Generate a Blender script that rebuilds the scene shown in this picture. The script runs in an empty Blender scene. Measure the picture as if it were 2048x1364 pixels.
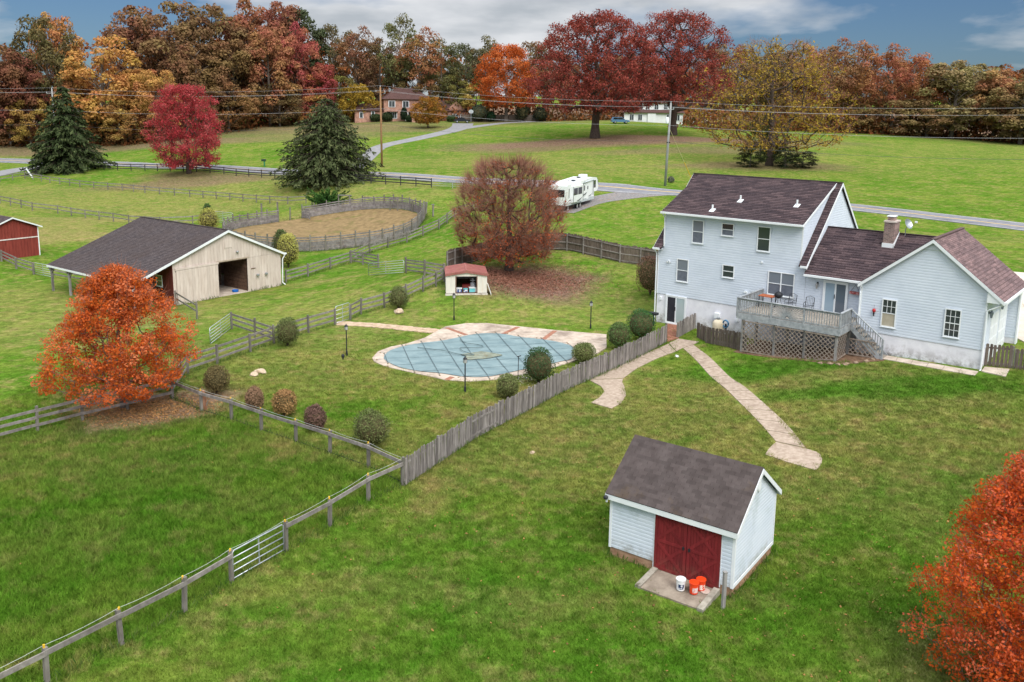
import bpy, bmesh, math, random
import numpy as np
from mathutils import Vector, Matrix
RND = random.Random(11)
NPR = np.random.default_rng(5)
scene = bpy.context.scene
col = scene.collection
rad = math.radians

# ------------------------------------------------------------------ camera
CAM_H, F_PX, PITCH, ROLL, CY = 14.9, 1735.4, 0.1784, 0.0125, 528.5
cam_data = bpy.data.cameras.new('camera')
cam = bpy.data.objects.new('camera', cam_data)
col.objects.link(cam)
_f = Vector((0, math.cos(PITCH), -math.sin(PITCH)))
_r = Vector((1, 0, 0))
_u = _r.cross(_f)
_r2 = _r * math.cos(ROLL) + _u * math.sin(ROLL)
_u2 = -_r * math.sin(ROLL) + _u * math.cos(ROLL)
M = Matrix(((_r2.x, _u2.x, -_f.x, 0), (_r2.y, _u2.y, -_f.y, 0), (_r2.z, _u2.z, -_f.z, CAM_H), (0, 0, 0, 1)))
cam.matrix_world = M
cam_data.sensor_width = 36
cam_data.lens = F_PX / 2048 * 36
cam_data.shift_y = -(682 - CY) / 2048
cam_data.clip_end = 6000
cam_data.clip_start = 0.5
scene.camera = cam

# ------------------------------------------------------------------ sky and sun (soft light of a mostly covered sky)
SUN_EL, SUN_AZ = 48, 155          # azimuth clockwise from +Y
world = bpy.data.worlds.new('World')
scene.world = world
world.use_nodes = True
nt = world.node_tree
nt.nodes.clear()
def N(t, typ, **kw):
    n = t.nodes.new(typ)
    for k, v in kw.items():
        setattr(n, k, v)
    return n
w_out = N(nt, 'ShaderNodeOutputWorld')
w_bg = N(nt, 'ShaderNodeBackground')
w_bg.inputs['Strength'].default_value = 0.11
w_sky = N(nt, 'ShaderNodeTexSky', sky_type='NISHITA', sun_disc=False)
w_sky.sun_elevation = rad(SUN_EL)
w_sky.sun_rotation = rad(SUN_AZ)
w_sky.air_density = 1.0
w_sky.dust_density = 0.6
w_sky.ozone_density = 2.0
w_tint = N(nt, 'ShaderNodeMix', data_type='RGBA', blend_type='MULTIPLY')
w_tint.inputs[0].default_value = 1.0
w_tint.inputs[7].default_value = (0.155, 0.21, 0.288, 1)
nt.links.new(w_sky.outputs[0], w_tint.inputs[6])
# clouds: flat layers seen at a slant, so the direction is divided by its height
w_geo = N(nt, 'ShaderNodeTexCoord')
w_sep = N(nt, 'ShaderNodeSeparateXYZ')
nt.links.new(w_geo.outputs['Generated'], w_sep.inputs[0])
w_z = N(nt, 'ShaderNodeMath', operation='MAXIMUM')
nt.links.new(w_sep.outputs[2], w_z.inputs[0])
w_z.inputs[1].default_value = 0.0
w_za = N(nt, 'ShaderNodeMath', operation='ADD')
nt.links.new(w_z.outputs[0], w_za.inputs[0])
w_za.inputs[1].default_value = 0.16
w_dx = N(nt, 'ShaderNodeMath', operation='DIVIDE')
w_dy = N(nt, 'ShaderNodeMath', operation='DIVIDE')
nt.links.new(w_sep.outputs[0], w_dx.inputs[0]); nt.links.new(w_za.outputs[0], w_dx.inputs[1])
nt.links.new(w_sep.outputs[1], w_dy.inputs[0]); nt.links.new(w_za.outputs[0], w_dy.inputs[1])
w_cmb = N(nt, 'ShaderNodeCombineXYZ')
nt.links.new(w_dx.outputs[0], w_cmb.inputs[0]); nt.links.new(w_dy.outputs[0], w_cmb.inputs[1])
w_map = N(nt, 'ShaderNodeMapping')
w_map.inputs['Location'].default_value = (3.38, 2.1, 0.0)
nt.links.new(w_cmb.outputs[0], w_map.inputs[0])
w_noise = N(nt, 'ShaderNodeTexNoise')
w_noise.inputs['Scale'].default_value = 0.5
w_noise.inputs['Detail'].default_value = 7
w_noise.inputs['Roughness'].default_value = 0.52
w_noise.inputs['Distortion'].default_value = 0.25
nt.links.new(w_map.outputs[0], w_noise.inputs['Vector'])
w_ramp = N(nt, 'ShaderNodeValToRGB')
w_ramp.color_ramp.elements[0].position = 0.47
w_ramp.color_ramp.elements[1].position = 0.57
nt.links.new(w_noise.outputs[0], w_ramp.inputs[0])
w_n2 = N(nt, 'ShaderNodeTexNoise')
w_n2.inputs['Scale'].default_value = 1.9
w_n2.inputs['Detail'].default_value = 5
nt.links.new(w_map.outputs[0], w_n2.inputs['Vector'])
w_ccol = N(nt, 'ShaderNodeValToRGB')
w_ccol.color_ramp.elements[0].position = 0.35
w_ccol.color_ramp.elements[0].color = (2.3, 2.45, 2.6, 1)
w_ccol.color_ramp.elements[1].position = 0.7
w_ccol.color_ramp.elements[1].color = (4.2, 4.2, 4.25, 1)
nt.links.new(w_n2.outputs[0], w_ccol.inputs[0])
w_mix = N(nt, 'ShaderNodeMix', data_type='RGBA')
w_fac = N(nt, 'ShaderNodeMath', operation='MULTIPLY')
w_fac.inputs[1].default_value = 0.9
nt.links.new(w_ramp.outputs[0], w_fac.inputs[0])
# the cover thickens and brightens towards the zenith, as an overcast sky does
w_cov = N(nt, 'ShaderNodeMapRange'); w_cov.inputs[1].default_value = .24; w_cov.inputs[2].default_value = .55
nt.links.new(w_z.outputs[0], w_cov.inputs[0])
w_max = N(nt, 'ShaderNodeMath', operation='MAXIMUM')
nt.links.new(w_fac.outputs[0], w_max.inputs[0]); nt.links.new(w_cov.outputs[0], w_max.inputs[1])
w_br = N(nt, 'ShaderNodeMapRange'); w_br.inputs[1].default_value = .12; w_br.inputs[2].default_value = 1.0; w_br.inputs[3].default_value = 1.0; w_br.inputs[4].default_value = 3.0
nt.links.new(w_z.outputs[0], w_br.inputs[0])
w_cs = N(nt, 'ShaderNodeVectorMath', operation='SCALE')
nt.links.new(w_ccol.outputs[0], w_cs.inputs[0]); nt.links.new(w_br.outputs[0], w_cs.inputs[3])
nt.links.new(w_max.outputs[0], w_mix.inputs[0])
nt.links.new(w_tint.outputs[2], w_mix.inputs[6])
nt.links.new(w_cs.outputs[0], w_mix.inputs[7])
nt.links.new(w_mix.outputs[2], w_bg.inputs['Color'])
nt.links.new(w_bg.outputs[0], w_out.inputs[0])

sun_data = bpy.data.lights.new('sun', 'SUN')
sun_data.energy = 1.5
sun_data.angle = rad(35)
sun_data.color = (1.0, 0.95, 0.88)
sun = bpy.data.objects.new('sun', sun_data)
col.objects.link(sun)
_sd = Vector((math.sin(rad(SUN_AZ)) * math.cos(rad(SUN_EL)), math.cos(rad(SUN_AZ)) * math.cos(rad(SUN_EL)), math.sin(rad(SUN_EL))))
sun.rotation_euler = _sd.to_track_quat('Z', 'Y').to_euler()

vs = scene.view_settings
vs.view_transform = 'Standard'
vs.look = 'None'
vs.gamma = 1.0
vs.use_curve_mapping = False
vs.exposure = 1.0
scene.cycles.max_bounces = 5
scene.cycles.diffuse_bounces = 2
scene.cycles.glossy_bounces = 2
scene.cycles.transmission_bounces = 2
scene.cycles.transparent_max_bounces = 4
scene.cycles.use_denoising = True

# ------------------------------------------------------------------ helpers: objects
def tag(o, label=None, cat=None, group=None, kind=None):
    if label: o['label'] = label
    if cat: o['category'] = cat
    if group: o['group'] = group
    if kind: o['kind'] = kind
    return o
def thing(name, label, cat, loc=(0, 0, 0), rz=0.0, group=None):
    o = bpy.data.objects.new(name, None)
    o.empty_display_size = 0.2
    col.objects.link(o)
    o.location = loc
    o.rotation_euler = (0, 0, rz)
    return tag(o, label, cat, group)
def inst(mesh, name, parent=None, loc=(0, 0, 0), rot=(0, 0, 0), sc=(1, 1, 1)):
    o = bpy.data.objects.new(name, mesh)
    col.objects.link(o)
    o.parent = parent
    o.location = loc
    o.rotation_euler = rot
    o.scale = sc
    return o
class MB:
    """collects faces; build() links them as one mesh object"""
    def __init__(s):
        s.v = []; s.f = []; s.uv = []; s.has_uv = False
    def face(s, pts, uv=None):
        i = len(s.v)
        s.v.extend([tuple(p) for p in pts])
        s.f.append(tuple(range(i, i + len(pts))))
        s.uv.append(uv)
        if uv: s.has_uv = True
    def box(s, x0, y0, z0, x1, y1, z1):
        s.obox(((x0 + x1) / 2, (y0 + y1) / 2, (z0 + z1) / 2), (abs(x1 - x0), abs(y1 - y0), abs(z1 - z0)))
        return s
    def obox(s, c, d, m=None):
        i = len(s.v)
        for sx in (-.5, .5):
            for sy in (-.5, .5):
                for sz in (-.5, .5):
                    p = Vector((sx * d[0], sy * d[1], sz * d[2]))
                    if m is not None: p = m @ p
                    s.v.append((p.x + c[0], p.y + c[1], p.z + c[2]))
        for q in ((0, 1, 3, 2), (4, 6, 7, 5), (0, 4, 5, 1), (2, 3, 7, 6), (0, 2, 6, 4), (1, 5, 7, 3)):
            s.f.append(tuple(i + k for k in q)); s.uv.append(None)
        return s
    def beam(s, p, q, w, h, up=(0, 0, 1)):
        """box from p to q; w across, h along up"""
        p, q = Vector(p), Vector(q)
        d = q - p
        L = d.length
        x = d / L
        y = Vector(up).cross(x)
        if y.length < 1e-4: y = Vector((1, 0, 0)).cross(x)
        y.normalize()
        z = x.cross(y)
        m = Matrix((x, y, z)).transposed()
        return s.obox((p + q) / 2, (L, w, h), m)
    def tube(s, pts, r, n=8, cap=True):
        """tube along points; r number or list"""
        pts = [Vector(p) for p in pts]
        k = len(pts)
        rr = r if isinstance(r, (list, tuple)) else [r] * k
        base = len(s.v)
        prev = None
        for i, p in enumerate(pts):
            d = (pts[min(i + 1, k - 1)] - pts[max(i - 1, 0)]).normalized()
            a = prev if prev is not None else (Vector((0, 0, 1)) if abs(d.z) < .9 else Vector((1, 0, 0)))
            x = (a - d * a.dot(d)).normalized()
            prev = x
            y = d.cross(x)
            for j in range(n):
                t = 2 * math.pi * j / n
                s.v.append(tuple(p + x * (math.cos(t) * rr[i]) + y * (math.sin(t) * rr[i])))
        for i in range(k - 1):
            for j in range(n):
                a = base + i * n + j; b = base + i * n + (j + 1) % n
                s.f.append((a, b, b + n, a + n)); s.uv.append(None)
        if cap:
            s.f.append(tuple(base + j for j in reversed(range(n)))); s.uv.append(None)
            s.f.append(tuple(base + (k - 1) * n + j for j in range(n))); s.uv.append(None)
        return s
    def lathe(s, prof, c=(0, 0, 0), n=16):
        base = len(s.v)
        for (r, z) in prof:
            for j in range(n):
                t = 2 * math.pi * j / n
                s.v.append((c[0] + r * math.cos(t), c[1] + r * math.sin(t), c[2] + z))
        for i in range(len(prof) - 1):
            for j in range(n):
                a = base + i * n + j; b = base + i * n + (j + 1) % n
                s.f.append((a, b, b + n, a + n)); s.uv.append(None)
        s.f.append(tuple(base + j for j in reversed(range(n)))); s.uv.append(None)
        e = base + (len(prof) - 1) * n
        s.f.append(tuple(e + j for j in range(n))); s.uv.append(None)
        return s
    def prism(s, poly, a, b):
        """poly: list of 3D points of one end, extruded by vector b-a"""
        d = Vector(b) - Vector(a)
        p0 = [Vector(p) for p in poly]
        p1 = [p + d for p in p0]
        s.face(p0[::-1]); s.face(p1)
        for i in range(len(p0)):
            j = (i + 1) % len(p0)
            s.face((p0[i], p0[j], p1[j], p1[i]))
        return s
    def mesh(s, name, mat, smooth=False):
        me = bpy.data.meshes.new(name)
        me.from_pydata(s.v, [], s.f)
        if s.has_uv:
            l = me.uv_layers.new(name='UVMap')
            k = 0
            for f, u in zip(s.f, s.uv):
                for i in range(len(f)):
                    l.data[k].uv = u[i] if u else (0, 0)
                    k += 1
        bm = bmesh.new(); bm.from_mesh(me)
        bmesh.ops.recalc_face_normals(bm, faces=bm.faces)
        bm.to_mesh(me); bm.free()
        for m in (mat if isinstance(mat, (list, tuple)) else [mat]):
            me.materials.append(m)
        if smooth:
            me.polygons.foreach_set('use_smooth', [True] * len(me.polygons))
        me.update()
        return me
    def build(s, name, mat, parent=None, smooth=False, loc=(0, 0, 0)):
        o = inst(s.mesh(name, mat, smooth), name, parent, loc)
        return o
def bevel(o, w=.01, seg=1):
    md = o.modifiers.new('bevel', 'BEVEL')
    md.width = w; md.segments = seg; md.limit_method = 'ANGLE'
    return o
def quad_cloud(name, c, nrm, size, mat, aspect=1.0, shade=None, tang=None):
    """one mesh of many small quads: centres c (n,3), normals, sizes; shade -> face-corner colour"""
    n = len(c)
    nrm = nrm / np.maximum(np.linalg.norm(nrm, axis=1, keepdims=True), 1e-6)
    if tang is None:
        tang = NPR.normal(size=(n, 3))
    t = tang - nrm * np.sum(tang * nrm, axis=1, keepdims=True)
    t /= np.maximum(np.linalg.norm(t, axis=1, keepdims=True), 1e-6)
    b = np.cross(nrm, t)
    sz = np.broadcast_to(np.asarray(size, float), (n,))[:, None] * .5
    # a pointed leaf: four corners of a diamond
    k = 0.62 * aspect
    V = np.stack([c - t * sz, c + b * sz * k, c + t * sz, c - b * sz * k], axis=1).reshape(-1, 3)
    me = bpy.data.meshes.new(name)
    me.vertices.add(4 * n)
    me.vertices.foreach_set('co', V.astype(np.float32).ravel())
    me.loops.add(4 * n)
    me.loops.foreach_set('vertex_index', np.arange(4 * n, dtype=np.int32))
    me.polygons.add(n)
    me.polygons.foreach_set('loop_start', np.arange(0, 4 * n, 4, dtype=np.int32))
    me.polygons.foreach_set('loop_total', np.full(n, 4, dtype=np.int32))
    if shade is not None:
        a = me.attributes.new('tone', 'FLOAT', 'FACE')
        a.data.foreach_set('value', shade.astype(np.float32))
    me.materials.append(mat)
    me.update(calc_edges=True)
    return me

# ------------------------------------------------------------------ helpers: materials
def rgb(r, g, b):
    """sRGB 0-255 to linear"""
    f = lambda c: (c / 255 / 12.92) if c <= 10.3 else ((c / 255 + .055) / 1.055) ** 2.4
    return (f(r), f(g), f(b), 1)
MATS = {}
def mat(name, c1, c2=None, rough=.85, scale=2.0, detail=5, stretch=(1, 1, 1), bump=0.0, bscale=None, spec=.25, metal=0.0, rnd=0.0, lo=.35, hi=.65, c3=None, c3scale=.5, c3lo=.55, c3hi=.7, grime=None):
    """noise-mottled surface in world space; rnd: brightness change from piece to piece; c3: a third colour in larger stains"""
    if name in MATS: return MATS[name]
    m = bpy.data.materials.new(name); MATS[name] = m
    m.use_nodes = True
    t = m.node_tree
    b = t.nodes['Principled BSDF']
    b.inputs['Roughness'].default_value = rough
    b.inputs['Metallic'].default_value = metal
    b.inputs['Specular IOR Level'].default_value = spec
    g = N(t, 'ShaderNodeNewGeometry')
    mp = N(t, 'ShaderNodeMapping'); mp.inputs['Scale'].default_value = stretch
    t.links.new(g.outputs['Position'], mp.inputs[0])
    last = None
    if c2 is None:
        c2 = tuple(min(1, x * 1.18) for x in c1[:3]) + (1,)
        c1 = tuple(x * .85 for x in c1[:3]) + (1,)
    nz = N(t, 'ShaderNodeTexNoise')
    nz.inputs['Scale'].default_value = scale; nz.inputs['Detail'].default_value = detail; nz.inputs['Roughness'].default_value = .62
    t.links.new(mp.outputs[0], nz.inputs['Vector'])
    rp = N(t, 'ShaderNodeValToRGB')
    rp.color_ramp.elements[0].position = lo; rp.color_ramp.elements[0].color = c1
    rp.color_ramp.elements[1].position = hi; rp.color_ramp.elements[1].color = c2
    t.links.new(nz.outputs[0], rp.inputs[0])
    last = rp.outputs[0]
    if c3:
        n3 = N(t, 'ShaderNodeTexNoise'); n3.inputs['Scale'].default_value = c3scale; n3.inputs['Detail'].default_value = 6
        n3.inputs['Roughness'].default_value = .65
        t.links.new(mp.outputs[0], n3.inputs['Vector'])
        r3 = N(t, 'ShaderNodeMapRange'); r3.inputs[1].default_value = c3lo; r3.inputs[2].default_value = c3hi
        t.links.new(n3.outputs[0], r3.inputs[0])
        mx = N(t, 'ShaderNodeMix', data_type='RGBA')
        t.links.new(r3.outputs[0], mx.inputs[0]); t.links.new(last, mx.inputs[6]); mx.inputs[7].default_value = c3
        last = mx.outputs[2]
    if grime:
        # splashed dirt and mildew low on the wall: (height it fades out, height of the ground, colour)
        sp = N(t, 'ShaderNodeSeparateXYZ'); t.links.new(g.outputs['Position'], sp.inputs[0])
        gz = N(t, 'ShaderNodeTexNoise'); gz.inputs['Scale'].default_value = 2.6; gz.inputs['Detail'].default_value = 7; gz.inputs['Roughness'].default_value = .7
        t.links.new(g.outputs['Position'], gz.inputs['Vector'])
        r1 = N(t, 'ShaderNodeMapRange'); r1.inputs[1].default_value = grime[0]; r1.inputs[2].default_value = grime[1]; t.links.new(sp.outputs[2], r1.inputs[0])
        r2 = N(t, 'ShaderNodeMapRange'); r2.inputs[1].default_value = .42; r2.inputs[2].default_value = .62; t.links.new(gz.outputs[0], r2.inputs[0])
        ml = N(t, 'ShaderNodeMath', operation='MULTIPLY'); t.links.new(r1.outputs[0], ml.inputs[0]); t.links.new(r2.outputs[0], ml.inputs[1])
        mg = N(t, 'ShaderNodeMix', data_type='RGBA'); t.links.new(ml.outputs[0], mg.inputs[0]); t.links.new(last, mg.inputs[6]); mg.inputs[7].default_value = grime[2]
        last = mg.outputs[2]
    if rnd:
        oi = N(t, 'ShaderNodeObjectInfo')
        mr = N(t, 'ShaderNodeMapRange'); mr.inputs[3].default_value = 1 - rnd; mr.inputs[4].default_value = 1 + rnd
        t.links.new(oi.outputs['Random'], mr.inputs[0])
        mx = N(t, 'ShaderNodeVectorMath', operation='SCALE')
        t.links.new(last, mx.inputs[0]); t.links.new(mr.outputs[0], mx.inputs[3])
        last = mx.outputs[0]
    t.links.new(last, b.inputs['Base Color'])
    if bump:
        nb = N(t, 'ShaderNodeTexNoise'); nb.inputs['Scale'].default_value = bscale or scale * 4; nb.inputs['Detail'].default_value = 4
        t.links.new(mp.outputs[0], nb.inputs['Vector'])
        bp = N(t, 'ShaderNodeBump'); bp.inputs['Strength'].default_value = bump; bp.inputs['Distance'].default_value = .02
        t.links.new(nb.outputs[0], bp.inputs['Height'])
        t.links.new(bp.outputs[0], b.inputs['Normal'])
    return m
def leaf_mat(name, c_in, c_a, c_b, transl=.25, use_obj=False, obj_mix=.75):
    """foliage: tone attribute picks between two leaf colours, fine noise breaks it up"""
    if name in MATS: return MATS[name]
    m = bpy.data.materials.new(name); MATS[name] = m
    m.use_nodes = True
    t = m.node_tree; t.nodes.clear()
    out = N(t, 'ShaderNodeOutputMaterial')
    at = N(t, 'ShaderNodeAttribute', attribute_name='tone')
    rp = N(t, 'ShaderNodeValToRGB')
    e = rp.color_ramp.elements
    e[0].position = 0.0; e[0].color = c_in
    e[1].position = 1.0; e[1].color = c_b
    k = e.new(.5); k.color = c_a
    t.links.new(at.outputs['Fac'], rp.inputs[0])
    colr = rp.outputs[0]
    if use_obj:
        oi = N(t, 'ShaderNodeObjectInfo')
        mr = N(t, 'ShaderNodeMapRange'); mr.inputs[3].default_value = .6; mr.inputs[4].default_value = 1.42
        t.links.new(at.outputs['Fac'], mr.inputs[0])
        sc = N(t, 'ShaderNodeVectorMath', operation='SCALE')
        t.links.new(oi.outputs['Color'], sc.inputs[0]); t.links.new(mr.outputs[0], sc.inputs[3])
        # patches of a neighbouring hue through the crown
        g = N(t, 'ShaderNodeNewGeometry')
        nz = N(t, 'ShaderNodeTexNoise'); nz.inputs['Scale'].default_value = .22; nz.inputs['Detail'].default_value = 3
        t.links.new(g.outputs['Position'], nz.inputs['Vector'])
        hs = N(t, 'ShaderNodeHueSaturation')
        hr = N(t, 'ShaderNodeMapRange'); hr.inputs[1].default_value = .3; hr.inputs[2].default_value = .7; hr.inputs[3].default_value = .488; hr.inputs[4].default_value = .545; hs.inputs['Saturation'].default_value = .86
        t.links.new(nz.outputs[0], hr.inputs[0])
        t.links.new(hr.outputs[0], hs.inputs['Hue']); t.links.new(sc.outputs[0], hs.inputs['Color'])
        colr = hs.outputs[0]
    d = N(t, 'ShaderNodeBsdfDiffuse'); tr = N(t, 'ShaderNodeBsdfTranslucent')
    mx = N(t, 'ShaderNodeMixShader'); mx.inputs[0].default_value = transl
    t.links.new(colr, d.inputs[0]); t.links.new(colr, tr.inputs[0])
    t.links.new(d.outputs[0], mx.inputs[1]); t.links.new(tr.outputs[0], mx.inputs[2])
    t.links.new(mx.outputs[0], out.inputs[0])
    return m
def shingle_mat(name, c1, c2, c3, moss=None, w=.30, h=.14):
    """asphalt shingle tabs from the roof's own UV in metres"""
    m = bpy.data.materials.new(name); m.use_nodes = True
    t = m.node_tree; b = t.nodes['Principled BSDF']
    b.inputs['Roughness'].default_value = .92; b.inputs['Specular IOR Level'].default_value = .15
    uv = N(t, 'ShaderNodeUVMap')
    br = N(t, 'ShaderNodeTexBrick'); br.offset = .5; br.squash = 1.0
    br.inputs['Scale'].default_value = 1.0
    br.inputs['Brick Width'].default_value = w; br.inputs['Row Height'].default_value = h
    br.inputs['Mortar Size'].default_value = .014; br.inputs['Mortar Smooth'].default_value = .3
    br.inputs['Color1'].default_value = c1; br.inputs['Color2'].default_value = c2
    br.inputs['Mortar'].default_value = tuple(x * .45 for x in c1[:3]) + (1,)
    t.links.new(uv.outputs[0], br.inputs['Vector'])
    g = N(t, 'ShaderNodeNewGeometry')
    n1 = N(t, 'ShaderNodeTexNoise'); n1.inputs['Scale'].default_value = .55; n1.inputs['Detail'].default_value = 6; n1.inputs['Roughness'].default_value = .7
    t.links.new(g.outputs['Position'], n1.inputs['Vector'])
    r1 = N(t, 'ShaderNodeMapRange'); r1.inputs[1].default_value = .4; r1.inputs[2].default_value = .66
    t.links.new(n1.outputs[0], r1.inputs[0])
    m1 = N(t, 'ShaderNodeMix', data_type='RGBA')
    f1 = N(t, 'ShaderNodeMath', operation='MULTIPLY'); f1.inputs[1].default_value = .7
    t.links.new(r1.outputs[0], f1.inputs[0]); t.links.new(f1.outputs[0], m1.inputs[0])
    t.links.new(br.outputs[0], m1.inputs[6]); m1.inputs[7].default_value = c3
    last = m1.outputs[2]
    if moss:
        n2 = N(t, 'ShaderNodeTexNoise'); n2.inputs['Scale'].default_value = 1.3; n2.inputs['Detail'].default_value = 9; n2.inputs['Roughness'].default_value = .8
        t.links.new(g.outputs['Position'], n2.inputs['Vector'])
        r2 = N(t, 'ShaderNodeMapRange'); r2.inputs[1].default_value = .56; r2.inputs[2].default_value = .72; r2.inputs[4].default_value = .8
        t.links.new(n2.outputs[0], r2.inputs[0])
        m2 = N(t, 'ShaderNodeMix', data_type='RGBA')
        t.links.new(r2.outputs[0], m2.inputs[0]); t.links.new(last, m2.inputs[6]); m2.inputs[7].default_value = moss
        last = m2.outputs[2]
    ng = N(t, 'ShaderNodeTexNoise'); ng.inputs['Scale'].default_value = 18; ng.inputs['Detail'].default_value = 3
    t.links.new(g.outputs['Position'], ng.inputs['Vector'])
    rg = N(t, 'ShaderNodeMapRange'); rg.inputs[1].default_value = .3; rg.inputs[2].default_value = .7; rg.inputs[3].default_value = .55; rg.inputs[4].default_value = 1.5
    t.links.new(ng.outputs[0], rg.inputs[0])
    sc = N(t, 'ShaderNodeVectorMath', operation='SCALE')
    t.links.new(last, sc.inputs[0]); t.links.new(rg.outputs[0], sc.inputs[3])
    t.links.new(sc.outputs[0], b.inputs['Base Color'])
    bp = N(t, 'ShaderNodeBump'); bp.inputs['Strength'].default_value = .5; bp.inputs['Distance'].default_value = .01; bp.invert = True
    t.links.new(br.outputs['Fac'], bp.inputs['Height']); t.links.new(bp.outputs[0], b.inputs['Normal'])
    return m
def brick_mat(name, c1, c2, mortar, w=.21, h=.075, rot=(rad(90), 0, 0)):
    m = bpy.data.materials.new(name); m.use_nodes = True
    t = m.node_tree; b = t.nodes['Principled BSDF']; b.inputs['Roughness'].default_value = .9
    tc = N(t, 'ShaderNodeTexCoord')
    mp = N(t, 'ShaderNodeMapping'); mp.inputs['Rotation'].default_value = rot
    t.links.new(tc.outputs['Object'], mp.inputs[0])
    br = N(t, 'ShaderNodeTexBrick'); br.inputs['Scale'].default_value = 1
    br.inputs['Brick Width'].default_value = w; br.inputs['Row Height'].default_value = h; br.inputs['Mortar Size'].default_value = .008
    br.inputs['Color1'].default_value = c1; br.inputs['Color2'].default_value = c2; br.inputs['Mortar'].default_value = mortar
    t.links.new(mp.outputs[0], br.inputs['Vector'])
    nz = N(t, 'ShaderNodeTexNoise'); nz.inputs['Scale'].default_value = 1.2; nz.inputs['Detail'].default_value = 6
    t.links.new(tc.outputs['Object'], nz.inputs['Vector'])
    rg = N(t, 'ShaderNodeMapRange'); rg.inputs[1].default_value = .3; rg.inputs[2].default_value = .7; rg.inputs[3].default_value = .6; rg.inputs[4].default_value = 1.3
    t.links.new(nz.outputs[0], rg.inputs[0])
    sc = N(t, 'ShaderNodeVectorMath', operation='SCALE')
    t.links.new(br.outputs[0], sc.inputs[0]); t.links.new(rg.outputs[0], sc.inputs[3])
    t.links.new(sc.outputs[0], b.inputs['Base Color'])
    return m
def glass_mat(name, c, rough=.08):
    m = bpy.data.materials.new(name); m.use_nodes = True
    b = m.node_tree.nodes['Principled BSDF']
    b.inputs['Base Color'].default_value = c; b.inputs['Roughness'].default_value = rough
    b.inputs['Specular IOR Level'].default_value = .8
    return m

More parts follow.
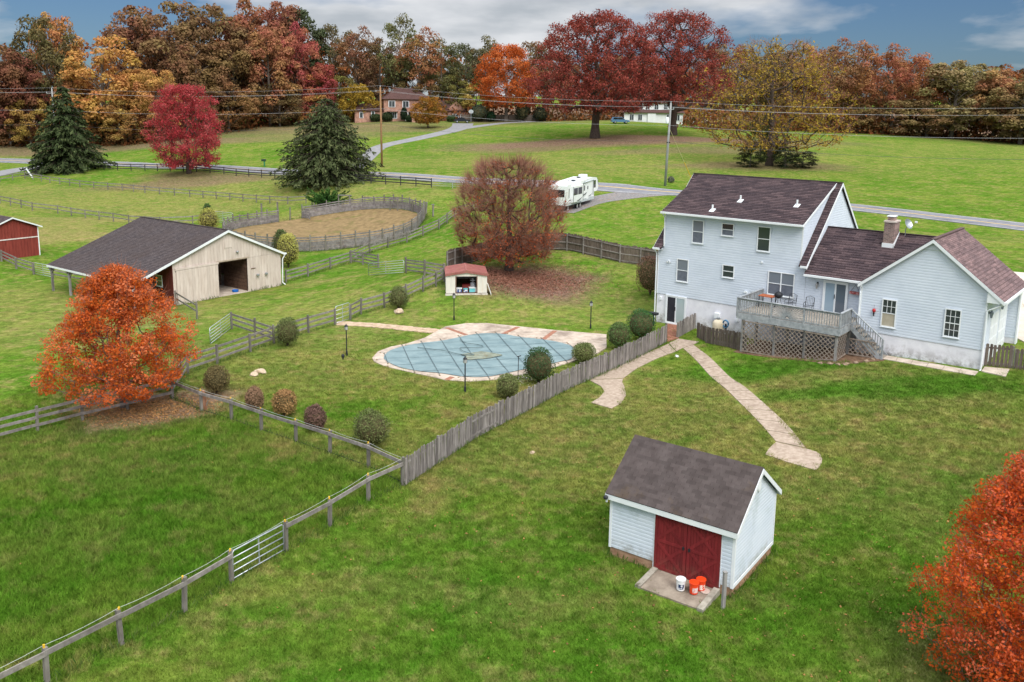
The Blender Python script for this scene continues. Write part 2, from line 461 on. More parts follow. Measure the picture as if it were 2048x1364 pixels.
# ------------------------------------------------------------------ terrain: a thin-plate surface through levels taken on the ground
LEVELS = np.array([(-13.21, 20.31, 0), (-4.12, 20.48, 0), (5.12, 20.66, 0), (13.79, 20.82, 0), (-10.77, 21.94, 0),
    (-7.62, 27.14, 0), (-4.17, 32.58, 0), (-15.34, 40.92, 0), (-9.21, 36.02, 0), (-2.41, 44.19, 0),
    (-9.95, 50.87, 0), (-4.07, 60.01, 0), (5.46, 58.07, 0), (5.38, 26.64, 0), (7.65, 25.17, 0),
    (5.11, 43.19, 0), (10.43, 43.39, 0), (-0.26, 25.88, 0), (11.81, 27.79, 0), (-18.4, 30.83, 0),
    (-18.71, 41.16, 0), (-0.7, 53.55, 0), (-8.13, 52.06, 0), (2.24, 47.36, 0), (6.89, 50.54, 0),
    (12.33, 46.85, 0), (10.16, 53.7, 0.1), (12.4, 34.95, 0.05), (16.11, 31.48, 0.15), (15.99, 26, 0.15),
    (9.87, 58.31, 0.45), (12.11, 56.31, 0.5), (14.29, 54.23, 0.4), (13.47, 50.75, 0.6), (15.06, 48.91, 0.72),
    (17.36, 46.99, 1.05), (20.11, 47.17, 1.25), (25.03, 44.63, 1.4), (27.47, 41.94, 1.5), (24.59, 38.48, 1),
    (11.92, 45.14, 0.25), (18.7, 40.79, 0.6), (19.86, 43.73, 1), (16.91, 52.7, 0.6), (19.22, 50.78, 0.8),
    (15.25, 67.1, 1.5), (20.88, 63.71, 2.3), (27.8, 57.94, 2.4), (32.66, 51.29, 2.2), (29.97, 45.72, 1.7),
    (11.02, 62.81, 0.5), (39.45, 46.93, 2.2), (5.15, 77, 2.29), (12.39, 74, 1.65), (-0.25, 73, 1.23),
    (-3.46, 65, 0.78), (-5.25, 69.5, 1.83), (1.5, 70, 0.98), (4.83, 64.58, 0.55), (6.43, 105, 2.57),
    (15.39, 119, 3.65), (16.12, 125, 4.3), (22.76, 130, 3.66), (56.4, 95, 2.6), (48.24, 101, 3.04),
    (41.72, 107, 3.4), (-73.2, 173, 2.22), (-104.25, 196, 1.5), (-27.39, 146, 3.46), (-52.11, 163, 2.79),
    (-23.8, 158, 4.13), (-9.65, 133, 3.52), (13.04, 100, 2.25), (9.9, 87, 1.84), (-28.72, 64.32, -1.1),
    (-34.35, 68.48, -1.1), (-39.98, 72.64, -1.1), (-23.37, 71.56, -1.1), (-29, 75.72, -1.1), (-34.63, 79.88, -1.1),
    (-19.81, 76.38, -1.1), (-25.43, 80.54, -1.1), (-31.06, 84.7, -1.1), (-34.29, 58.48, -1), (-43.93, 65.62, -1.1),
    (-19.51, 52.59, -0.3), (-14.93, 54.27, -0.05), (-19.82, 61.61, -0.6), (-10.66, 66.15, 0), (-16.78, 35.78, 0),
    (-17.41, 77.23, -0.7), (-9.45, 83.19, 0.2), (-32.37, 53.06, -0.6), (-37.12, 65.13, -0.9), (-22.28, 35.85, -0.1),
    (-18.06, 94.48, -0.6), (-25.12, 115.37, -0.2), (-33.94, 107.06, -0.5), (-11.51, 102.64, 0.1), (-10.47, 103, 1.57),
    (-69.61, 146, 0.15), (-61.74, 123, -0.78), (-74.83, 126, 0.02), (-40.42, 133, 0.45), (-91.76, 165, 1.21),
    (-58.52, 98, -0.12), (-31.5, 128, 0.71), (-59.64, 160, 2.45), (-86.92, 170, 1.86), (-29.7, 139, 3.16),
    (-26.15, 122, 1.21), (-11.97, 118, 2.38), (-1.64, 112, 1.83), (-16.32, 225, 8.84), (-33, 255, 10.73),
    (18.11, 195, 8.62), (36.75, 203, 9.39), (43.75, 150, 5.5), (90.57, 240, 9.23), (134.53, 231, 7.3),
    (-107.92, 215, 3.59), (-128.1, 218, 3.94), (-75.09, 250, 9.16), (-85.65, 215, 5.45), (-6.05, 250, 10.43),
    (28.98, 240, 11.58), (63.24, 235, 9.57), (-2.84, 185, 6.08), (57.97, 150, 5.08), (76.52, 130, 3.73),
    (-56.24, 255, 9.72), (-52.1, 195, 4.99), (-21.9, 205, 7.44), (71.16, 185, 6.99), (99.49, 170, 5.16),
    (-260, 330, 13), (-260, 600, 20), (-100, 330, 13), (-100, 600, 20), (60, 330, 13),
    (60, 600, 20), (220, 330, 13), (220, 600, 20), (-500, 250, 6), (500, 250, 12),
    (-500, 600, 16), (500, 600, 20), (-300, 0, -1), (300, 0, 1), (-300, -300, 0),
    (300, -300, 0), (0, -100, 0), (0, 0, 0), (-120, 60, -1.5), (-60, 20, -0.3),
    (120, 50, 2.5), (60, 20, 0.6), (60, 60, 2.2), (90, 110, 5), (-200, 150, 1),
    (200, 140, 8)])
def _tps(c):
    n = len(c); P = c[:, :2] / 50.
    d = np.linalg.norm(P[:, None] - P[None], axis=2)
    K = np.where(d > 0, d * d * np.log(d + 1e-12), 0)
    A = np.zeros((n + 3, n + 3))
    A[:n, :n] = K + .0015 * np.eye(n); A[:n, n] = 1; A[:n, n + 1:] = P; A[n, :n] = 1; A[n + 1:, :n] = P.T
    b = np.zeros(n + 3); b[:n] = c[:, 2]
    return P, np.linalg.solve(A, b)
_P, _W = _tps(LEVELS)
def hh(x, y):
    q = np.stack([np.asarray(x, float), np.asarray(y, float)], -1) / 50.
    d = np.linalg.norm(q[..., None, :] - _P, axis=-1)
    k = np.where(d > 0, d * d * np.log(d + 1e-12), 0)
    n = len(_P)
    return k @ _W[:n] + _W[n] + q @ _W[n + 1:]
def h(x, y=None):
    if y is None: x, y = x[0], x[1]
    return float(hh(x, y))
def P3(g, dz=0.0):
    return Vector((g[0], g[1], h(g[0], g[1]) + dz))

# patches on the ground: (centre, rx, ry, strength)
LITTER = [((1.49, 69.43), 5.6, 4.6, 1.0), ((-0.96, 69.47), 4.2, 4, .8), ((17.61, 189.37), 26, 8, .95), ((35.28, 191.58), 26, 8, .95), ((-17.27, 41.43), 3.4, 2.6, .9),
          ((-18.77, 40.96), 3.6, 3.0, .75), ((-54.6, 151.4), 14, 6, .7), ((-58.14, 156.37), 10, 5, .6), ((44.27, 151.87), 14, 6, .6), ((13, 185.03), 24, 7, .7),
          ((-114.79, 213.99), 55, 9, .75), ((-72.89, 233.61), 60, 14, .6), ((-2.27, 256.93), 14, 5, .6), ((66.15, 202.39), 20, 6, .35), ((12.77, 20.5), 3.0, 3.0, .35),
          ((-53.4, 248.5), 40, 7, .5), ((39.87, 173.03), 20, 7, .5), ((-59.31, 222.5), 40, 12, .45),
          ((-150, 310), 130, 62, 1.0), ((160, 330), 140, 78, 1.0), ((0, 335), 90, 70, 1.0)]
DRY = [((-9.57, 49.79), 13, 9, .42), ((10.66, 41.05), 13, 8, .55), ((15.33, 33.8), 9, 6, .5), ((-65.31, 136.78), 48, 16, .45), ((-35.76, 65.48), 15, 12, .4), ((-0.43, 36.34), 9, 4, .5), ((4.76, 63.43), 9, 5, .3), ((-14.18, 64.31), 9, 5, .3), ((89.56, 195.19), 60, 30, .2), ((20.46, 159.84), 50, 20, .3),
       ((-53.54, 99.37), 14, 7, .9), ((-56.54, 116.58), 10, 4, .8), ((-60.66, 108.11), 12, 7, .7), ((-24.34, 111.69), 10.5, 10, 1.0), ((-48.35, 125.36), 10, 4, .6),
       ((-28.49, 105.28), 6, 4, .5), ((10.42, 43.32), 4.5, 4, .55), ((2.52, 37.64), 6, 3, .55), ((13.27, 40.69), 5, 5, .45), ((0.77, 43.81), 1.8, 1.6, .9),
       ((-9.15, 58.77), 3.5, 2.5, .45), ((-0.76, 41.46), 3.0, 1.6, .7), ((-2.81, 33.1), 1.2, 3.2, .6), ((8.11, 46.82), 2.5, 2.5, .5), ((3.3, 33.34), 3, 2, .4),
       ((19.97, 37.41), 5, 3, .5), ((13.26, 31.62), 3, 2, .4), ((-4, 24.9), 3.0, 1.2, .35), ((1.14, 24.18), 2.5, 1.0, .5), ((-8.35, 24.8), .6, 2.5, .4),
       ((-39.41, 146.86), 22, 4, .4), ((-15.82, 121.38), 10, 5, .35), ((12.19, 75.57), 6, 4, .3), ((17.43, 38.35), 5, 4, .45), ((13.59, 64.66), 1, 1, .3), ((-24.55, 130.64), 16, 5, .5),
       ((-63.97, 240.22), 40, 6, .7), ((39.59, 83.44), 10, 5, .4), ((13.99, 36.46), 2.6, 2, .5), ((-33.03, 59.61), 7, 6, .3), ((-21.61, 35.82), 6, 3, .25), ((-16.07, 34.17), 5, 2.2, .3), ((-14.99, 27.79), 3, 1.4, .25), ((-10.16, 30.62), 2.4, 1.2, .3), ((-17.68, 76.39), 3, 2, .4)]
LUSH = [((-13.75, 28.92), 6, 4, .5), ((-11.45, 32.82), 4, 2.4, .45), ((-14.51, 24.65), 5, 3, .55), ((-7.55, 32.47), 3, 2, .5), ((-11.01, 25.62), 3, 2, .4), ((14.11, 47.3), 4.5, 1.8, .9), ((20.09, 42.96), 6, 1.6, .9),
        ((-0.26, 25.88), 7, 4, .35), ((-2.19, 22.35), 6, 3, .4), ((9.03, 22.36), 6, 4, .5), ((16.07, 29.45), 5, 4, .4), ((-19, 89.18), 4, 2.5, .8), ((-2.01, 36.85), 3, 2, .35)]
def patch(X, Y, items, seed):
    rr = np.random.default_rng(seed)
    out = np.zeros_like(X)
    for (c, rx, ry, s) in items:
        ph = rr.uniform(0, 6.28, 6)
        dx, dy = (X - c[0]) / rx, (Y - c[1]) / ry
        a = np.arctan2(dy, dx)
        wob = 1 + .16 * np.sin(2 * a + ph[0]) + .11 * np.sin(3 * a + ph[1]) + .08 * np.sin(5 * a + ph[2]) + .06 * np.sin(9 * a + ph[3])
        d = np.sqrt(dx * dx + dy * dy) / wob
        out = np.maximum(out, s * np.clip((1.25 - d) / .55, 0, 1))
    return out

def axis(segs):
    o = []
    for a, b, st in segs:
        o.extend(np.arange(a, b, st))
    return np.array(o)
gx = np.concatenate([axis([(-1500, -300, 60), (-300, -140, 8), (-140, -60, 2.5), (-60, 46, .5), (46, 140, 2.5), (140, 300, 8), (300, 1560, 60)])])
gy = np.concatenate([axis([(-600, 0, 60), (0, 16, 4), (16, 100, .5), (100, 300, 1.5), (300, 420, 10), (420, 1800, 60)])])
GX, GY = np.meshgrid(gx, gy)
GZ = np.zeros_like(GX)
for i in range(0, len(gy), 20):
    GZ[i:i + 20] = hh(GX[i:i + 20], GY[i:i + 20])
GZ = np.clip(GZ, -4, 34)
me = bpy.data.meshes.new('ground')
ny, nx = GX.shape
idx = np.arange(ny * nx).reshape(ny, nx)
F = np.stack([idx[:-1, :-1], idx[:-1, 1:], idx[1:, 1:], idx[1:, :-1]], -1).reshape(-1, 4)
me.vertices.add(ny * nx)
me.vertices.foreach_set('co', np.stack([GX, GY, GZ], -1).astype(np.float32).ravel())
me.loops.add(F.size)
me.loops.foreach_set('vertex_index', F.astype(np.int32).ravel())
me.polygons.add(len(F))
me.polygons.foreach_set('loop_start', np.arange(0, F.size, 4, dtype=np.int32))
me.polygons.foreach_set('loop_total', np.full(len(F), 4, dtype=np.int32))
me.polygons.foreach_set('use_smooth', np.ones(len(F), dtype=bool))
for nm, items, sd in (('litter', LITTER, 1), ('dry', DRY, 2), ('lush', LUSH, 3)):
    a = me.attributes.new(nm, 'FLOAT', 'POINT')
    a.data.foreach_set('value', patch(GX, GY, items, sd).astype(np.float32).ravel())
me.update(calc_edges=True)
ground = inst(me, 'ground')
tag(ground, 'rolling mown lawns, paddocks and hay field of autumn grass', 'ground', kind='structure')

def grass_nodes(t, masks='GEOMETRY', bright=1.0):
    """autumn grass colour from world position; masks add the patches stored on the ground"""
    g = N(t, 'ShaderNodeNewGeometry')
    def noise(sc, det=5, ro=.6, stretch=(1, 1, 0.2)):
        mp = N(t, 'ShaderNodeMapping'); mp.inputs['Scale'].default_value = stretch
        t.links.new(g.outputs['Position'], mp.inputs[0])
        n = N(t, 'ShaderNodeTexNoise'); n.inputs['Scale'].default_value = sc; n.inputs['Detail'].default_value = det; n.inputs['Roughness'].default_value = ro
        t.links.new(mp.outputs[0], n.inputs['Vector'])
        return n.outputs[0]
    def rng(v, a, b, c=0., d=1.):
        m = N(t, 'ShaderNodeMapRange'); m.inputs[1].default_value = a; m.inputs[2].default_value = b; m.inputs[3].default_value = c; m.inputs[4].default_value = d
        t.links.new(v, m.inputs[0]); return m.outputs[0]
    def mix(f, a, b, bt='MIX'):
        m = N(t, 'ShaderNodeMix', data_type='RGBA', blend_type=bt)
        if isinstance(f, float): m.inputs[0].default_value = f
        else: t.links.new(f, m.inputs[0])
        for k, x in ((6, a), (7, b)):
            if isinstance(x, tuple): m.inputs[k].default_value = x
            else: t.links.new(x, m.inputs[k])
        return m.outputs[2]
    def mul(a, b):
        m = N(t, 'ShaderNodeMath', operation='MULTIPLY')
        for k, x in ((0, a), (1, b)):
            if isinstance(x, float): m.inputs[k].default_value = x
            else: t.links.new(x, m.inputs[k])
        return m.outputs[0]
    B = bright * .86
    cG = (.103 * B, .200 * B, .022 * B, 1); cY = (.200 * B, .250 * B, .046 * B, 1); cD = (.330 * B, .258 * B, .112 * B, 1); cL = (.054 * B, .172 * B, .010 * B, 1)
    big = noise(.07, 4, .55); mid = noise(.35, 6, .62); fine = noise(2.2, 6, .7); vf = noise(9.0, 4, .75)
    c = mix(rng(mid, .38, .66), cG, cY)
    c = mix(mul(rng(big, .45, .62), .55), c, cL)
    dry_n = rng(noise(.75, 9, .74), .50, .63)
    c = mix(mul(dry_n, .62), c, cD)
    c = mix(mul(rng(noise(1.3, 7, .7), .56, .66), .5), c, cL)
    if masks:
        at = lambda nm: N(t, 'ShaderNodeAttribute', attribute_name=nm, attribute_type=masks).outputs['Fac']
        ds = mul(at('dry'), rng(noise(.7, 7, .7), .30, .58, .25, 1.))
        c = mix(mul(ds, .85), c, cD)
        c = mix(mul(at('lush'), .8), c, cL)
        lit = rng(noise(3.5, 6, .75), .35, .62)
        lc = mix(lit, (.115, .068, .050, 1), (.27, .172, .132, 1))
        ls = mul(at('litter'), rng(noise(1.6, 6, .7), .25, .5, .35, 1.))
        c = mix(ls, c, lc)
    # faint passes of the mower
    wv = N(t, 'ShaderNodeTexWave', wave_type='BANDS', bands_direction='X'); wv.inputs['Scale'].default_value = .32; wv.inputs['Distortion'].default_value = .5; wv.inputs['Detail'].default_value = 1
    wm = N(t, 'ShaderNodeMapping'); wm.inputs['Rotation'].default_value = (0, 0, rad(38)); t.links.new(g.outputs['Position'], wm.inputs[0]); t.links.new(wm.outputs[0], wv.inputs['Vector'])
    c = mix(1.0, c, mix(rng(wv.outputs['Fac'], .2, .8), (.965, .97, .96, 1), (1.035, 1.03, 1.03, 1)), 'MULTIPLY')
    c = mix(1.0, c, mix(rng(fine, .3, .7), (.58, .58, .58, 1), (1.42, 1.42, 1.42, 1)), 'MULTIPLY')
    c = mix(1.0, c, mix(rng(vf, .3, .7), (.72, .72, .72, 1), (1.3, 1.3, 1.3, 1)), 'MULTIPLY')
    return c, vf, fine
gm = bpy.data.materials.new('autumn_grass'); gm.use_nodes = True
t = gm.node_tree; b = t.nodes['Principled BSDF']
b.inputs['Roughness'].default_value = 1.0; b.inputs['Specular IOR Level'].default_value = .0
c, vf, fine = grass_nodes(t)
t.links.new(c, b.inputs['Base Color'])
bp = N(t, 'ShaderNodeBump'); bp.inputs['Strength'].default_value = .7; bp.inputs['Distance'].default_value = .08
t.links.new(vf, bp.inputs['Height'])
bp2 = N(t, 'ShaderNodeBump'); bp2.inputs['Strength'].default_value = .5; bp2.inputs['Distance'].default_value = .25
t.links.new(fine, bp2.inputs['Height']); t.links.new(bp.outputs[0], bp2.inputs['Normal'])
t.links.new(bp2.outputs[0], b.inputs['Normal'])
me.materials.append(gm)

# ------------------------------------------------------------------ paved sheets
from mathutils.geometry import delaunay_2d_cdt
def sheet(name, poly, m, dz=.03, step=.6, skirt=.08, parent=None, flat=None, holes=()):
    """a paved area following the ground, its rim turned down"""
    def dens(pl):
        o = []
        for i, p in enumerate(pl):
            q = pl[(i + 1) % len(pl)]
            k = max(1, int(math.dist(p, q) / step))
            o += [(p[0] + (q[0] - p[0]) * j / k, p[1] + (q[1] - p[1]) * j / k) for j in range(k)]
        return o
    rim = dens(poly)
    vs_ = list(rim); es = [(i, (i + 1) % len(rim)) for i in range(len(rim))]
    x0 = min(p[0] for p in rim); x1 = max(p[0] for p in rim); y0 = min(p[1] for p in rim); y1 = max(p[1] for p in rim)
    def inside(p, pl):
        r = False
        for i in range(len(pl)):
            a, b2 = pl[i - 1], pl[i]
            if (a[1] > p[1]) != (b2[1] > p[1]) and p[0] < (b2[0] - a[0]) * (p[1] - a[1]) / (b2[1] - a[1]) + a[0]: r = not r
        return r
    xs = np.arange(x0 + step / 2, x1, step); ys = np.arange(y0 + step / 2, y1, step)
    for x in xs:
        for y in ys:
            if inside((x, y), poly) and min(math.dist((x, y), p) for p in rim) > step * .45:
                vs_.append((x, y))
    rv, re, rf, *_ = delaunay_2d_cdt([Vector(p) for p in vs_], es, [], 1, 1e-4)
    mb = MB()
    zz = hh(np.array([p[0] for p in rv]), np.array([p[1] for p in rv])) + dz if flat is None else np.full(len(rv), flat)
    mb.v = [(p[0], p[1], float(z)) for p, z in zip(rv, zz)]
    mb.f = [tuple(f) for f in rf]; mb.uv = [None] * len(mb.f)
    for i, p in enumerate(rim):
        q = rim[(i + 1) % len(rim)]
        za = (h(p) + dz) if flat is None else flat; zb = (h(q) + dz) if flat is None else flat
        mb.face(((p[0], p[1], za), (q[0], q[1], zb), (q[0], q[1], zb - skirt), (p[0], p[1], za - skirt)))
    return mb.build(name, m, parent)
def smooth_closed(pts, k=6):
    n = len(pts); o = []
    for i in range(n):
        p0, p1, p2, p3 = (Vector(pts[(i + d) % n]) for d in (-1, 0, 1, 2))
        for j in range(k):
            s = j / k
            q = .5 * ((2 * p1) + (-p0 + p2) * s + (2 * p0 - 5 * p1 + 4 * p2 - p3) * s * s + (-p0 + 3 * p1 - 3 * p2 + p3) * s ** 3)
            o.append((q.x, q.y))
    return o
def smooth_open(pts, k=8):
    pts = [Vector(p) for p in pts]; n = len(pts); o = []
    for i in range(n - 1):
        p0, p1, p2, p3 = pts[max(i - 1, 0)], pts[i], pts[i + 1], pts[min(i + 2, n - 1)]
        for j in range(k):
            s = j / k
            o.append(.5 * ((2 * p1) + (-p0 + p2) * s + (2 * p0 - 5 * p1 + 4 * p2 - p3) * s * s + (-p0 + 3 * p1 - 3 * p2 + p3) * s ** 3))
    o.append(pts[-1])
    return o
def ribbon(name, pts, width, m, dz, off=0.0, parent=None, w_end=None):
    """road surface or painted line along a centre line; off shifts it sideways"""
    pts = smooth_open(pts, 14)
    mb = MB(); L = []
    for i, p in enumerate(pts):
        d = (pts[min(i + 1, len(pts) - 1)] - pts[max(i - 1, 0)]).normalized()
        n_ = Vector((-d.y, d.x))
        w = width if w_end is None else width + (w_end - width) * i / (len(pts) - 1)
        row = []
        for s in (-.5, -.17, .17, .5):
            q = p + n_ * (off + s * w)
            row.append((q.x, q.y, h(q) + dz))
        L.append(row)
    for a, b2 in zip(L[:-1], L[1:]):
        for k in range(3):
            mb.face((a[k], b2[k], b2[k + 1], a[k + 1]))
    for s in (0, 3):
        for a, b2 in zip(L[:-1], L[1:]):
            mb.face((a[s], b2[s], (b2[s][0], b2[s][1], b2[s][2] - .15), (a[s][0], a[s][1], a[s][2] - .15)))
    return mb.build(name, m, parent)

asphalt = mat('worn_asphalt', rgb(112, 113, 120), rgb(134, 135, 142), scale=1.2, rough=.9, c3=rgb(98, 98, 105), c3scale=.25)
yellow_paint = mat('yellow_paint', rgb(196, 165, 95), rgb(214, 186, 120), scale=3, rough=.7)
white_paint_road = mat('white_road_paint', rgb(190, 190, 188), rgb(214, 214, 210), scale=3, rough=.7)
gravel = mat('gravel', rgb(104, 102, 104), rgb(146, 142, 140), scale=4, rough=.95, bump=.4, bscale=20, c3=rgb(150, 118, 90), c3scale=.5)
drive_m = mat('driveway_asphalt', rgb(124, 124, 128), rgb(144, 144, 147), scale=1.0, rough=.9)
ROAD = [(62.73, 84.51), (56.39, 94.99), (48.41, 101.37), (41.56, 106.57), (28.79, 117.62), (15.7, 121.6), (4.01, 129.03), (-9.88, 136.19), (-27.71, 147.71), (-52.67, 164.78), (-74.92, 177.15), (-91.76, 186.6), (-109.98, 198.24), (-133.87, 198.29)]
o = tag(ribbon('road', ROAD, 5.8, asphalt, .07), kind='structure')
for s in (-.13, .13):
    ribbon('centre_line', ROAD, .14, yellow_paint, .076, off=s, parent=o)
for s in (-2.6, 2.6):
    ribbon('edge_line', ROAD, .10, white_paint_road, .076, off=s, parent=o)
o = tag(ribbon('side_road', [(-99.67, 150.75), (-100.82, 170.73), (-102.32, 182.32), (-100, 187.93), (-93.37, 187.68)], 6.0, drive_m, .055), kind='structure')
o = tag(ribbon('driveway', [(-28.03, 149.44), (-29.73, 184.33), (-28.7, 195.41), (-22.13, 207.19), (-16.27, 224.25), (-14.23, 237.11), (-14.41, 249.48)], 2.9, drive_m, .055, w_end=6.0), kind='structure')
o = tag(ribbon('far_driveway', [(-15.07, 229.28), (-9.21, 239.97), (-2.5, 250.91), (6.11, 253.22)], 4.0, drive_m, .05), kind='structure')
o = tag(ribbon('caravan_pad', [(5.72, 104.3), (9.74, 112.71), (15.13, 116.86), (20.31, 119.72)], 3.4, gravel, .04, w_end=5.5), kind='structure')
o = tag(ribbon('house_driveway', [(33.5, 46.5), (33.0, 52.0), (38.0, 66.0)], 6.0, mat('concrete_drive', rgb(190, 178, 165), rgb(214, 204, 192), scale=.8), .05), kind='structure')

# ------------------------------------------------------------------ grass blades on the near lawns
def grass_layer(name, label, regions, dens, size, seed, bright=1.0, tall=1.0, fade=(36, 58)):
    """blades standing on the ground; regions: cells of the ground that carry them"""
    cell = .5
    xs = np.arange(-26, 38, cell); ys = np.arange(18.5, 60, cell)
    X, Y = np.meshgrid(xs + cell / 2, ys + cell / 2)
    keep = regions(X, Y)
    xv, yv = X[keep], Y[keep]
    n = len(xv)
    q = np.stack([np.stack([xv + a, yv + b2, hh(xv + a, yv + b2)], -1) for a, b2 in ((-.25, -.25), (.25, -.25), (.25, .25), (-.25, .25))], 1)
    me = bpy.data.meshes.new(name)
    me.from_pydata([tuple(p) for p in q.reshape(-1, 3)], [], [tuple(range(4 * i, 4 * i + 4)) for i in range(n)])
    m = bpy.data.materials.new(name); m.use_nodes = True
    t = m.node_tree; t.nodes.clear()
    out = N(t, 'ShaderNodeOutputMaterial')
    c, _, _ = grass_nodes(t, masks='INSTANCER', bright=bright)
    d = N(t, 'ShaderNodeBsdfDiffuse'); tr = N(t, 'ShaderNodeBsdfTranslucent'); mx = N(t, 'ShaderNodeMixShader'); mx.inputs[0].default_value = .45
    t.links.new(c, d.inputs[0]); t.links.new(c, tr.inputs[0]); t.links.new(d.outputs[0], mx.inputs[1]); t.links.new(tr.outputs[0], mx.inputs[2]); t.links.new(mx.outputs[0], out.inputs[0])
    me.materials.append(m)
    qx, qy = q[..., 0].ravel(), q[..., 1].ravel()
    for nm, items, sd in (('litter', LITTER, 1), ('dry', DRY, 2), ('lush', LUSH, 3)):
        a = me.attributes.new(nm, 'FLOAT', 'POINT'); a.data.foreach_set('value', patch(qx, qy, items, sd).astype(np.float32))
    a = me.attributes.new('cover', 'FLOAT', 'FACE')
    a.data.foreach_set('value', np.clip((fade[1] - yv) / (fade[1] - fade[0]), 0, 1).astype(np.float32))
    o = inst(me, name)
    ng = bpy.data.node_groups.new(name, 'GeometryNodeTree')
    ng.interface.new_socket('Geometry', in_out='INPUT', socket_type='NodeSocketGeometry')
    ng.interface.new_socket('Geometry', in_out='OUTPUT', socket_type='NodeSocketGeometry')
    gi = N(ng, 'NodeGroupInput'); go = N(ng, 'NodeGroupOutput')
    L = ng.links.new
    def rv(lo, hi, sd, typ='FLOAT_VECTOR'):
        r = N(ng, 'FunctionNodeRandomValue', data_type=typ)
        if typ == 'FLOAT_VECTOR':
            r.inputs[0].default_value = lo; r.inputs[1].default_value = hi; r.inputs['Seed'].default_value = sd; return r.outputs[0]
        r.inputs[2].default_value = lo; r.inputs[3].default_value = hi; r.inputs['Seed'].default_value = sd; return r.outputs[1]
    # one tuft: bent blades on a small ring
    circ = N(ng, 'GeometryNodeMeshCircle'); circ.inputs['Vertices'].default_value = 11; circ.inputs['Radius'].default_value = .075 * size
    jit = N(ng, 'GeometryNodeSetPosition'); L(circ.outputs[0], jit.inputs[0]); L(rv((-.07 * size, -.07 * size, -.01), (.07 * size, .07 * size, 0), 3), jit.inputs['Offset'])
    cone = N(ng, 'GeometryNodeMeshCone', fill_type='NONE'); cone.inputs['Vertices'].default_value = 3
    cone.inputs['Radius Top'].default_value = 0.0005; cone.inputs['Radius Bottom'].default_value = .0085 * size; cone.inputs['Depth'].default_value = .085 * size * tall
    ip = N(ng, 'GeometryNodeInstanceOnPoints'); L(jit.outputs[0], ip.inputs['Points']); L(cone.outputs[0], ip.inputs['Instance'])
    L(rv((-.75, -.75, 0), (.75, .75, 6.28), 5), ip.inputs['Rotation']); L(rv((.7, .7, .6), (1.2, 1.2, 1.5), 6), ip.inputs['Scale'])
    rl = N(ng, 'GeometryNodeRealizeInstances'); L(ip.outputs[0], rl.inputs[0])
    sm = N(ng, 'GeometryNodeSetMaterial'); L(rl.outputs[0], sm.inputs[0]); sm.inputs['Material'].default_value = m
    dp = N(ng, 'GeometryNodeDistributePointsOnFaces'); L(gi.outputs[0], dp.inputs[0]); na = N(ng, 'GeometryNodeInputNamedAttribute', data_type='FLOAT'); na.inputs[0].default_value = 'cover'
    dm = N(ng, 'ShaderNodeMath', operation='MULTIPLY'); L(na.outputs[0], dm.inputs[0]); dm.inputs[1].default_value = dens; L(dm.outputs[0], dp.inputs['Density']); dp.inputs['Seed'].default_value = seed
    i2 = N(ng, 'GeometryNodeInstanceOnPoints'); L(dp.outputs[0], i2.inputs['Points']); L(sm.outputs[0], i2.inputs['Instance'])
    L(rv((-.15, -.15, 0), (.15, .15, 6.28), 8), i2.inputs['Rotation']); L(rv(.6, 1.5, 9, 'FLOAT'), i2.inputs['Scale'])
    L(i2.outputs[0], go.inputs[0])
    o.modifiers.new('blades', 'NODES').node_group = ng
    return tag(o, label, 'grass', kind='stuff')

# ------------------------------------------------------------------ paths and pool
concrete_path = mat('tan_aggregate_path', rgb(150, 133, 118), rgb(180, 164, 149), scale=5, rough=.95, bump=.25, bscale=40, c3=rgb(140, 124, 110), c3scale=.8)
pool_conc = mat('pool_concrete', rgb(172, 156, 142), rgb(200, 186, 172), scale=2.2, rough=.9, c3=rgb(122, 108, 98), c3scale=.5, c3lo=.48, c3hi=.68)
slab_conc = mat('old_slab_concrete', rgb(175, 160, 146), rgb(205, 192, 178), scale=2, rough=.95, c3=rgb(130, 118, 104), c3scale=.9)
brick_pave = mat('brick_paving', rgb(140, 96, 78), rgb(168, 120, 100), scale=4, rough=.9, rnd=.18)
def slabs(name, label_parent, left, right, cuts, m, dz=.035, joint=.012):
    """walk made of cast slabs between a left and a right edge line"""
    root = label_parent
    L = smooth_open(left, 10); Rr = smooth_open(right, 10)
    def at(pl, s):
        ln = [0]
        for a, b2 in zip(pl[:-1], pl[1:]): ln.append(ln[-1] + (b2 - a).length)
        x = s * ln[-1]
        for i in range(len(pl) - 1):
            if ln[i + 1] >= x or i == len(pl) - 2:
                k = (x - ln[i]) / max(ln[i + 1] - ln[i], 1e-6)
                return pl[i] + (pl[i + 1] - pl[i]) * k
    for i in range(cuts):
        s0, s1 = i / cuts + joint / 2 / 3, (i + 1) / cuts - joint / 2 / 3
        lp = [at(L, s0 + (s1 - s0) * j / 5) for j in range(6)]
        rp = [at(Rr, s0 + (s1 - s0) * j / 5) for j in range(6)]
        poly = [(p.x, p.y) for p in lp] + [(p.x, p.y) for p in reversed(rp)]
        sheet(name, poly, m, dz=dz + RND.uniform(-.004, .004), step=.5, parent=root)
walk = thing('walkway', 'straight tan concrete walk', 'walk'); tag(walk, kind='structure')
for k in ('label', 'category'):
    del walk[k]
slabs('slab', walk, [(10.79, 52.63), (11.49, 45.7), (11.99, 40.22), (12.13, 37.49)], [(11.53, 53.22), (12.48, 45.82), (13.17, 39.97), (13.22, 36.68)], 11, concrete_path)
fan = [(12.1, 37.4), (11.78, 36.99), (11.45, 36.49), (11.24, 36.06), (11.87, 35.3), (12.84, 34.37), (13.11, 34.66), (13.35, 35.06), (13.52, 35.47), (13.59, 35.89), (13.52, 36.24), (13.22, 36.59)]
sheet('slab', fan, concrete_path, .036, .4, parent=walk)
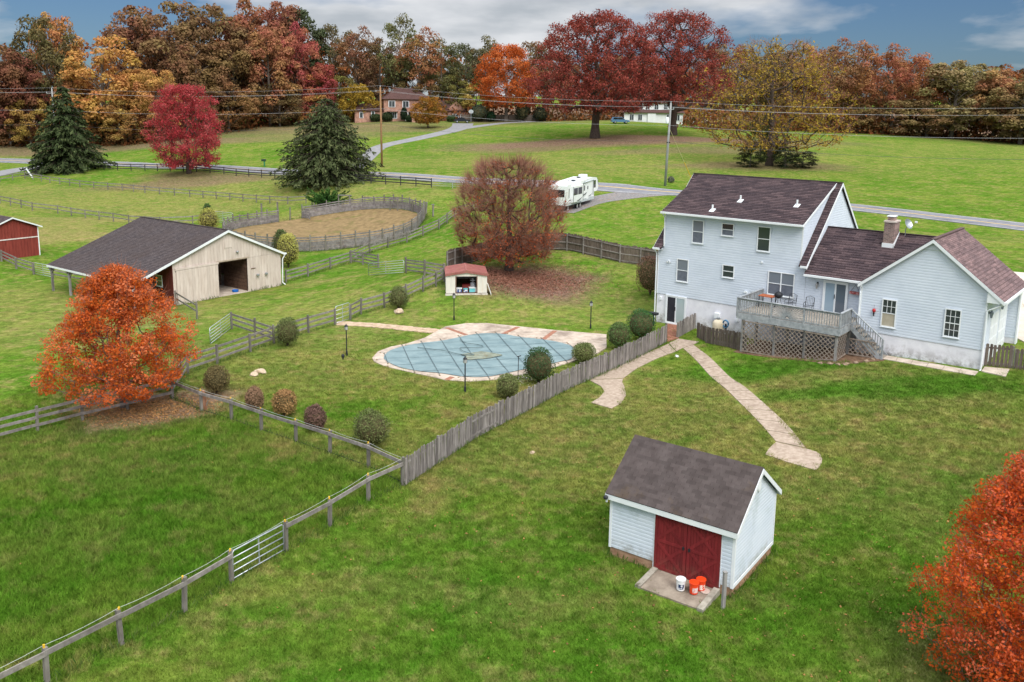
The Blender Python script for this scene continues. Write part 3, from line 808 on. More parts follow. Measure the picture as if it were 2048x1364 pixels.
walk2 = bpy.data.objects.new('curved_walkway', None); col.objects.link(walk2); tag(walk2, kind='structure')
slabs('slab', walk2, [(10.09, 53.82), (8.35, 51.83), (6.71, 49.76), (5.36, 47.95), (4.44, 46.59)], [(10.24, 52.04), (9.27, 51.19), (8.27, 50.06), (7.23, 48.61), (6.36, 47)], 8, concrete_path)
sheet('slab', [(4.38, 46.49), (4.94, 45.46), (5.04, 44.52), (4.67, 43.5), (4.16, 42.69), (5.12, 41.86), (5.74, 42.8), (6.13, 44.02), (6.22, 45.38), (6.19, 46.26), (6.32, 46.86)], concrete_path, .036, .4, parent=walk2)
sheet('slab', [(10.14, 53.91), (10.88, 54.66), (11.38, 54.24), (12.02, 53.77), (11.57, 53.27), (10.77, 52.7), (10.28, 52.09)], concrete_path, .036, .4, parent=walk2)
# brick patio before the cellar door: each brick a piece
patio = bpy.data.objects.new('brick_patio', None); col.objects.link(patio); tag(patio, kind='structure')
pa, pb, pc, pd = (Vector(q) for q in ((10.09, 54.22), (10.87, 54.76), (11.4, 57.3), (10.67, 57.79)))
bm_ = MB().obox((0, 0, 0), (.19, .09, .06)).mesh('brick', brick_pave)
nu, nv = 9, 28
for j in range(nv):
    for i in range(nu):
        u, v = (i + .5 + (.25 if j % 2 else -.25) * .9) / nu, (j + .5) / nv
        if not .03 < u < .97: continue
        p = (pa * (1 - u) + pb * u) * (1 - v) + (pd * (1 - u) + pc * u) * v
        d = pb - pa
        inst(bm_, 'brick', patio, (p.x, p.y, h(p) + .012 + RND.uniform(-.004, .004)), (0, 0, math.atan2(d.y, d.x) + RND.uniform(-.02, .02)), ((pb - pa).length / nu / .205, (pd - pa).length / nv / .1, 1))
sheet('mortar_bed', [tuple(q) for q in (pa, pb, pc, pd)], mat('sand_joint', rgb(120, 88, 70), rgb(140, 104, 84), scale=3), .02, .5, parent=patio)
# slabs along the wing and by the side gate
ws = bpy.data.objects.new('wing_path', None); col.objects.link(ws); tag(ws, kind='structure')
slabs('slab', ws, [(21.2, 47.83), (23.05, 46.04), (24.86, 44.42)], [(20.81, 47.11), (22.65, 45.42), (24.39, 43.87)], 6, slab_conc)
o = tag(sheet('gate_slab', [(25.03, 44.44), (25.51, 45.05), (26.55, 44.52), (25.76, 43.46)], slab_conc, .05, .4), kind='structure')
# flagstones to the pool
fs = bpy.data.objects.new('stepping_path', None); col.objects.link(fs); tag(fs, kind='structure')
flag_m = mat('flagstone', rgb(170, 146, 122), rgb(196, 174, 152), scale=3, rough=.95, rnd=.12)
fl = smooth_open([(-12, 59.41), (-10.2, 58.82), (-8.37, 58.19), (-6.57, 57.53), (-5.09, 57.03)], 10)
k = 0
for i in range(0, len(fl) - 1, 1):
    for s in (-.28, .28):
        p = fl[i] + Vector((RND.uniform(-.08, .08), s + RND.uniform(-.06, .06)))
        n_ = RND.randint(5, 7); r0 = RND.uniform(.24, .33)
        a0 = RND.uniform(0, 6)
        pl = [(p.x + r0 * 1.5 * RND.uniform(.8, 1.1) * math.cos(a0 + 6.283 * q / n_), p.y + r0 * RND.uniform(.8, 1.1) * math.sin(a0 + 6.283 * q / n_)) for q in range(n_)]
        mb = MB(); z = h(p) + .045
        mb.prism([(x, y, z - .06) for x, y in pl], (0, 0, 0), (0, 0, .06))
        mb.build('flagstone', flag_m, fs)

DECK_PL = [(-8.31, 50.16), (-8.18, 51.6), (-7.54, 52.7), (-6.65, 53.44), (-5.63, 54.98), (-5.17, 56.26), (-4.52, 57.97), (-3.16, 58.92), (-1.73, 59.08), (0.19, 58.38), (2.99, 57.35), (5.25, 56.71), (6.39, 56.41), (6.05, 53.15), (5.25, 51.65), (3.66, 49.95), (2.59, 48.85), (1.36, 47.69), (0.39, 47.12), (-0.86, 46.29), (-2.26, 45.88), (-3.6, 46.09), (-4.9, 46.93), (-6.28, 47.81), (-7.37, 48.58), (-8.08, 49.43)]
POOL_PL = [(-7.63, 50.35), (-7.54, 51.4), (-7.24, 52.11), (-6.58, 52.88), (-5.69, 53.55), (-4.57, 54.1), (-3.39, 55.06), (-2.53, 55.81), (-1.64, 56.16), (-0.47, 56.01), (0.52, 55.35), (1.63, 54.93), (2.85, 54.33), (3.78, 53.35), (3.93, 52.29), (3.66, 50.48), (2.93, 49.8), (1.59, 48.78), (0.59, 48.04), (-0.21, 47.42), (-1.04, 46.83), (-1.91, 46.61), (-2.87, 46.75), (-3.97, 47.25), (-4.96, 47.49), (-6.2, 48.1), (-7.01, 48.96), (-7.44, 49.66)]
PZ = .05
pool_deck = tag(sheet('pool_deck', DECK_PL, pool_conc, 0, .8, .12, flat=PZ), kind='structure')
def strip(name, a, b2, w, m, z, parent=None, th=.01):
    a, b2 = Vector(a), Vector(b2); d = (b2 - a).normalized(); n_ = Vector((-d.y, d.x)) * w / 2
    mb = MB()
    mb.prism([(*(a + n_), z), (*(a - n_), z), (*(b2 - n_), z), (*(b2 + n_), z)], (0, 0, 0), (0, 0, th))
    return mb.build(name, m, parent)
for a, b2 in (((-0.57, 56.07), (0.47, 58.02)), ((2.09, 54.84), (2.98, 57.17)), ((-4.42, 57.58), (-2.96, 55.73)), ((-3.25, 46.64), (-3.54, 46.09))):
    strip('brick_band', a, b2, .32, brick_pave, PZ, pool_deck, .006)
# winter cover: one tight sheet with webbing straps, sagging towards the middle
cover = thing('pool_cover', 'pale blue-green winter safety cover stretched over the kidney-shaped swimming pool', 'pool cover')
cover_m = mat('pool_cover_mesh', rgb(106, 128, 134), rgb(130, 150, 154), scale=.9, rough=.75, stretch=(1, 1.6, 1), detail=8, c3=rgb(154, 172, 174), c3scale=1.6, c3lo=.62, c3hi=.75)
pc_ = np.mean(np.array(POOL_PL), axis=0)
rim = smooth_closed(POOL_PL, 5)
mb = MB(); rings = []
for s, dz in ((1, .035), (.97, .05), (.8, .03), (.6, .005), (.4, -.012), (.2, -.02)):
    rings.append([(pc_[0] + (p[0] - pc_[0]) * s, pc_[1] + (p[1] - pc_[1]) * s, PZ + dz) for p in rim])
rings[4:] = [[(x, y, PZ + .012 + .0) for x, y, z in r] for r in rings[4:]]
for r0, r1 in zip(rings[:-1], rings[1:]):
    for i in range(len(rim)):
        j = (i + 1) % len(rim); mb.face((r0[i], r0[j], r1[j], r1[i]))
mb.face(rings[-1])
mb.build('cover_sheet', cover_m, cover, smooth=True)
strap_m = mat('dark_webbing', rgb(70, 86, 92), rgb(92, 108, 112), scale=6, rough=.8)
strap_l = mat('pale_webbing', rgb(96, 118, 124), rgb(118, 138, 142), scale=6, rough=.8)
def clip_line(p, d, poly, ext=.45):
    """where a line crosses the pool outline, a little longer at each end"""
    ts = []
    for i in range(len(poly)):
        a, b2 = Vector(poly[i - 1]), Vector(poly[i]); e = b2 - a
        den = d.x * e.y - d.y * e.x
        if abs(den) < 1e-6: continue
        w_ = a - p
        t_ = (w_.x * e.y - w_.y * e.x) / den; u_ = (w_.x * d.y - w_.y * d.x) / den
        if 0 <= u_ < 1: ts.append(t_)
    if len(ts) < 2: return None
    return min(ts) - ext, max(ts) + ext
dS = (Vector((-0.44, 47.6)) - Vector((-2.53, 55.87))).normalized()
nS = Vector((dS.y, -dS.x))
anchor_m = mat('brass_anchor', rgb(120, 105, 80), rgb(150, 132, 100), scale=8)
def strap(p, d, m, w, nm, lift):
    cl = clip_line(p, d, rim)
    if not cl: return
    mb = MB(); K = 14
    pts = []
    for i in range(K + 1):
        q = p + d * (cl[0] + (cl[1] - cl[0]) * i / K)
        s = min(1, (Vector(q) - Vector(pc_)).length / 4.5)
        inside_ = 0 < i < K
        z = PZ + (.018 + .04 * s if inside_ else .012) + lift
        pts.append((q.x, q.y, z))
    n_ = Vector((-d.y, d.x)) * w / 2
    for a, b2 in zip(pts[:-1], pts[1:]):
        mb.face(((a[0] + n_.x, a[1] + n_.y, a[2]), (a[0] - n_.x, a[1] - n_.y, a[2]), (b2[0] - n_.x, b2[1] - n_.y, b2[2]), (b2[0] + n_.x, b2[1] + n_.y, b2[2])))
    s_ = mb.build(nm, m, cover)
    for e in (pts[0], pts[-1]):
        MB().lathe([(.05, -.015), (.05, .012), (.02, .02)], e, 8).build('anchor', anchor_m, s_)
for i in range(-9, 10):
    strap(Vector(pc_) + nS * (i * 1.3 + .2), dS, strap_m, .04, 'strap', .012)
for i in range(-5, 6):
    strap(Vector(pc_) + dS * (i * 1.45), nS, strap_l, .04, 'cross_strap', .006)
pud_c = (-1.93, 50.76)
pm = mat('murky_puddle', rgb(118, 128, 116), rgb(156, 164, 148), rough=.2, scale=2.4, spec=.5, c3=rgb(128, 116, 78), c3scale=3.2)
mb = MB()
mb.face([(pud_c[0] + 1.1 * (1 + .22 * math.sin(3 * a + 1) + .1 * math.sin(7 * a)) * math.cos(a), pud_c[1] + .8 * (1 + .25 * math.sin(2 * a) + .1 * math.sin(5 * a)) * math.sin(a), PZ + .058) for a in [6.283 * i / 40 for i in range(40)]])
tag(mb.build('puddle', pm), 'murky puddle with rotting leaves lying on the pool cover', 'puddle')
mb = MB()
hp = smooth_open([(*(-5.83, 52.31), PZ + .09), (*(-4.05, 51.56), PZ + .1), (*(-3.24, 50.92), PZ + .1), (*(-2.23, 50.75), PZ + .1), (*(-2.95, 51.61), PZ + .1), (*(-3.12, 52.41), PZ + .1), (*(-2.24, 52.32), PZ + .1), (*(-1.76, 52.7), PZ + .1), (*(-2.22, 53.16), PZ + .1), (*(-2.93, 53.52), PZ + .1), (*(-3.3, 54.4), PZ + .1)], 8)
mb.tube(hp, .022, 6)
tag(mb.build('drain_hose', mat('hose_grey', rgb(92, 110, 112), rgb(112, 128, 130)), smooth=True), 'thin dark hose snaking over the pool cover to the puddle', 'hose')

# ------------------------------------------------------------------ shared building materials and pieces
siding_m = mat('pale_blue_vinyl_siding', rgb(206, 216, 230), rgb(216, 225, 238), scale=.8, rough=.55, c3=rgb(192, 203, 218), c3scale=.35, c3lo=.55, c3hi=.8)
trim_m = mat('white_trim', rgb(226, 232, 238), rgb(236, 240, 244), scale=1.5, rough=.5)
stucco_0 = mat('white_foundation_stucco', rgb(222, 223, 232), rgb(238, 239, 246), scale=1.6, rough=.9, c3=rgb(168, 168, 174), c3scale=.8, c3lo=.58, c3hi=.78, bump=.1)
stucco_a = mat('stained_cellar_stucco', rgb(222, 223, 232), rgb(238, 239, 246), scale=1.6, rough=.9, c3=rgb(176, 176, 184), c3scale=.8, c3lo=.56, c3hi=.78, grime=(1.5, .4, rgb(120, 112, 104)))
stucco_m = mat('stained_wing_stucco', rgb(222, 223, 232), rgb(238, 239, 246), scale=1.6, rough=.9, c3=rgb(176, 176, 184), c3scale=.8, c3lo=.56, c3hi=.78, grime=(2.1, 1.2, rgb(116, 110, 106)))
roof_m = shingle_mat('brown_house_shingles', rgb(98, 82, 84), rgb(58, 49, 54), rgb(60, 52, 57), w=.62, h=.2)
roof_lit = shingle_mat('lit_wing_shingles', rgb(136, 112, 112), rgb(96, 80, 82), rgb(104, 88, 90), w=.62, h=.2)  # paler copy of the house shingles, the lit slope painted into the colour
glass_dark = glass_mat('window_glass_dark', rgb(58, 66, 70))
glass_grey = glass_mat('window_glass_curtained', rgb(120, 128, 140), .12)
glass_pale = glass_mat('window_glass_pale', rgb(150, 172, 190), .1)
screen_m = mat('insect_screen', rgb(96, 102, 114), rgb(112, 118, 130), scale=4, rough=.6)
dark_in = mat('dark_interior', rgb(44, 44, 52), rgb(56, 56, 64), scale=2)
grey_metal = mat('grey_metal', rgb(150, 156, 162), rgb(176, 182, 188), scale=4, rough=.4, metal=.6)
black_metal = mat('black_metal', rgb(36, 38, 42), rgb(50, 52, 58), scale=6, rough=.5)
grey_wood = mat('weathered_grey_wood', rgb(122, 120, 118), rgb(160, 158, 156), scale=5, stretch=(1, 1, .25), rough=.95, rnd=.14, c3=rgb(98, 92, 88), c3scale=.9)
deck_wood = mat('deck_grey_wood', rgb(132, 138, 144), rgb(168, 172, 176), scale=5, rough=.95, rnd=.12, c3=rgb(112, 110, 106), c3scale=.8)
deck_floor_m = mat('deck_board_wood', rgb(128, 122, 114), rgb(158, 150, 140), scale=5, rough=.95, rnd=.12)
lattice_m = mat('lattice_wood', rgb(128, 116, 106), rgb(162, 150, 140), scale=6, rough=.95)
def siding(name, parent, poly, o, ux, n, m=None, course=.155, lap=.017):
    """lapped boards over a convex outline poly [(u,z)], wall plane through o with direction ux and outward normal n"""
    m = m or siding_m
    o, ux, n = Vector(o), Vector(ux), Vector(n)
    z0 = min(p[1] for p in poly); z1 = max(p[1] for p in poly)
    def span(z):
        xs = []
        for i in range(len(poly)):
            (a, za), (b2, zb) = poly[i - 1], poly[i]
            if za == zb:
                if abs(za - z) < 1e-6: xs += [a, b2]
            elif min(za, zb) - 1e-9 <= z <= max(za, zb) + 1e-9:
                xs.append(a + (b2 - a) * (z - za) / (zb - za))
        return (min(xs), max(xs)) if xs else None
    mb = MB()
    P = lambda u, z, d: o + ux * u + Vector((0, 0, z)) + n * d
    z = z0
    while z < z1 - 1e-4:
        zt = min(z + course, z1)
        a, b2 = span(z + 1e-5), span(zt - 1e-5)
        if a and b2:
            zk = z + (zt - z) * .6; k_ = span(zk)
            mb.face((P(a[0], z, lap), P(a[1], z, lap), P(k_[1], zk, lap * .92), P(k_[0], zk, lap * .92)))
            mb.face((P(k_[0], zk, lap * .92), P(k_[1], zk, lap * .92), P(b2[1], zt, .001), P(b2[0], zt, .001)))
            mb.face((P(a[0], z, .0), P(a[1], z, .0), P(a[1], z, lap), P(a[0], z, lap)))
        z = zt
    return mb.build(name, m, parent)
def roof_plane(mb, e0, e1, r1, r0, course=.2, step=.022, thick=.10):
    """shingled slope as overlapping courses, eave e0-e1, ridge r0-r1; UV in metres"""
    e0, e1, r0, r1 = map(Vector, (e0, e1, r0, r1))
    sl = ((r0 - e0).length + (r1 - e1).length) / 2
    k = max(2, int(sl / course))
    nrm = (e1 - e0).cross(r0 - e0).normalized()
    if nrm.z < 0: nrm = -nrm
    dirU = (e1 - e0).normalized()
    U = lambda p: (p - e0).dot(dirU)
    for i in range(k):
        s, s2 = i / k, (i + 1) / k
        a, b2 = e0.lerp(r0, s), e1.lerp(r1, s)
        c_, d_ = e1.lerp(r1, s2), e0.lerp(r0, s2)
        up = nrm * step
        mb.face((a + up, b2 + up, c_, d_), [(U(a), s * sl), (U(b2), s * sl), (U(c_), s2 * sl), (U(d_), s2 * sl)])
        mb.face((a, b2, b2 + up, a + up), [(U(a), s * sl), (U(b2), s * sl), (U(b2), s * sl), (U(a), s * sl)])
    dn = Vector((0, 0, -thick))
    # underside and rims
    mb.face((e0 + dn, e1 + dn, r1 + dn, r0 + dn))
    for a, b2 in ((e0, e1), (e1, r1), (r1, r0), (r0, e0)):
        mb.face((a, b2, b2 + dn, a + dn))
def window(parent, x, z, w, hgt, o, ux, n, kind='double', glass=None, grid=None, lower=None):
    """framed window standing on a wall: casing, sill, sashes, panes"""
    o, ux, n = Vector(o), Vector(ux), Vector(n)
    P = lambda u, zz, d: o + ux * u + Vector((0, 0, zz)) + n * d
    def bar(mb, u0, z0, u1, z1, d0, d1):
        pts = [P(u0, z0, d0), P(u1, z0, d0), P(u1, z1, d0), P(u0, z1, d0)]
        mb.prism(pts, (0, 0, 0), n * (d1 - d0))
    t_ = .06
    fr = MB()
    bar(fr, x, z, x + t_, z + hgt, .0, .055); bar(fr, x + w - t_, z, x + w, z + hgt, .0, .055)
    bar(fr, x + t_, z + hgt - t_, x + w - t_, z + hgt, .0, .055); bar(fr, x + t_, z, x + w - t_, z + t_, .0, .055)
    win = fr.build('window', trim_m, parent)
    sl = MB(); bar(sl, x - .02, z - .03, x + w + .02, z - .002, 0, .085); sl.build('sill', trim_m, win)
    def pane(u0, z0, u1, z1, g, d=.018, gr=None):
        mb = MB(); mb.face([P(u0, z0, d), P(u1, z0, d), P(u1, z1, d), P(u0, z1, d)]); mb.build('pane', g, win)
        if gr:
            c_, r_ = gr
            mt = MB()
            for i in range(1, c_):
                u = u0 + (u1 - u0) * i / c_; bar(mt, u - .011, z0, u + .011, z1, d + .002, d + .018)
            for i in range(1, r_):
                zz = z0 + (z1 - z0) * i / r_; bar(mt, u0, zz - .011, u1, zz + .011, d + .003, d + .02)
            mt.build('muntins', trim_m, win)
    g = glass or glass_dark
    halves = [(x + t_, x + w - t_)] if kind == 'double' else [(x + t_, x + w / 2 - .035), (x + w / 2 + .035, x + w - t_)]
    if kind == 'pair':
        ml = MB(); bar(ml, x + w / 2 - .034, z + t_, x + w / 2 + .034, z + hgt - t_, .0, .05); ml.build('mullion', trim_m, win)
    for u0, u1 in halves:
        zm = z + hgt * .5
        rl = MB(); bar(rl, u0, zm - .022, u1, zm + .022, .012, .04); rl.build('meeting_rail', trim_m, win)
        pane(u0, zm + .022, u1, z + hgt - t_, g, .02, grid)
        pane(u0, z + t_, u1, zm - .022, lower or g, .014, grid if lower is None else None)
    return win

# ------------------------------------------------------------------ the house
HX, HY, HZ, HYAW = 10.0, 58.46, 2.486, -.6949
house = thing('house', 'pale blue-sided two-storey house with brown shingle roof, rear deck and garage wing', 'house', (HX, HY, HZ), HYAW)
X_, Y_, NF, NB, NL, NR_ = (1, 0, 0), (0, 1, 0), (0, -1, 0), (0, 1, 0), (-1, 0, 0), (1, 0, 0)
W_, E0, E1, ZE, ZR, YR, ZC, OH = 10.27, .43, .35, 5.71, 7.96, 4.77, 3.23, .40
XB, JOG, XW, ZPK, XPK = 13.89, .85, 20.39, 5.70, 17.5
YB = 2 * YR
# foundations
MB().box(0, 0.02, -3.2, W_, YB, 0).build('foundation', stucco_a, house)
MB().box(W_, 0.04, -3.2, XB, 6.2, -.002).build('foundation', stucco_m, house)
MB().box(XB, -JOG + .02, -3.2, XW, 5.1, -.004).build('foundation', stucco_m, house)
MB().box(20.39, 4.75, -3.2, 20.95, 5.1, -.35).build('foundation', stucco_m, house)
# walls with lapped boards over a solid core
core = MB(); core.box(.01, .01, 0, W_ - .01, YB - .01, 3.42)
core.prism([(.02, .02, 3.42), (.02, YB - .02, 3.42), (.02, YB - .02, 3.5), (.02, YR, ZR - .22), (.02, .02, 3.5)], (0, 0, 0), (W_ - .04, 0, 0))
core.prism([(E0 + .01, .012, 3.5), (E0 + .01, YR, ZR - .25), (E0 + .01, .012, 5.78)], (0, 0, 0), (W_ - E0 - E1 - .02, 0, 0))
core.box(W_, .03, 0, XB, 6.1, 2.72)
core.build('wall_core', trim_m, house)
siding('wall', house, [(0, 0), (W_, 0), (W_, 3.45), (0, 3.45)], (0, 0, 0), X_, NF)
siding('dormer_wall', house, [(E0, 3.45), (W_ - E1, 3.45), (W_ - E1, 5.75), (E0, 5.75)], (0, 0, 0), X_, NF)
for xx, nn in ((0, NL), (W_, NR_)):
    siding('gable_wall', house, [(0, 0), (YB, 0), (YB, 3.5), (YR, ZR - .2), (0, 3.5)], (xx, 0, 0), Y_, nn)
for xx, nn in ((E0, NL), (W_ - E1, NR_)):
    siding('dormer_cheek', house, [(0, 3.55), (YR - .1, ZR - .3), (0, 5.8)], (xx, 0, 0), Y_, nn)
siding('wall', house, [(0, 0), (W_, 0), (W_, 3.45), (0, 3.45)], (0, YB, 0), X_, NB)
siding('breezeway_wall', house, [(W_, 0), (XB, 0), (XB, 2.75), (W_, 2.75)], (0, .018, 0), X_, NF)
GBL = [(XB, 0), (XW, 0), (XW, ZPK - .79 * (XW - XPK) - .12), (XPK, ZPK - .12), (XB, ZPK - .79 * (XPK - XB) - .12)]
wc = MB(); wc.prism([(u, -JOG + .01, z) for u, z in GBL], (0, 0, 0), (0, 5.9, 0)); wc.build('wing_core', trim_m, house)
siding('wing_wall', house, GBL, (0, -JOG, 0), X_, NF)
siding('wing_side_wall', house, [(-JOG, 0), (5.1, 0), (5.1, 3.2), (-JOG, 3.2)], (XW, 0, 0), Y_, NR_)
siding('return_wall', house, [(XW, -.35), (20.95, -.35), (20.95, 2.75), (XW, 2.75)], (0, 4.75, 0), X_, NF)
MB().box(20.95, 4.70, -.9, 21.03, 5.12, 2.8).build('corner_post', trim_m, house)
# corner boards
for (x0, y0, z0, z1) in ((-.02, -.025, 0, 3.4), (E0 - .02, -.025, 3.45, 5.6), (W_ - E1 - .06, -.025, 3.45, 5.6), (XB - .01, -JOG - .025, 0, 2.55), (XW - .07, -JOG - .025, 0, 3.1)):
    MB().box(x0, y0, z0, x0 + .08, y0 + .04, z1).build('corner_board', trim_m, house)
# roofs
rf = MB()
A_ = (-.18, -OH, ZC); B_ = (E0 - .02, -OH, ZC)
roof_plane(rf, A_, B_, (E0 - .02, YR, ZR), (-.18, YR, ZR))
roof_plane(rf, (W_ - E1 + .02, -OH, ZC), (W_ + .15, -OH, ZC), (W_ + .15, YR, ZR), (W_ - E1 + .02, YR, ZR))
roof_plane(rf, (-.18, YB + OH, ZC), (W_ + .15, YB + OH, ZC), (W_ + .15, YR, ZR), (-.18, YR, ZR))
main_roof = rf.build('roof', roof_m, house)
rf = MB(); roof_plane(rf, (E0 - .12, -OH, ZE), (W_ - E1 + .12, -OH, ZE), (W_ - E1 + .12, YR, ZR + .03), (E0 - .12, YR, ZR + .03)); rf.build('dormer_roof', roof_m, house)
rf = MB(); rc = MB().beam((-.2, YR, ZR + .03), (W_ + .17, YR, ZR + .03), .22, .03); rc.build('ridge_cap', roof_m, main_roof)
ZBE, ZBR, YBR = 2.76, 5.31, 3.09
rf = MB(); roof_plane(rf, (W_ + .03, -OH, ZBE), (XPK, -OH, ZBE), (XPK, YBR, ZBR), (W_ + .03, YBR, ZBR))
roof_plane(rf, (W_ + .03, 6.5, ZBE), (XPK, 6.5, ZBE), (XPK, YBR, ZBR), (W_ + .03, YBR, ZBR)); broof = rf.build('breezeway_roof', roof_m, house)
MB().beam((W_ + .03, YBR, ZBR + .012), (XPK, YBR, ZBR + .012), .2, .03).build('ridge_cap', roof_m, broof)
# wing roof: right slope in the paler copy, its light put into the colour
ZL = ZPK - .79 * (XPK - XB + .14); ZRr = ZPK - .79 * (21.2 - XPK)
rf = MB(); roof_plane(rf, (XB - .14, 5.3, ZL), (XB - .14, -JOG - .2, ZL), (XPK, -JOG - .2, ZPK), (XPK, 5.3, ZPK)); rf.build('wing_roof_slope', roof_m, house)
rf = MB(); roof_plane(rf, (21.2, -JOG - .2, ZRr), (21.2, 5.3, ZRr), (XPK, 5.3, ZPK), (XPK, -JOG - .2, ZPK)); wr = rf.build('wing_roof_slope', roof_lit, house)
MB().beam((XPK, -JOG - .22, ZPK + .02), (XPK, 5.32, ZPK + .02), .22, .035).build('ridge_cap', roof_lit, wr)
# white rake boards, fascias, soffits
def rake(mb, p, q, w=.17, t_=.03, nrm=(0, -1, 0)):
    p, q = Vector(p), Vector(q); dn = Vector((0, 0, -w))
    mb.prism([p, q, q + dn, p + dn], (0, 0, 0), Vector(nrm) * t_)
def rake_piece(parent, *a):
    mb = MB(); rake(mb, *a); return mb.build('rake_board', trim_m, parent)
for a in (((XB - .16, -JOG - .2, ZL - .015), (XPK, -JOG - .2, ZPK - .015), .19), ((21.22, -JOG - .2, ZRr - .015), (XPK, -JOG - .2, ZPK - .015), .19),
          ((W_ + .15, -OH, ZC - .015), (W_ + .15, YR, ZR - .015), .19, .03, (1, 0, 0)), ((W_ + .15, YB + OH, ZC - .015), (W_ + .15, YR, ZR - .015), .19, .03, (1, 0, 0)),
          ((-.18, -OH, ZC - .015), (-.18, YR, ZR - .015), .19, .03, (-1, 0, 0)), ((-.18, YB + OH, ZC - .015), (-.18, YR, ZR - .015), .19, .03, (-1, 0, 0)),
          ((W_ - E1 + .12, -OH, ZE - .012), (W_ - E1 + .12, YR, ZR), .15, .025, (1, 0, 0)), ((E0 - .12, -OH, ZE - .012), (E0 - .12, YR, ZR), .15, .025, (-1, 0, 0))):
    rake_piece(house, *a)
MB().prism([(XW, -JOG - .19, ZRr - .14), (21.2, -JOG - .19, ZRr - .14), (21.2, -JOG - .19, ZRr), (XW, -JOG - .19, ZRr + .5)], (0, 0, 0), (0, .25, 0)).build('eave_return', trim_m, house)
MB().box(XB - .15, -JOG - .19, ZL - .16, XB + .05, -JOG + .0, ZL - .02).build('eave_return', trim_m, house)
MB().prism([(XPK - .62, -JOG - .04, ZPK - .62), (XPK + .62, -JOG - .04, ZPK - .62), (XPK, -JOG - .04, ZPK - .13)], (0, 0, 0), (0, .03, 0)).build('gable_panel', trim_m, house)
gv = MB()
for i in range(5):
    z = ZPK - .57 + i * .085; hw = (ZPK - .16 - z) / .79 * .92
    gv.beam((XPK - hw, -JOG - .055, z), (XPK + hw, -JOG - .055, z), .02, .03)
gv.build('gable_vent', siding_m, house)
for (x0, x1, z, s0, s1) in ((E0 - .14, W_ - E1 + .14, ZE, E0 - .1, W_ - E1 + .1), (-.2, E0 - .14, ZC, -.18, E0 - .1), (W_ - E1 + .14, W_ + .17, ZC, W_ - E1 + .1, W_ + .1), (W_ + .05, XB - .1, ZBE, W_ + .05, XB)):
    gu = MB().box(x0, -OH - .12, z - .13, x1, -OH, z - .01).build('gutter', trim_m, house)
    MB().box(s0, -OH, z - .14, s1, 0, z - .105).build('soffit', trim_m, gu)
gu = MB().box(21.2, -JOG - .2, ZRr - .13, 21.32, 5.3, ZRr - .01).build('gutter', trim_m, house)
MB().box(XW, -JOG, ZRr - .14, 21.2, 5.2, ZRr - .105).build('soffit', trim_m, gu)
for pts in ([(-.08, -OH - .06, ZC - .13), (-.08, -.1, ZC - .45), (-.08, -.06, -2.0)], [(E0 - .02, -OH - .06, ZE - .1), (E0 + .0, -.08, ZE - .42), (E0, -.07, 3.3)],
            [(XB - .2, -OH - .06, ZBE - .12), (XB - .12, -.6, ZBE - .35), (XB - .03, -JOG - .05, ZBE - .55), (XB - .03, -JOG - .05, -1.25)],
            [(21.25, -JOG - .1, ZRr - .12), (20.7, -JOG - .08, ZRr - .45), (XW + .03, -JOG - .06, ZRr - .6), (XW + .03, -JOG - .06, -1.05), (XW - .02, -JOG - .35, -1.2)]):
    MB().tube(pts, .045, 6).build('downspout', trim_m, house)
# windows
for (x, z, w, hg, kd, g, lo) in ((2.485, 3.764, .85, 1.556, 'double', glass_grey, screen_m), (4.573, 4.469, .875, .836, 'double', glass_dark, screen_m), (7.034, 3.752, .87, 1.58, 'double', glass_dark, glass_dark),
                          (1.462, 1.048, .888, 1.553, 'double', glass_grey, screen_m), (4.787, 1.765, .844, .85, 'double', glass_dark, glass_dark), (7.905, 1.092, 1.712, 1.506, 'pair', glass_grey, screen_m)):
    window(house, x, z, w, hg, (0, -.028, 0), X_, NF, kd, g, None, lo)
tan_blind = mat('tan_blind', rgb(166, 158, 140), rgb(186, 178, 160), scale=2)
window(house, 15.104, .431, .81, 1.617, (0, -JOG - .028, 0), X_, NF, 'double', glass_dark, (3, 2), tan_blind)
window(house, 18.402, .437, .824, 1.571, (0, -JOG - .028, 0), X_, NF, 'double', glass_dark, (3, 2))
window(house, 3.0, 4.1, .7, 1.1, (W_ + .028, 0, 0), Y_, NR_, 'double', glass_dark)
# sliding doors
def slider(x, z, w, hg, y, g1, g2, open_=False):
    fr = MB()
    fr.box(x, y - .07, z, x + .09, y, z + hg); fr.box(x + w - .09, y - .07, z, x + w, y, z + hg)
    fr.box(x + .09, y - .07, z + hg - .09, x + w - .09, y, z + hg); fr.box(x + .09, y - .08, z - .02, x + w - .09, y, z + .05)
    d = fr.build('sliding_door', trim_m, house)
    xm = x + w / 2
    for k, (u0, u1, g, dy) in enumerate(((x + .09, xm, g1, .02), (xm, x + w - .09, g2, .035))):
        lf = MB(); yy = y - dy
        lf.box(u0, yy - .03, z + .05, u0 + .05, yy, z + hg - .09); lf.box(u1 - .05, yy - .03, z + .05, u1, yy, z + hg - .09)
        lf.box(u0 + .05, yy - .03, z + .05, u1 - .05, yy, z + .12); lf.box(u0 + .05, yy - .03, z + hg - .15, u1 - .05, yy, z + hg - .09)
        l = lf.build('door_leaf', trim_m, d)
        mb = MB(); mb.face([(u0 + .05, yy - .012, z + .12), (u1 - .05, yy - .012, z + .12), (u1 - .05, yy - .012, z + hg - .15), (u0 + .05, yy - .012, z + hg - .15)])
        mb.build('door_pane', g, d)
    MB().box(xm - .03, y - .11, z + .95, xm, y - .065, z + 1.2).build('door_handle', black_metal, d)
slider(11.408, .50, 1.475, 1.995, -.03, glass_pale, glass_mat('glass_dusk', rgb(92, 104, 118)))
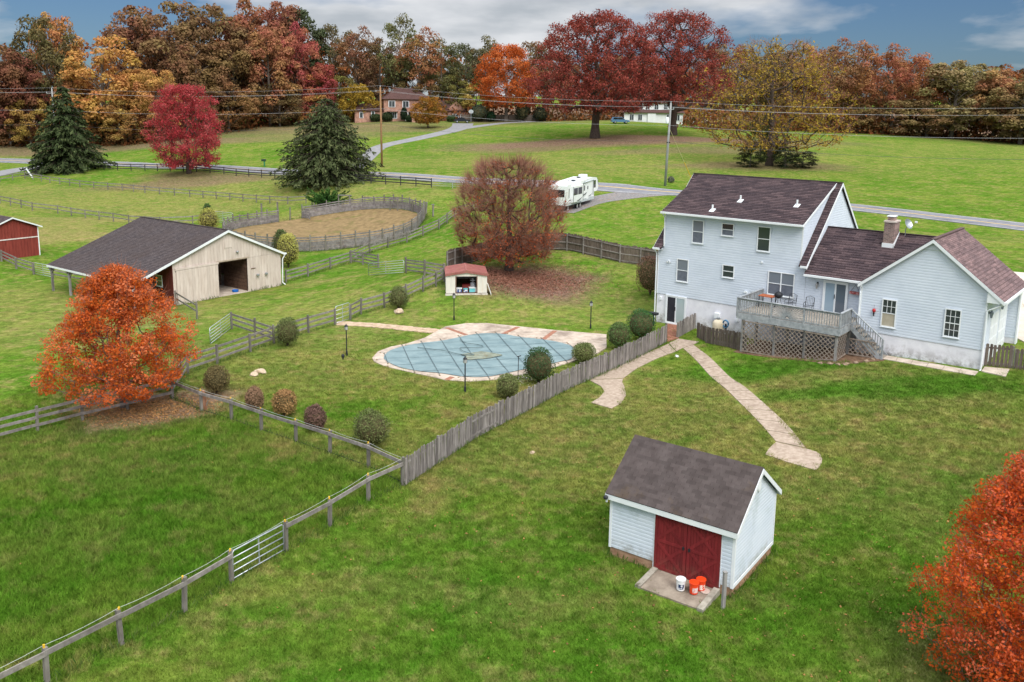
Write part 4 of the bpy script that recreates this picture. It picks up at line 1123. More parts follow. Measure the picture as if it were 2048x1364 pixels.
slider(.7385, -1.957, 1.5755, 1.98, 0.0, dark_in, glass_mat('glass_greenish', rgb(170, 186, 190)))
# garage doors on the wing's right side
for y0 in (.3, 2.6):
    g = MB().box(XW - .02, y0, -1.0, XW + .045, y0 + 2.0, 1.7).build('garage_door', trim_m, house)
    for i in range(4):
        for j in range(2):
            MB().box(XW + .045, y0 + .08 + j * .96, -.92 + i * .67, XW + .06, y0 + .96 + j * .92, -.35 + i * .67).build('door_panel', trim_m, g)
# chimney
ch_brick = brick_mat('chimney_brick', rgb(150, 122, 116), rgb(112, 92, 88), rgb(170, 158, 152))
ch = MB().box(13.97, 2.05, 4.2, 14.57, 3.0, 6.02).build('chimney', ch_brick, house)
MB().box(13.93, 2.01, 6.02, 14.61, 3.04, 6.12).build('chimney_cap', mat('mortar_wash', rgb(190, 176, 168), rgb(206, 194, 188)), ch)
MB().box(14.08, 2.2, 6.12, 14.44, 2.75, 6.33).build('flue', ch_brick, ch)
MB().box(14.03, 2.15, 6.35, 14.49, 2.8, 6.39).build('flue_cover', trim_m, ch)
fl_ = MB(); fl_.prism([(13.94, 2.0, 4.5), (14.60, 2.0, 4.5), (14.60, 2.0, 4.78), (13.94, 2.0, 4.78)], (0, 0, 0), (0, .05, 0))
fl_.prism([(14.575, 2.0, 4.5), (14.575, 3.06, 5.26), (14.575, 3.06, 5.42), (14.575, 2.0, 4.74)], (0, 0, 0), (.025, 0, 0)); fl_.build('flashing', trim_m, ch)
# dish
dish = MB().tube([(14.94, 2.95, 5.15), (14.94, 2.95, 5.62), (15.05, 2.9, 5.78)], .025, 6).build('satellite_mast', grey_metal, house)
dd = MB(); nrm = Vector((.25, -.9, .35)).normalized(); a_ = nrm.orthogonal().normalized(); b_ = nrm.cross(a_)
nrm = Vector((.75, -.35, .45)).normalized(); a_ = Vector((0, 0, 1)).cross(nrm).normalized(); b_ = nrm.cross(a_)
cc = Vector((15.1, 2.9, 5.95)); rg = []
for r in (.0, .16, .28):
    rg.append([cc - nrm * (.09 * (1 - (r / .28) ** 2)) + (a_ * math.cos(t_) + b_ * math.sin(t_) * 1.15) * max(r, .001) for t_ in [6.283 * i / 16 for i in range(16)]])
for r0, r1 in zip(rg[:-1], rg[1:]):
    for i in range(16): dd.face((r0[i], r0[(i + 1) % 16], r1[(i + 1) % 16], r1[i]))
dd.build('dish', grey_metal, dish); MB().tube([cc - b_ * .3, cc + nrm * .5 - b_ * .12], .016, 6).build('feed_arm', grey_metal, dish)
MB().obox(cc + nrm * .52 - b_ * .1, (.13, .1, .1)).build('receiver', trim_m, dish)
for (x, y) in ((3.71, .25), (4.97, 1.64), (8.77, 1.63)):
    z = ZE + .435 * (y + OH)
    v = MB().tube([(x, y, z - .1), (x, y, z + .38)], .06, 8).build('vent_pipe', trim_m, house)
    MB().prism([(x - .16, y - .2, z - .085), (x + .16, y - .2, z - .085), (x + .16, y + .18, z + .08), (x - .16, y + .18, z + .08)], (0, 0, 0), (0, 0, .035)).build('vent_flashing', trim_m, v)
# fittings on the wall
def lantern(x, y, z, nm='wall_lantern'):
    l = MB().box(x - .05, y - .04, z + .1, x + .05, y, z + .25).build(nm, black_metal, house)
    MB().lathe([(.04, -.16), (.09, .1), (.02, .2)], (x, y - .13, z), 6).build('lantern_glass', glass_mat('lantern_glass', rgb(150, 150, 150)), l)
lantern(11.03, 0, 2.05)
for y in (-.3, 2.45): 
    l = MB().box(XW, y - .05, 1.9, XW + .04, y + .05, 2.05).build('wall_lantern', black_metal, house); MB().lathe([(.05, -.2), (.1, .1), (.02, .22)], (XW + .15, y, 1.9), 6).build('lantern_glass', glass_grey, l)
fl2 = MB().box(.78, -.06, 2.34, .9, 0, 2.42).build('floodlight', trim_m, house)
for s in (-.09, .09): MB().lathe([(.03, 0), (.07, .12)], (.84 + s, -.1, 2.2), 8).build('lamp_head', trim_m, fl2)
MB().box(7.38, -.08, 3.0, 7.5, 0, 3.12).build('dryer_hood', trim_m, house)
MB().box(6.4, -.14, .95, 6.6, 0, 1.07).build('floodlight', trim_m, house)
MB().box(4.45, -.2, -1.0, 4.8, 0.02, -.66).build('meter_box', trim_m, house)
MB().tube([(4.42, -.06, -2.0), (4.42, -.06, -1.3)], .03, 6).build('conduit', grey_metal, house)
MB().box(4.34, -.12, -1.4, 4.5, .02, -1.18).build('junction_box', grey_metal, house)
MB().box(5.94, -.12, -1.0, 6.1, .02, -.82).build('junction_box', trim_m, house)
MB().box(.28, -.12, -.42, .4, .02, -.2).build('wall_light', trim_m, house)

# ------------------------------------------------------------------ deck: a thing of its own, boards and balusters as pieces
deck = thing('deck', 'weathered grey wooden deck on posts with sunburst railing and stairs, behind the house', 'deck', (HX, HY, HZ), HYAW)
DX0, DX1, DY, FZ = 7.64, 13.75, -3.6, .48
RT = 1.42
n_b = 25
bl = (0 - DY) / n_b
bmesh_b = MB().box(0, 0, -.02, DX1 - DX0, bl - .008, .018).mesh('floor_board', deck_floor_m)
for i in range(n_b):
    inst(bmesh_b, 'floor_board', deck, (DX0, DY + i * bl + (0 if i < n_b - 1 else -.04), FZ))
rimb = MB(); rimb.box(DX0 - .03, DY - .04, FZ - .36, DX1 + .03, DY - .001, FZ + .02); rimb.build('rim_board', deck_wood, deck)
MB().box(DX0 - .03, DY, FZ - .36, DX0 - .001, -.03, FZ + .02).build('rim_board', deck_wood, deck)
MB().box(DX1 + .001, DY, FZ - .36, DX1 + .03, -.87, FZ + .02).build('rim_board', deck_wood, deck)
for x in (8.0, 10.0, 11.8, 13.6):
    MB().box(x - .07, DY + .05, -3.0, x + .07, DY + .19, FZ - .02).build('post', grey_wood, deck)
    MB().box(x - .07, -1.6, -3.0, x + .07, -1.46, FZ - .02).build('post', grey_wood, deck)
balm = MB().box(-.018, -.018, 0, .018, .018, .78).mesh('baluster', deck_wood)
def railing(a, b2, posts=True, burst=False, step=.14):
    a, b2 = Vector(a), Vector(b2); L = (b2 - a).length; d = (b2 - a) / L
    MB().beam(a + Vector((0, 0, RT - .02)), b2 + Vector((0, 0, RT - .02)), .14, .04).build('top_rail', deck_wood, deck)
    MB().beam(a + Vector((0, 0, FZ + .1)), b2 + Vector((0, 0, FZ + .1)), .04, .08).build('bottom_rail', deck_wood, deck)
    MB().beam(a + Vector((0, 0, RT - .1)), b2 + Vector((0, 0, RT - .1)), .04, .08).build('upper_rail', deck_wood, deck)
    if burst:
        c0 = (a + b2) / 2 + Vector((0, 0, FZ + .14)); n_ = 25
        for i in range(n_):
            t_ = math.pi * (i + .5) / n_; e = Vector((0, 0, 0))
            k = min((L / 2 - .08) / max(abs(math.cos(t_)), 1e-3), (RT - .14 - FZ - .14) / max(math.sin(t_), 1e-3))
            v = d * (-math.cos(t_)) + Vector((0, 0, math.sin(t_)))
            MB().beam(c0 + v * .1, c0 + v * k, .03, .035, up=d.cross(Vector((0, 0, 1)))).build('sunburst_slat', deck_wood, deck)
    else:
        n_ = int(L / step)
        for i in range(1, n_):
            inst(balm, 'baluster', deck, a + d * (L * i / n_) + Vector((0, 0, FZ + .12)), (RND.uniform(-.02, .02), RND.uniform(-.02, .02), math.atan2(d.y, d.x)))
pm_ = MB().box(-.05, -.05, -.2, .05, .05, RT - FZ + .0).mesh('rail_post', deck_wood)
for x, y in ((DX0, DY), (9.76, DY), (11.71, DY), (DX1, DY), (DX0, -.08), (DX0, -1.8), (DX1, -1.86)):
    inst(pm_, 'rail_post', deck, (x, y, FZ))
railing((DX0, DY, 0), (9.76, DY, 0)); railing((9.76, DY, 0), (11.71, DY, 0), burst=True); railing((11.71, DY, 0), (DX1, DY, 0))
railing((DX0, -.06, 0), (DX0, DY, 0)); railing((DX1, DY, 0), (DX1, -1.86, 0))
# stairs down along the wing
SX0, SX1, SY0, SY1, SZ1 = 13.78, 15.62, -1.92, -.95, -1.3
for y in (SY0, SY1):
    MB().beam((SX0, y, FZ - .12), (SX1, y, SZ1 + .02), .05, .26).build('stringer', deck_wood, deck)
ns = 8
for i in range(ns):
    x = SX0 + (SX1 - SX0) * (i + .6) / ns; z = FZ - (FZ - SZ1) * (i + 1) / (ns + .5)
    MB().box(x - .13, SY0 + .03, z, x + .14, SY1 - .03, z + .035).build('tread', deck_floor_m, deck)
for y in (SY0,):
    MB().beam((SX0 - .05, y, RT - .02), (SX1, y, SZ1 + 1.25), .13, .045).build('stair_rail', deck_wood, deck)
    MB().box(SX1 - .05, y - .05, SZ1 - .2, SX1 + .05, y + .05, SZ1 + 1.22).build('newel_post', deck_wood, deck)
    for i in range(1, 13):
        s = i / 13; x = SX0 + (SX1 - SX0) * s; zb = FZ - .0 + (SZ1 - FZ) * s; zt = RT + (SZ1 + 1.25 - RT) * s
        inst(balm, 'baluster', deck, (x, y, zb), (0, 0, 0), (1, 1, (zt - zb) / .78))
# lattice under the deck, each panel one piece of crossed laths
def lattice(a, b2, z0a, z0b, z1, nm='lattice_panel', parent=deck):
    a, b2 = Vector((*a, 0)), Vector((*b2, 0)); L = (b2 - a).length; d = (b2 - a) / L
    mb = MB(); sp = .27
    nrm = d.cross(Vector((0, 0, 1)))
    for sgn, off in ((1, .0), (-1, .014)):
        k = -3.0
        while k < L + 3.0:
            # lath u = k + sgn*(z - z1)
            seg = []
            for i in range(41):
                z = z1 - 2.6 * i / 40; u = k + sgn * (z - z1)
                zb = z0a + (z0b - z0a) * min(max(u / L, 0), 1)
                if 0 <= u <= L and z >= zb: seg.append((u, z))
            if len(seg) > 1:
                (u0, za), (u1, zb2) = seg[0], seg[-1]
                p = a + d * u0 + Vector((0, 0, za)) + nrm * off; q = a + d * u1 + Vector((0, 0, zb2)) + nrm * off
                mb.beam(p, q, .008, .05, up=(q - p).cross(nrm))
            k += sp
    for zz in ((z0a + .03, z0b + .03), (z1 - .03, z1 - .03)):
        mb.beam(a + Vector((0, 0, zz[0])) + nrm * .03, b2 + Vector((0, 0, zz[1])) + nrm * .03, .02, .07)
    return mb.build(nm, lattice_m, parent)
lattice((8.05, DY - .02), (9.95, DY - .02), -1.82, -1.76, .08); lattice((10.05, DY - .02), (11.75, DY - .02), -1.76, -1.64, .08); lattice((11.85, DY - .02), (13.55, DY - .02), -1.62, -1.30, .08)
lattice((13.68, DY + .1), (13.68, -2.1), -1.3, -1.25, .08); lattice((13.8, SY0 - .02), (15.3, SY0 - .02), -1.25, -1.22, -.3)
soil_m = mat('bare_soil', rgb(96, 74, 58), rgb(130, 104, 84), scale=5, rough=1, bump=.4, c3=rgb(76, 62, 50), c3scale=1.4)
_c, _s = math.cos(HYAW), math.sin(HYAW)
soil = sheet('soil_bed', [(HX + _c * x - _s * y, HY + _s * x + _c * y) for x, y in ((7.6, -.1), (7.6, -3.75), (9.5, -3.95), (11.5, -4.0), (13.4, -4.05), (14.4, -3.6), (15.3, -2.6), (15.8, -2.1), (15.8, -.95), (13.8, -.95), (13.8, -.1))], soil_m, .02, .5)
tag(soil, kind='structure')
# things on and by the deck
def local(x, y, z):
    c_, s_ = math.cos(HYAW), math.sin(HYAW)
    return (HX + c_ * x - s_ * y, HY + s_ * x + c_ * y, HZ + z)
rust_m = mat('rusty_brown_table', rgb(150, 84, 56), rgb(176, 104, 72), scale=5)
tb = thing('patio_table', 'small reddish-brown square table in the left corner of the deck', 'table', local(8.35, -1.0, FZ + .02), HYAW)
MB().box(-.45, -.35, .68, .45, .35, .72).build('tabletop', rust_m, tb)
for sx in (-.4, .4):
    for sy in (-.3, .3): MB().box(sx - .02, sy - .02, 0, sx + .02, sy + .02, .68).build('leg', black_metal, tb)
gr = thing('barbecue_grill', 'small dark kettle grill beside the brown table on the deck', 'grill', local(8.95, -.75, FZ + .02), HYAW)
MB().lathe([(.05, .6), (.2, .66), (.26, .8), (.24, .9), (.1, 1.0), (.02, 1.02)], (0, 0, 0), 12).build('kettle', black_metal, gr, smooth=True)
for a in (0, 2.1, 4.2): MB().tube([(.1 * math.cos(a), .1 * math.sin(a), .66), (.3 * math.cos(a), .3 * math.sin(a), 0)], .015, 6).build('leg', black_metal, gr)
for i, (x, y, lb) in enumerate(((9.75, -.8, 'dark wire garden chair on the deck below the paired window'), (10.9, -.85, 'dark wire garden chair on the deck beside the sliding door'))):
    cch = thing('garden_chair', lb, 'chair', local(x, y, FZ + .02), HYAW + (.15 if i else -.1), 'wire garden chairs on the deck')
    st = MB()
    for k in range(7): st.beam((-.24 + .08 * k, -.24, .43), (-.24 + .08 * k, .22, .43), .012, .012)
    for yy in (-.24, .22): st.beam((-.25, yy, .43), (.25, yy, .43), .02, .02)
    st.build('seat', black_metal, cch)
    bk = MB()
    for k in range(6): bk.beam((-.22 + .088 * k, .24, .45), (-.22 + .088 * k, .32, .9), .014, .014)
    bk.tube([(-.25, .23, .43), (-.24, .33, .9), (0, .34, .98), (.24, .33, .9), (.25, .23, .43)], .015, 6); bk.build('backrest', black_metal, cch)
    for sx in (-.25, .25):
        MB().tube([(sx, -.24, .62), (sx, .26, .64)], .014, 6).build('armrest', black_metal, cch)
        for sy in (-.24, .22): MB().tube([(sx, sy, 0), (sx, sy, .63 if sy < 0 else .43)], .014, 6).build('leg', black_metal, cch)
pl = thing('wall_planter', 'red flower box in a wire holder on the wall right of the sliding door', 'planter', local(13.3, -.06, 1.95), HYAW)
MB().box(-.28, -.18, -.05, .28, 0, .1).build('box', mat('red_box', rgb(150, 60, 62), rgb(190, 150, 150), scale=9, lo=.4, hi=.6), pl)
MB().tube([(-.25, -.02, .1), (0, -.02, .5), (.25, -.02, .1)], .012, 6).build('wire_holder', black_metal, pl)
hb = thing('hummingbird_feeder', 'small red feeder hanging on the wing wall left of its window', 'feeder', local(14.71, -JOG - .1, 1.0), HYAW)
MB().lathe([(.02, -.05), (.1, .05), (.09, .15), (.03, .2)], (0, 0, .2), 8).build('bowl', mat('red_plastic', rgb(170, 40, 44), rgb(190, 56, 58), rough=.4), hb, smooth=True)
MB().lathe([(.05, .0), (.03, -.2)], (0, 0, .16), 8).build('bottle', black_metal, hb); MB().tube([(0, 0, .4), (0, 0, .6), (0, .1, .62)], .008, 5).build('hook', grey_metal, hb)
# cellar-side clutter
def ground_at(x, y):
    p = local(x, y, 0); return (p[0], p[1], h(p[0], p[1]))
tk = thing('propane_tank', 'cream domed tank beside the cellar wall left of the deck', 'tank', ground_at(5.05, -.75), HYAW)
MB().lathe([(.2, 0), (.3, .02), (.36, .12), (.36, .95), (.28, 1.1), (.1, 1.17)], (0, 0, 0), 16).build('body', mat('cream_tank', rgb(205, 192, 165), rgb(222, 210, 186), rough=.5), tk, smooth=True)
MB().lathe([(.1, 0), (.12, .14), (.06, .18)], (0, 0, 1.15), 10).build('valve_collar', grey_metal, tk)
hr = thing('hose_reel', 'blue wound hose on a reel beside the cream tank', 'hose reel', ground_at(5.55, -.7), HYAW)
for q in range(3): MB().tube([(.19 * math.cos(a) , -.06 + .05 * q, .95 + .24 * math.sin(a)) for a in [6.283 * i / 14 for i in range(15)]], .035, 6).build('hose_coil', mat('blue_hose', rgb(58, 112, 150), rgb(76, 132, 170), rough=.5), hr, smooth=True)
MB().box(-.04, -.06, 0, .04, .1, .95).build('stand', black_metal, hr); MB().tube([(-.3, 0, .02), (.3, 0, .02)], .025, 6).build('foot', black_metal, hr)
bq = thing('pedestal_grill', 'black barbecue standing left of the cellar door', 'grill', ground_at(.35, -.9), HYAW)
MB().box(-.28, -.18, .8, .28, .18, .95).build('firebox', black_metal, bq); MB().tube([(0, 0, 0), (0, 0, .8)], .05, 8).build('pedestal', black_metal, bq); MB().box(-.4, -.1, .9, -.28, .1, .93).build('side_shelf', black_metal, bq)

# ------------------------------------------------------------------ garden shed with red doors
SW, SD, SH, SR, SB = 4.355, 3.541, 2.28, 3.70, .33
shed = thing('garden_shed', 'pale blue shed with mossy brown shingle roof and barn-red double doors on the near lawn', 'shed', (3.427, 27.26, 0), -.6275)
base_wood = mat('brown_skirt_board', rgb(150, 116, 92), rgb(180, 146, 120), scale=3, rough=.9, stretch=(1, 1, 3))
red_door = mat('barn_red_paint', rgb(108, 32, 36), rgb(128, 42, 44), scale=4, stretch=(1, 1, .3), rough=.75, rnd=.14, c3=rgb(92, 34, 36), c3scale=1.5, grime=(.7, .1, rgb(112, 80, 66)))
red_dark = mat('barn_red_brace', rgb(98, 24, 28), rgb(112, 30, 32), scale=4, rough=.7)
shed_side = mat('shed_siding', rgb(202, 213, 226), rgb(213, 222, 233), scale=1.2, rough=.6, c3=rgb(184, 196, 202), c3scale=.7, grime=(.75, .3, rgb(140, 136, 120)))
sb = MB(); sb.box(.02, .02, -.2, SW - .02, SD - .02, SB); sb.build('skirt', base_wood, shed)
cr = MB(); cr.box(.015, .015, SB, SW - .015, SD - .015, 2.25); cr.prism([(.015, .015, 2.25), (.015, SD - .015, 2.25), (.015, SD / 2, SR - .16)], (0, 0, 0), (SW - .03, 0, 0)); cr.build('wall_core', trim_m, shed)
D0, D1 = 1.68, 3.93
siding('wall', shed, [(0, SB), (D0, SB), (D0, 2.28), (0, 2.28)], (0, 0, 0), X_, NF, shed_side, course=.125)
siding('wall', shed, [(D1, SB), (SW, SB), (SW, 2.28), (D1, 2.28)], (0, 0, 0), X_, NF, shed_side, course=.125)
siding('gable_wall', shed, [(0, SB), (SD, SB), (SD, 2.22), (SD / 2, SR - .12), (0, 2.22)], (SW, 0, 0), Y_, NR_, shed_side, course=.125)
siding('gable_wall', shed, [(0, SB), (SD, SB), (SD, 2.22), (SD / 2, SR - .12), (0, 2.22)], (0, 0, 0), Y_, NL, shed_side)
siding('wall', shed, [(0, SB), (SW, SB), (SW, 2.25), (0, 2.25)], (0, SD, 0), X_, NB, shed_side)
for (x, y) in ((-.025, -.025), (SW - .065, -.025), (SW - .065, SD - .065), (-.025, SD - .065)):
    MB().box(x, y, SB - .02, x + .09, y + .09, 2.2).build('corner_board', trim_m, shed)
MB().box(SW + .002, -.02, SB - .02, SW + .03, SD + .02, SB + .1).build('base_trim', trim_m, shed)
MB().box(D0 - .05, -.03, SB - .2, D0 - .005, .01, 2.2).build('door_trim', trim_m, shed); MB().box(D1 + .005, -.03, SB - .1, D1 + .03, .01, 2.2).build('door_trim', trim_m, shed)
# doors: planks and braces
dw = (D1 - D0 - .02) / 2
for k in range(2):
    x0 = D0 + k * (dw + .02); z0, z1 = .14, 2.16
    dr = MB().box(x0, -.035, z0, x0 + dw, .012, z1).build('door', red_dark, shed)
    npk = 11; pw = dw / npk
    pk = MB().box(.004, -.014, 0, pw - .004, 0, z1 - z0).mesh('plank', red_door)
    for i in range(npk): inst(pk, 'plank', dr, (x0 + i * pw, -.036, z0))
    zm = (z0 + z1) / 2
    def brace(a, b2, y=-.063):
        p, q = Vector((a[0], y, a[1])), Vector((b2[0], y, b2[1])); d = (q - p).normalized(); n_ = Vector((-d.z, 0, d.x)) * .05
        MB().prism([p + n_, q + n_, q - n_, p - n_], (0, 0, 0), (0, .022, 0)).build('brace', red_door, dr)
    brace((x0 + .05, z0), (x0 + .05, z1)); brace((x0 + dw - .05, z0), (x0 + dw - .05, z1))
    for zz in (z0 + .05, zm, z1 - .05): brace((x0 + .1, zz), (x0 + dw - .1, zz), -.0635)
    for za, zb in ((z0 + .1, zm - .05), (zm + .05, z1 - .1)):
        brace((x0 + .1, za), (x0 + dw - .1, zb), -.0625); brace((x0 + .1, zb), (x0 + dw - .1, za), -.062)
    MB().box(x0 + (dw - .12 if k == 0 else .06), -.1, 1.1, x0 + (dw - .06 if k == 0 else .12), -.064, 1.2).build('latch', black_metal, dr)
# roof: front slope of single shingles, back slope plain
shed_tab = mat('shed_shingle', rgb(72, 64, 63), rgb(84, 76, 75), scale=2.5, rough=.95, rnd=.17, c3=rgb(86, 72, 56), c3scale=.7, c3lo=.58, c3hi=.75, bump=.2)
shed_roof_m = shingle_mat('shed_roof_shingles', rgb(92, 82, 80), rgb(72, 64, 64), rgb(60, 54, 54), rgb(110, 88, 62))
e0, e1 = Vector((-.12, -.17, 2.27)), Vector((SW + .12, -.17, 2.27)); r0, r1 = Vector((-.12, SD / 2, SR)), Vector((SW + .12, SD / 2, SR))
rf = MB(); roof_plane(rf, (-.12, SD + .17, 2.27), (SW + .12, SD + .17, 2.27), r1, r0, thick=.05); roof_plane(rf, e0, e1, r1, r0, thick=.05, step=.002)
sroof = rf.build('roof', shed_roof_m, shed)
slv = r0 - e0; sl_len = slv.length; slv.normalize(); nrm = Vector((0, -slv.z, slv.y))
rows, cols_ = 17, 15
ex = sl_len / rows; tw = (SW + .24) / cols_
tabm = MB().box(.003, -.02, 0, tw - .003, ex + .012, .038).mesh('shingle', shed_tab)
ang = math.atan2(slv.z, slv.y)
for r in range(rows):
    for c_ in range(cols_ + (r % 2)):
        x = c_ * tw - (tw / 2 if r % 2 else 0)
        x0 = max(x, 0); x1 = min(x + tw, SW + .24)
        if x1 - x0 < .03: continue
        p = e0 + slv * (r * ex) + Vector((x0, 0, 0)) + nrm * .006
        inst(tabm, 'shingle', sroof, p, (ang + .02 + RND.uniform(-.006, .006), 0, 0), ((x1 - x0) / tw, 1, 1))
capm = MB(); capm.face(((0, -.16, -.115), (.3, -.16, -.115), (.3, 0, .012), (0, 0, .012))); capm.face(((0, 0, .012), (.3, 0, .012), (.3, .16, -.115), (0, .16, -.115))); capm.face(((0, -.16, -.115), (0, 0, .012), (0, .16, -.115))); capm.face(((0, -.16, -.115), (.3, -.16, -.115), (.3, .16, -.115), (0, .16, -.115)))
capm = capm.mesh('ridge_shingle', shed_tab)
for i in range(16): inst(capm, 'ridge_shingle', sroof, r0 + Vector((i * .287, 0, .022 + .004 * (i % 2))), (0, .015, 0))
tr = MB()
tr.box(-.13, -.195, 2.08, SW + .13, -.172, 2.255); tr.box(-.13, SD + .172, 2.08, SW + .13, SD + .195, 2.255)
for x, nn in ((SW + .12, 1), (-.12, -1)):
    for ya, yb in ((-.17, SD / 2), (SD + .17, SD / 2)):
        rake(tr, (x, ya, 2.255), (x, yb, SR - .015), .17, .028, (nn, 0, 0))
tr.box(-.12, -.17, 2.1, SW + .12, 0.0, 2.13)
tr.build('fascia', trim_m, shed)
MB().lathe([(.13, 0), (.13, .03), (.09, .05)], (0, 0, 0), 18).build('gable_vent', trim_m, shed).matrix_local = Matrix.Translation((SW + .014, SD / 2, SR - .62)) @ Matrix.Rotation(rad(90), 4, 'Y') @ Matrix.Diagonal((1.6, 1, 1, 1))
el = MB().lathe([(.03, 0), (.075, .02), (.08, .1), (.03, .14)], (-.06, -.27, 2.1), 12).build('corner_light', black_metal, shed, smooth=True)
MB().box(-.09, -.22, 1.98, -.03, -.19, 2.1).build('light_mount', trim_m, el)
# ramp before the doors
ramp = thing('shed_ramp', 'weathered grey ramp slab with stone kerbs before the red shed doors', 'ramp', (3.427, 27.26, 0), -.6275)
ramp_m = mat('weathered_ramp', rgb(128, 116, 104), rgb(158, 146, 132), scale=2.5, rough=.95, c3=rgb(98, 88, 76), c3scale=1.1, bump=.15)
kerb_m = mat('lichen_kerb', rgb(140, 134, 122), rgb(176, 170, 158), scale=5, rough=.95, c3=rgb(98, 92, 80), c3scale=2.5)
def ramp_box(nm, x0, x1, m, y0=-.05, y1=-1.28, zt0=.13, zt1=.06, drop=.3):
    mb = MB(); mb.prism([(x0, y0, zt0), (x0, y1, zt1), (x0, y1, zt1 - drop), (x0, y0, zt0 - drop)], (0, 0, 0), (x1 - x0, 0, 0)); return mb.build(nm, m, ramp)
ramp_box('slab', 1.86, 3.78, ramp_m); ramp_box('kerb', 1.66, 1.85, kerb_m, zt0=.17, zt1=.10); ramp_box('kerb', 3.79, 3.99, kerb_m, y1=-1.34, zt0=.2, zt1=.12)
pp = (6.54, 24.09)
pst = thing('wooden_post', 'short weathered wooden post beside the ramp of the red-doored shed', 'post', (pp[0], pp[1], 0), .3)
MB().box(-.05, -.05, -.2, .05, .05, 1.2).build('shaft', grey_wood, pst); MB().prism([(-.06, -.06, 1.2), (.06, -.06, 1.2), (.06, .06, 1.2), (-.06, .06, 1.2)], (0, 0, 0), (0, 0, .03)).build('cap', grey_wood, pst)
# buckets
def bucket(px, label, body, lid, printm, back=None):
    g = px
    z = .118
    b_ = thing('bucket', label, 'bucket', (g[0], g[1], z), RND.uniform(-.2, .2))
    w_ = .148
    MB().lathe([(.125, 0), (.128, .01), (.142, .30), (.15, .302), (.15, .32), (.145, .322), (.152, .335), (.152, .352)], (0, 0, 0), 24).build('pail', body, b_, smooth=False)
    MB().lathe([(.157, .33), (.159, .365), (.150, .37), (.146, .362), (.02, .362)], (0, 0, 0), 24).build('lid', lid, b_)
    mb = MB()
    a0, a1 = -2.25, -.85
    for i in range(8):
        t0, t1 = a0 + (a1 - a0) * i / 8, a0 + (a1 - a0) * (i + 1) / 8
        rr = lambda z_: .1265 + (.142 - .127) * z_ / .30 + .0025
        za, zb = .055, .225
        mb.face(((rr(za) * math.cos(t0), rr(za) * math.sin(t0), za), (rr(za) * math.cos(t1), rr(za) * math.sin(t1), za), (rr(zb) * math.cos(t1), rr(zb) * math.sin(t1), zb), (rr(zb) * math.cos(t0), rr(zb) * math.sin(t0), zb)))
    mb.build('printed_panel', printm, b_)
    MB().tube([(.155 * math.cos(a), .155 * math.sin(a), .30 - .10 * max(0, math.sin(a))) for a in [math.pi * i / 12 for i in range(13)]], .004, 5).build('bail', grey_metal, b_)
orange_p = mat('orange_plastic', rgb(226, 62, 20), rgb(238, 74, 28), rough=.45, scale=2, spec=.4)
white_p = mat('white_plastic', rgb(222, 224, 228), rgb(236, 238, 240), rough=.45, scale=2)
bucket((5.41, 24.97), 'white plastic bucket with dark blue print on the shed ramp', white_p, white_p, mat('blue_print', rgb(40, 60, 96), rgb(210, 214, 224), scale=11, lo=.5, hi=.54, rough=.5))
bucket((5.78, 24.78), 'orange plastic bucket with pale print, the one nearer the ramp edge', orange_p, orange_p, mat('pale_print', rgb(214, 150, 140), rgb(226, 206, 204), scale=14, lo=.45, hi=.55, rough=.5))
bucket((6.04, 24.96), 'orange plastic bucket standing behind the other, close to the red doors', orange_p, orange_p, mat('white_print', rgb(222, 80, 50), rgb(240, 226, 214), scale=16, lo=.46, hi=.54, rough=.5))
g = (6.16, 24.85)
o = MB().lathe([(.15, 0), (.16, .02), (.15, .035), (.13, .03), (.0, .03)], (0, 0, 0), 20).build('loose_disc', mat('dirty_lid', rgb(186, 168, 156), rgb(208, 192, 182), scale=6), loc=(g[0], g[1], .115))
tag(o, 'loose dirty-white round lid lying on the shed ramp', 'lid')

# ------------------------------------------------------------------ barn with open front
barn = thing('barn', 'tan-boarded barn with brown shingle roof, sliding door and open lean-to', 'barn', (-27.15, 68.13, -1.12), .934)
BW, LEAN, BXP, BZP, BZE, BZL, BLN = 10.71, 3.64, 5.23, 5.62, 2.94, 2.32, 13.06
tan_board = mat('tan_barn_board', rgb(198, 183, 174), rgb(216, 203, 195), scale=4, stretch=(1, 1, .2), rough=.9, rnd=.06, c3=rgb(172, 158, 142), c3scale=.7, c3lo=.58, c3hi=.8)
red_board = mat('red_barn_board', rgb(120, 52, 46), rgb(140, 64, 56), scale=4, stretch=(1, 1, .2), rough=.9, rnd=.06)
shaded_red_board = mat('shaded_red_side_board', rgb(84, 38, 34), rgb(102, 48, 42), scale=4, stretch=(1, 1, .2), rough=.9, rnd=.06)  # barn red darkened, the shade under the lean-to put into the colour
dark_wood = mat('dark_stall_wood', rgb(82, 62, 52), rgb(110, 86, 72), scale=4, rough=.9, rnd=.15)
barn_roof_m = shingle_mat('barn_shingles', rgb(92, 84, 85), rgb(70, 64, 67), rgb(76, 66, 64))
ztop = lambda x: (BZP - (BXP - x) * .372 if x < BXP else BZP - (x - BXP) * .462) - .10
OX0, OX1, OZ = 4.117, 7.218, 2.95
bwid = .2975
n_ = int(round(BW / bwid)); bw_ = BW / n_
for i in range(n_):
    x0, x1 = i * bw_ + .006, (i + 1) * bw_ - .006
    xm = (x0 + x1) / 2
    # upper board cut along the slope
    mb = MB(); mb.prism([(x0, 0, 2.985), (x1, 0, 2.985), (x1, 0, max(ztop(x1), 2.99)), (x0, 0, max(ztop(x0), 2.99))], (0, 0, 0), (0, .03, 0)) if ztop(xm) > 3.02 else None
    if mb.v: mb.build('board', tan_board, barn)
    if not OX0 - .1 < xm < OX1 + .02:
        MB().box(x0, .012, -.15, x1, .042, min(2.97, ztop(xm))).build('board', tan_board, barn)
shell = MB()
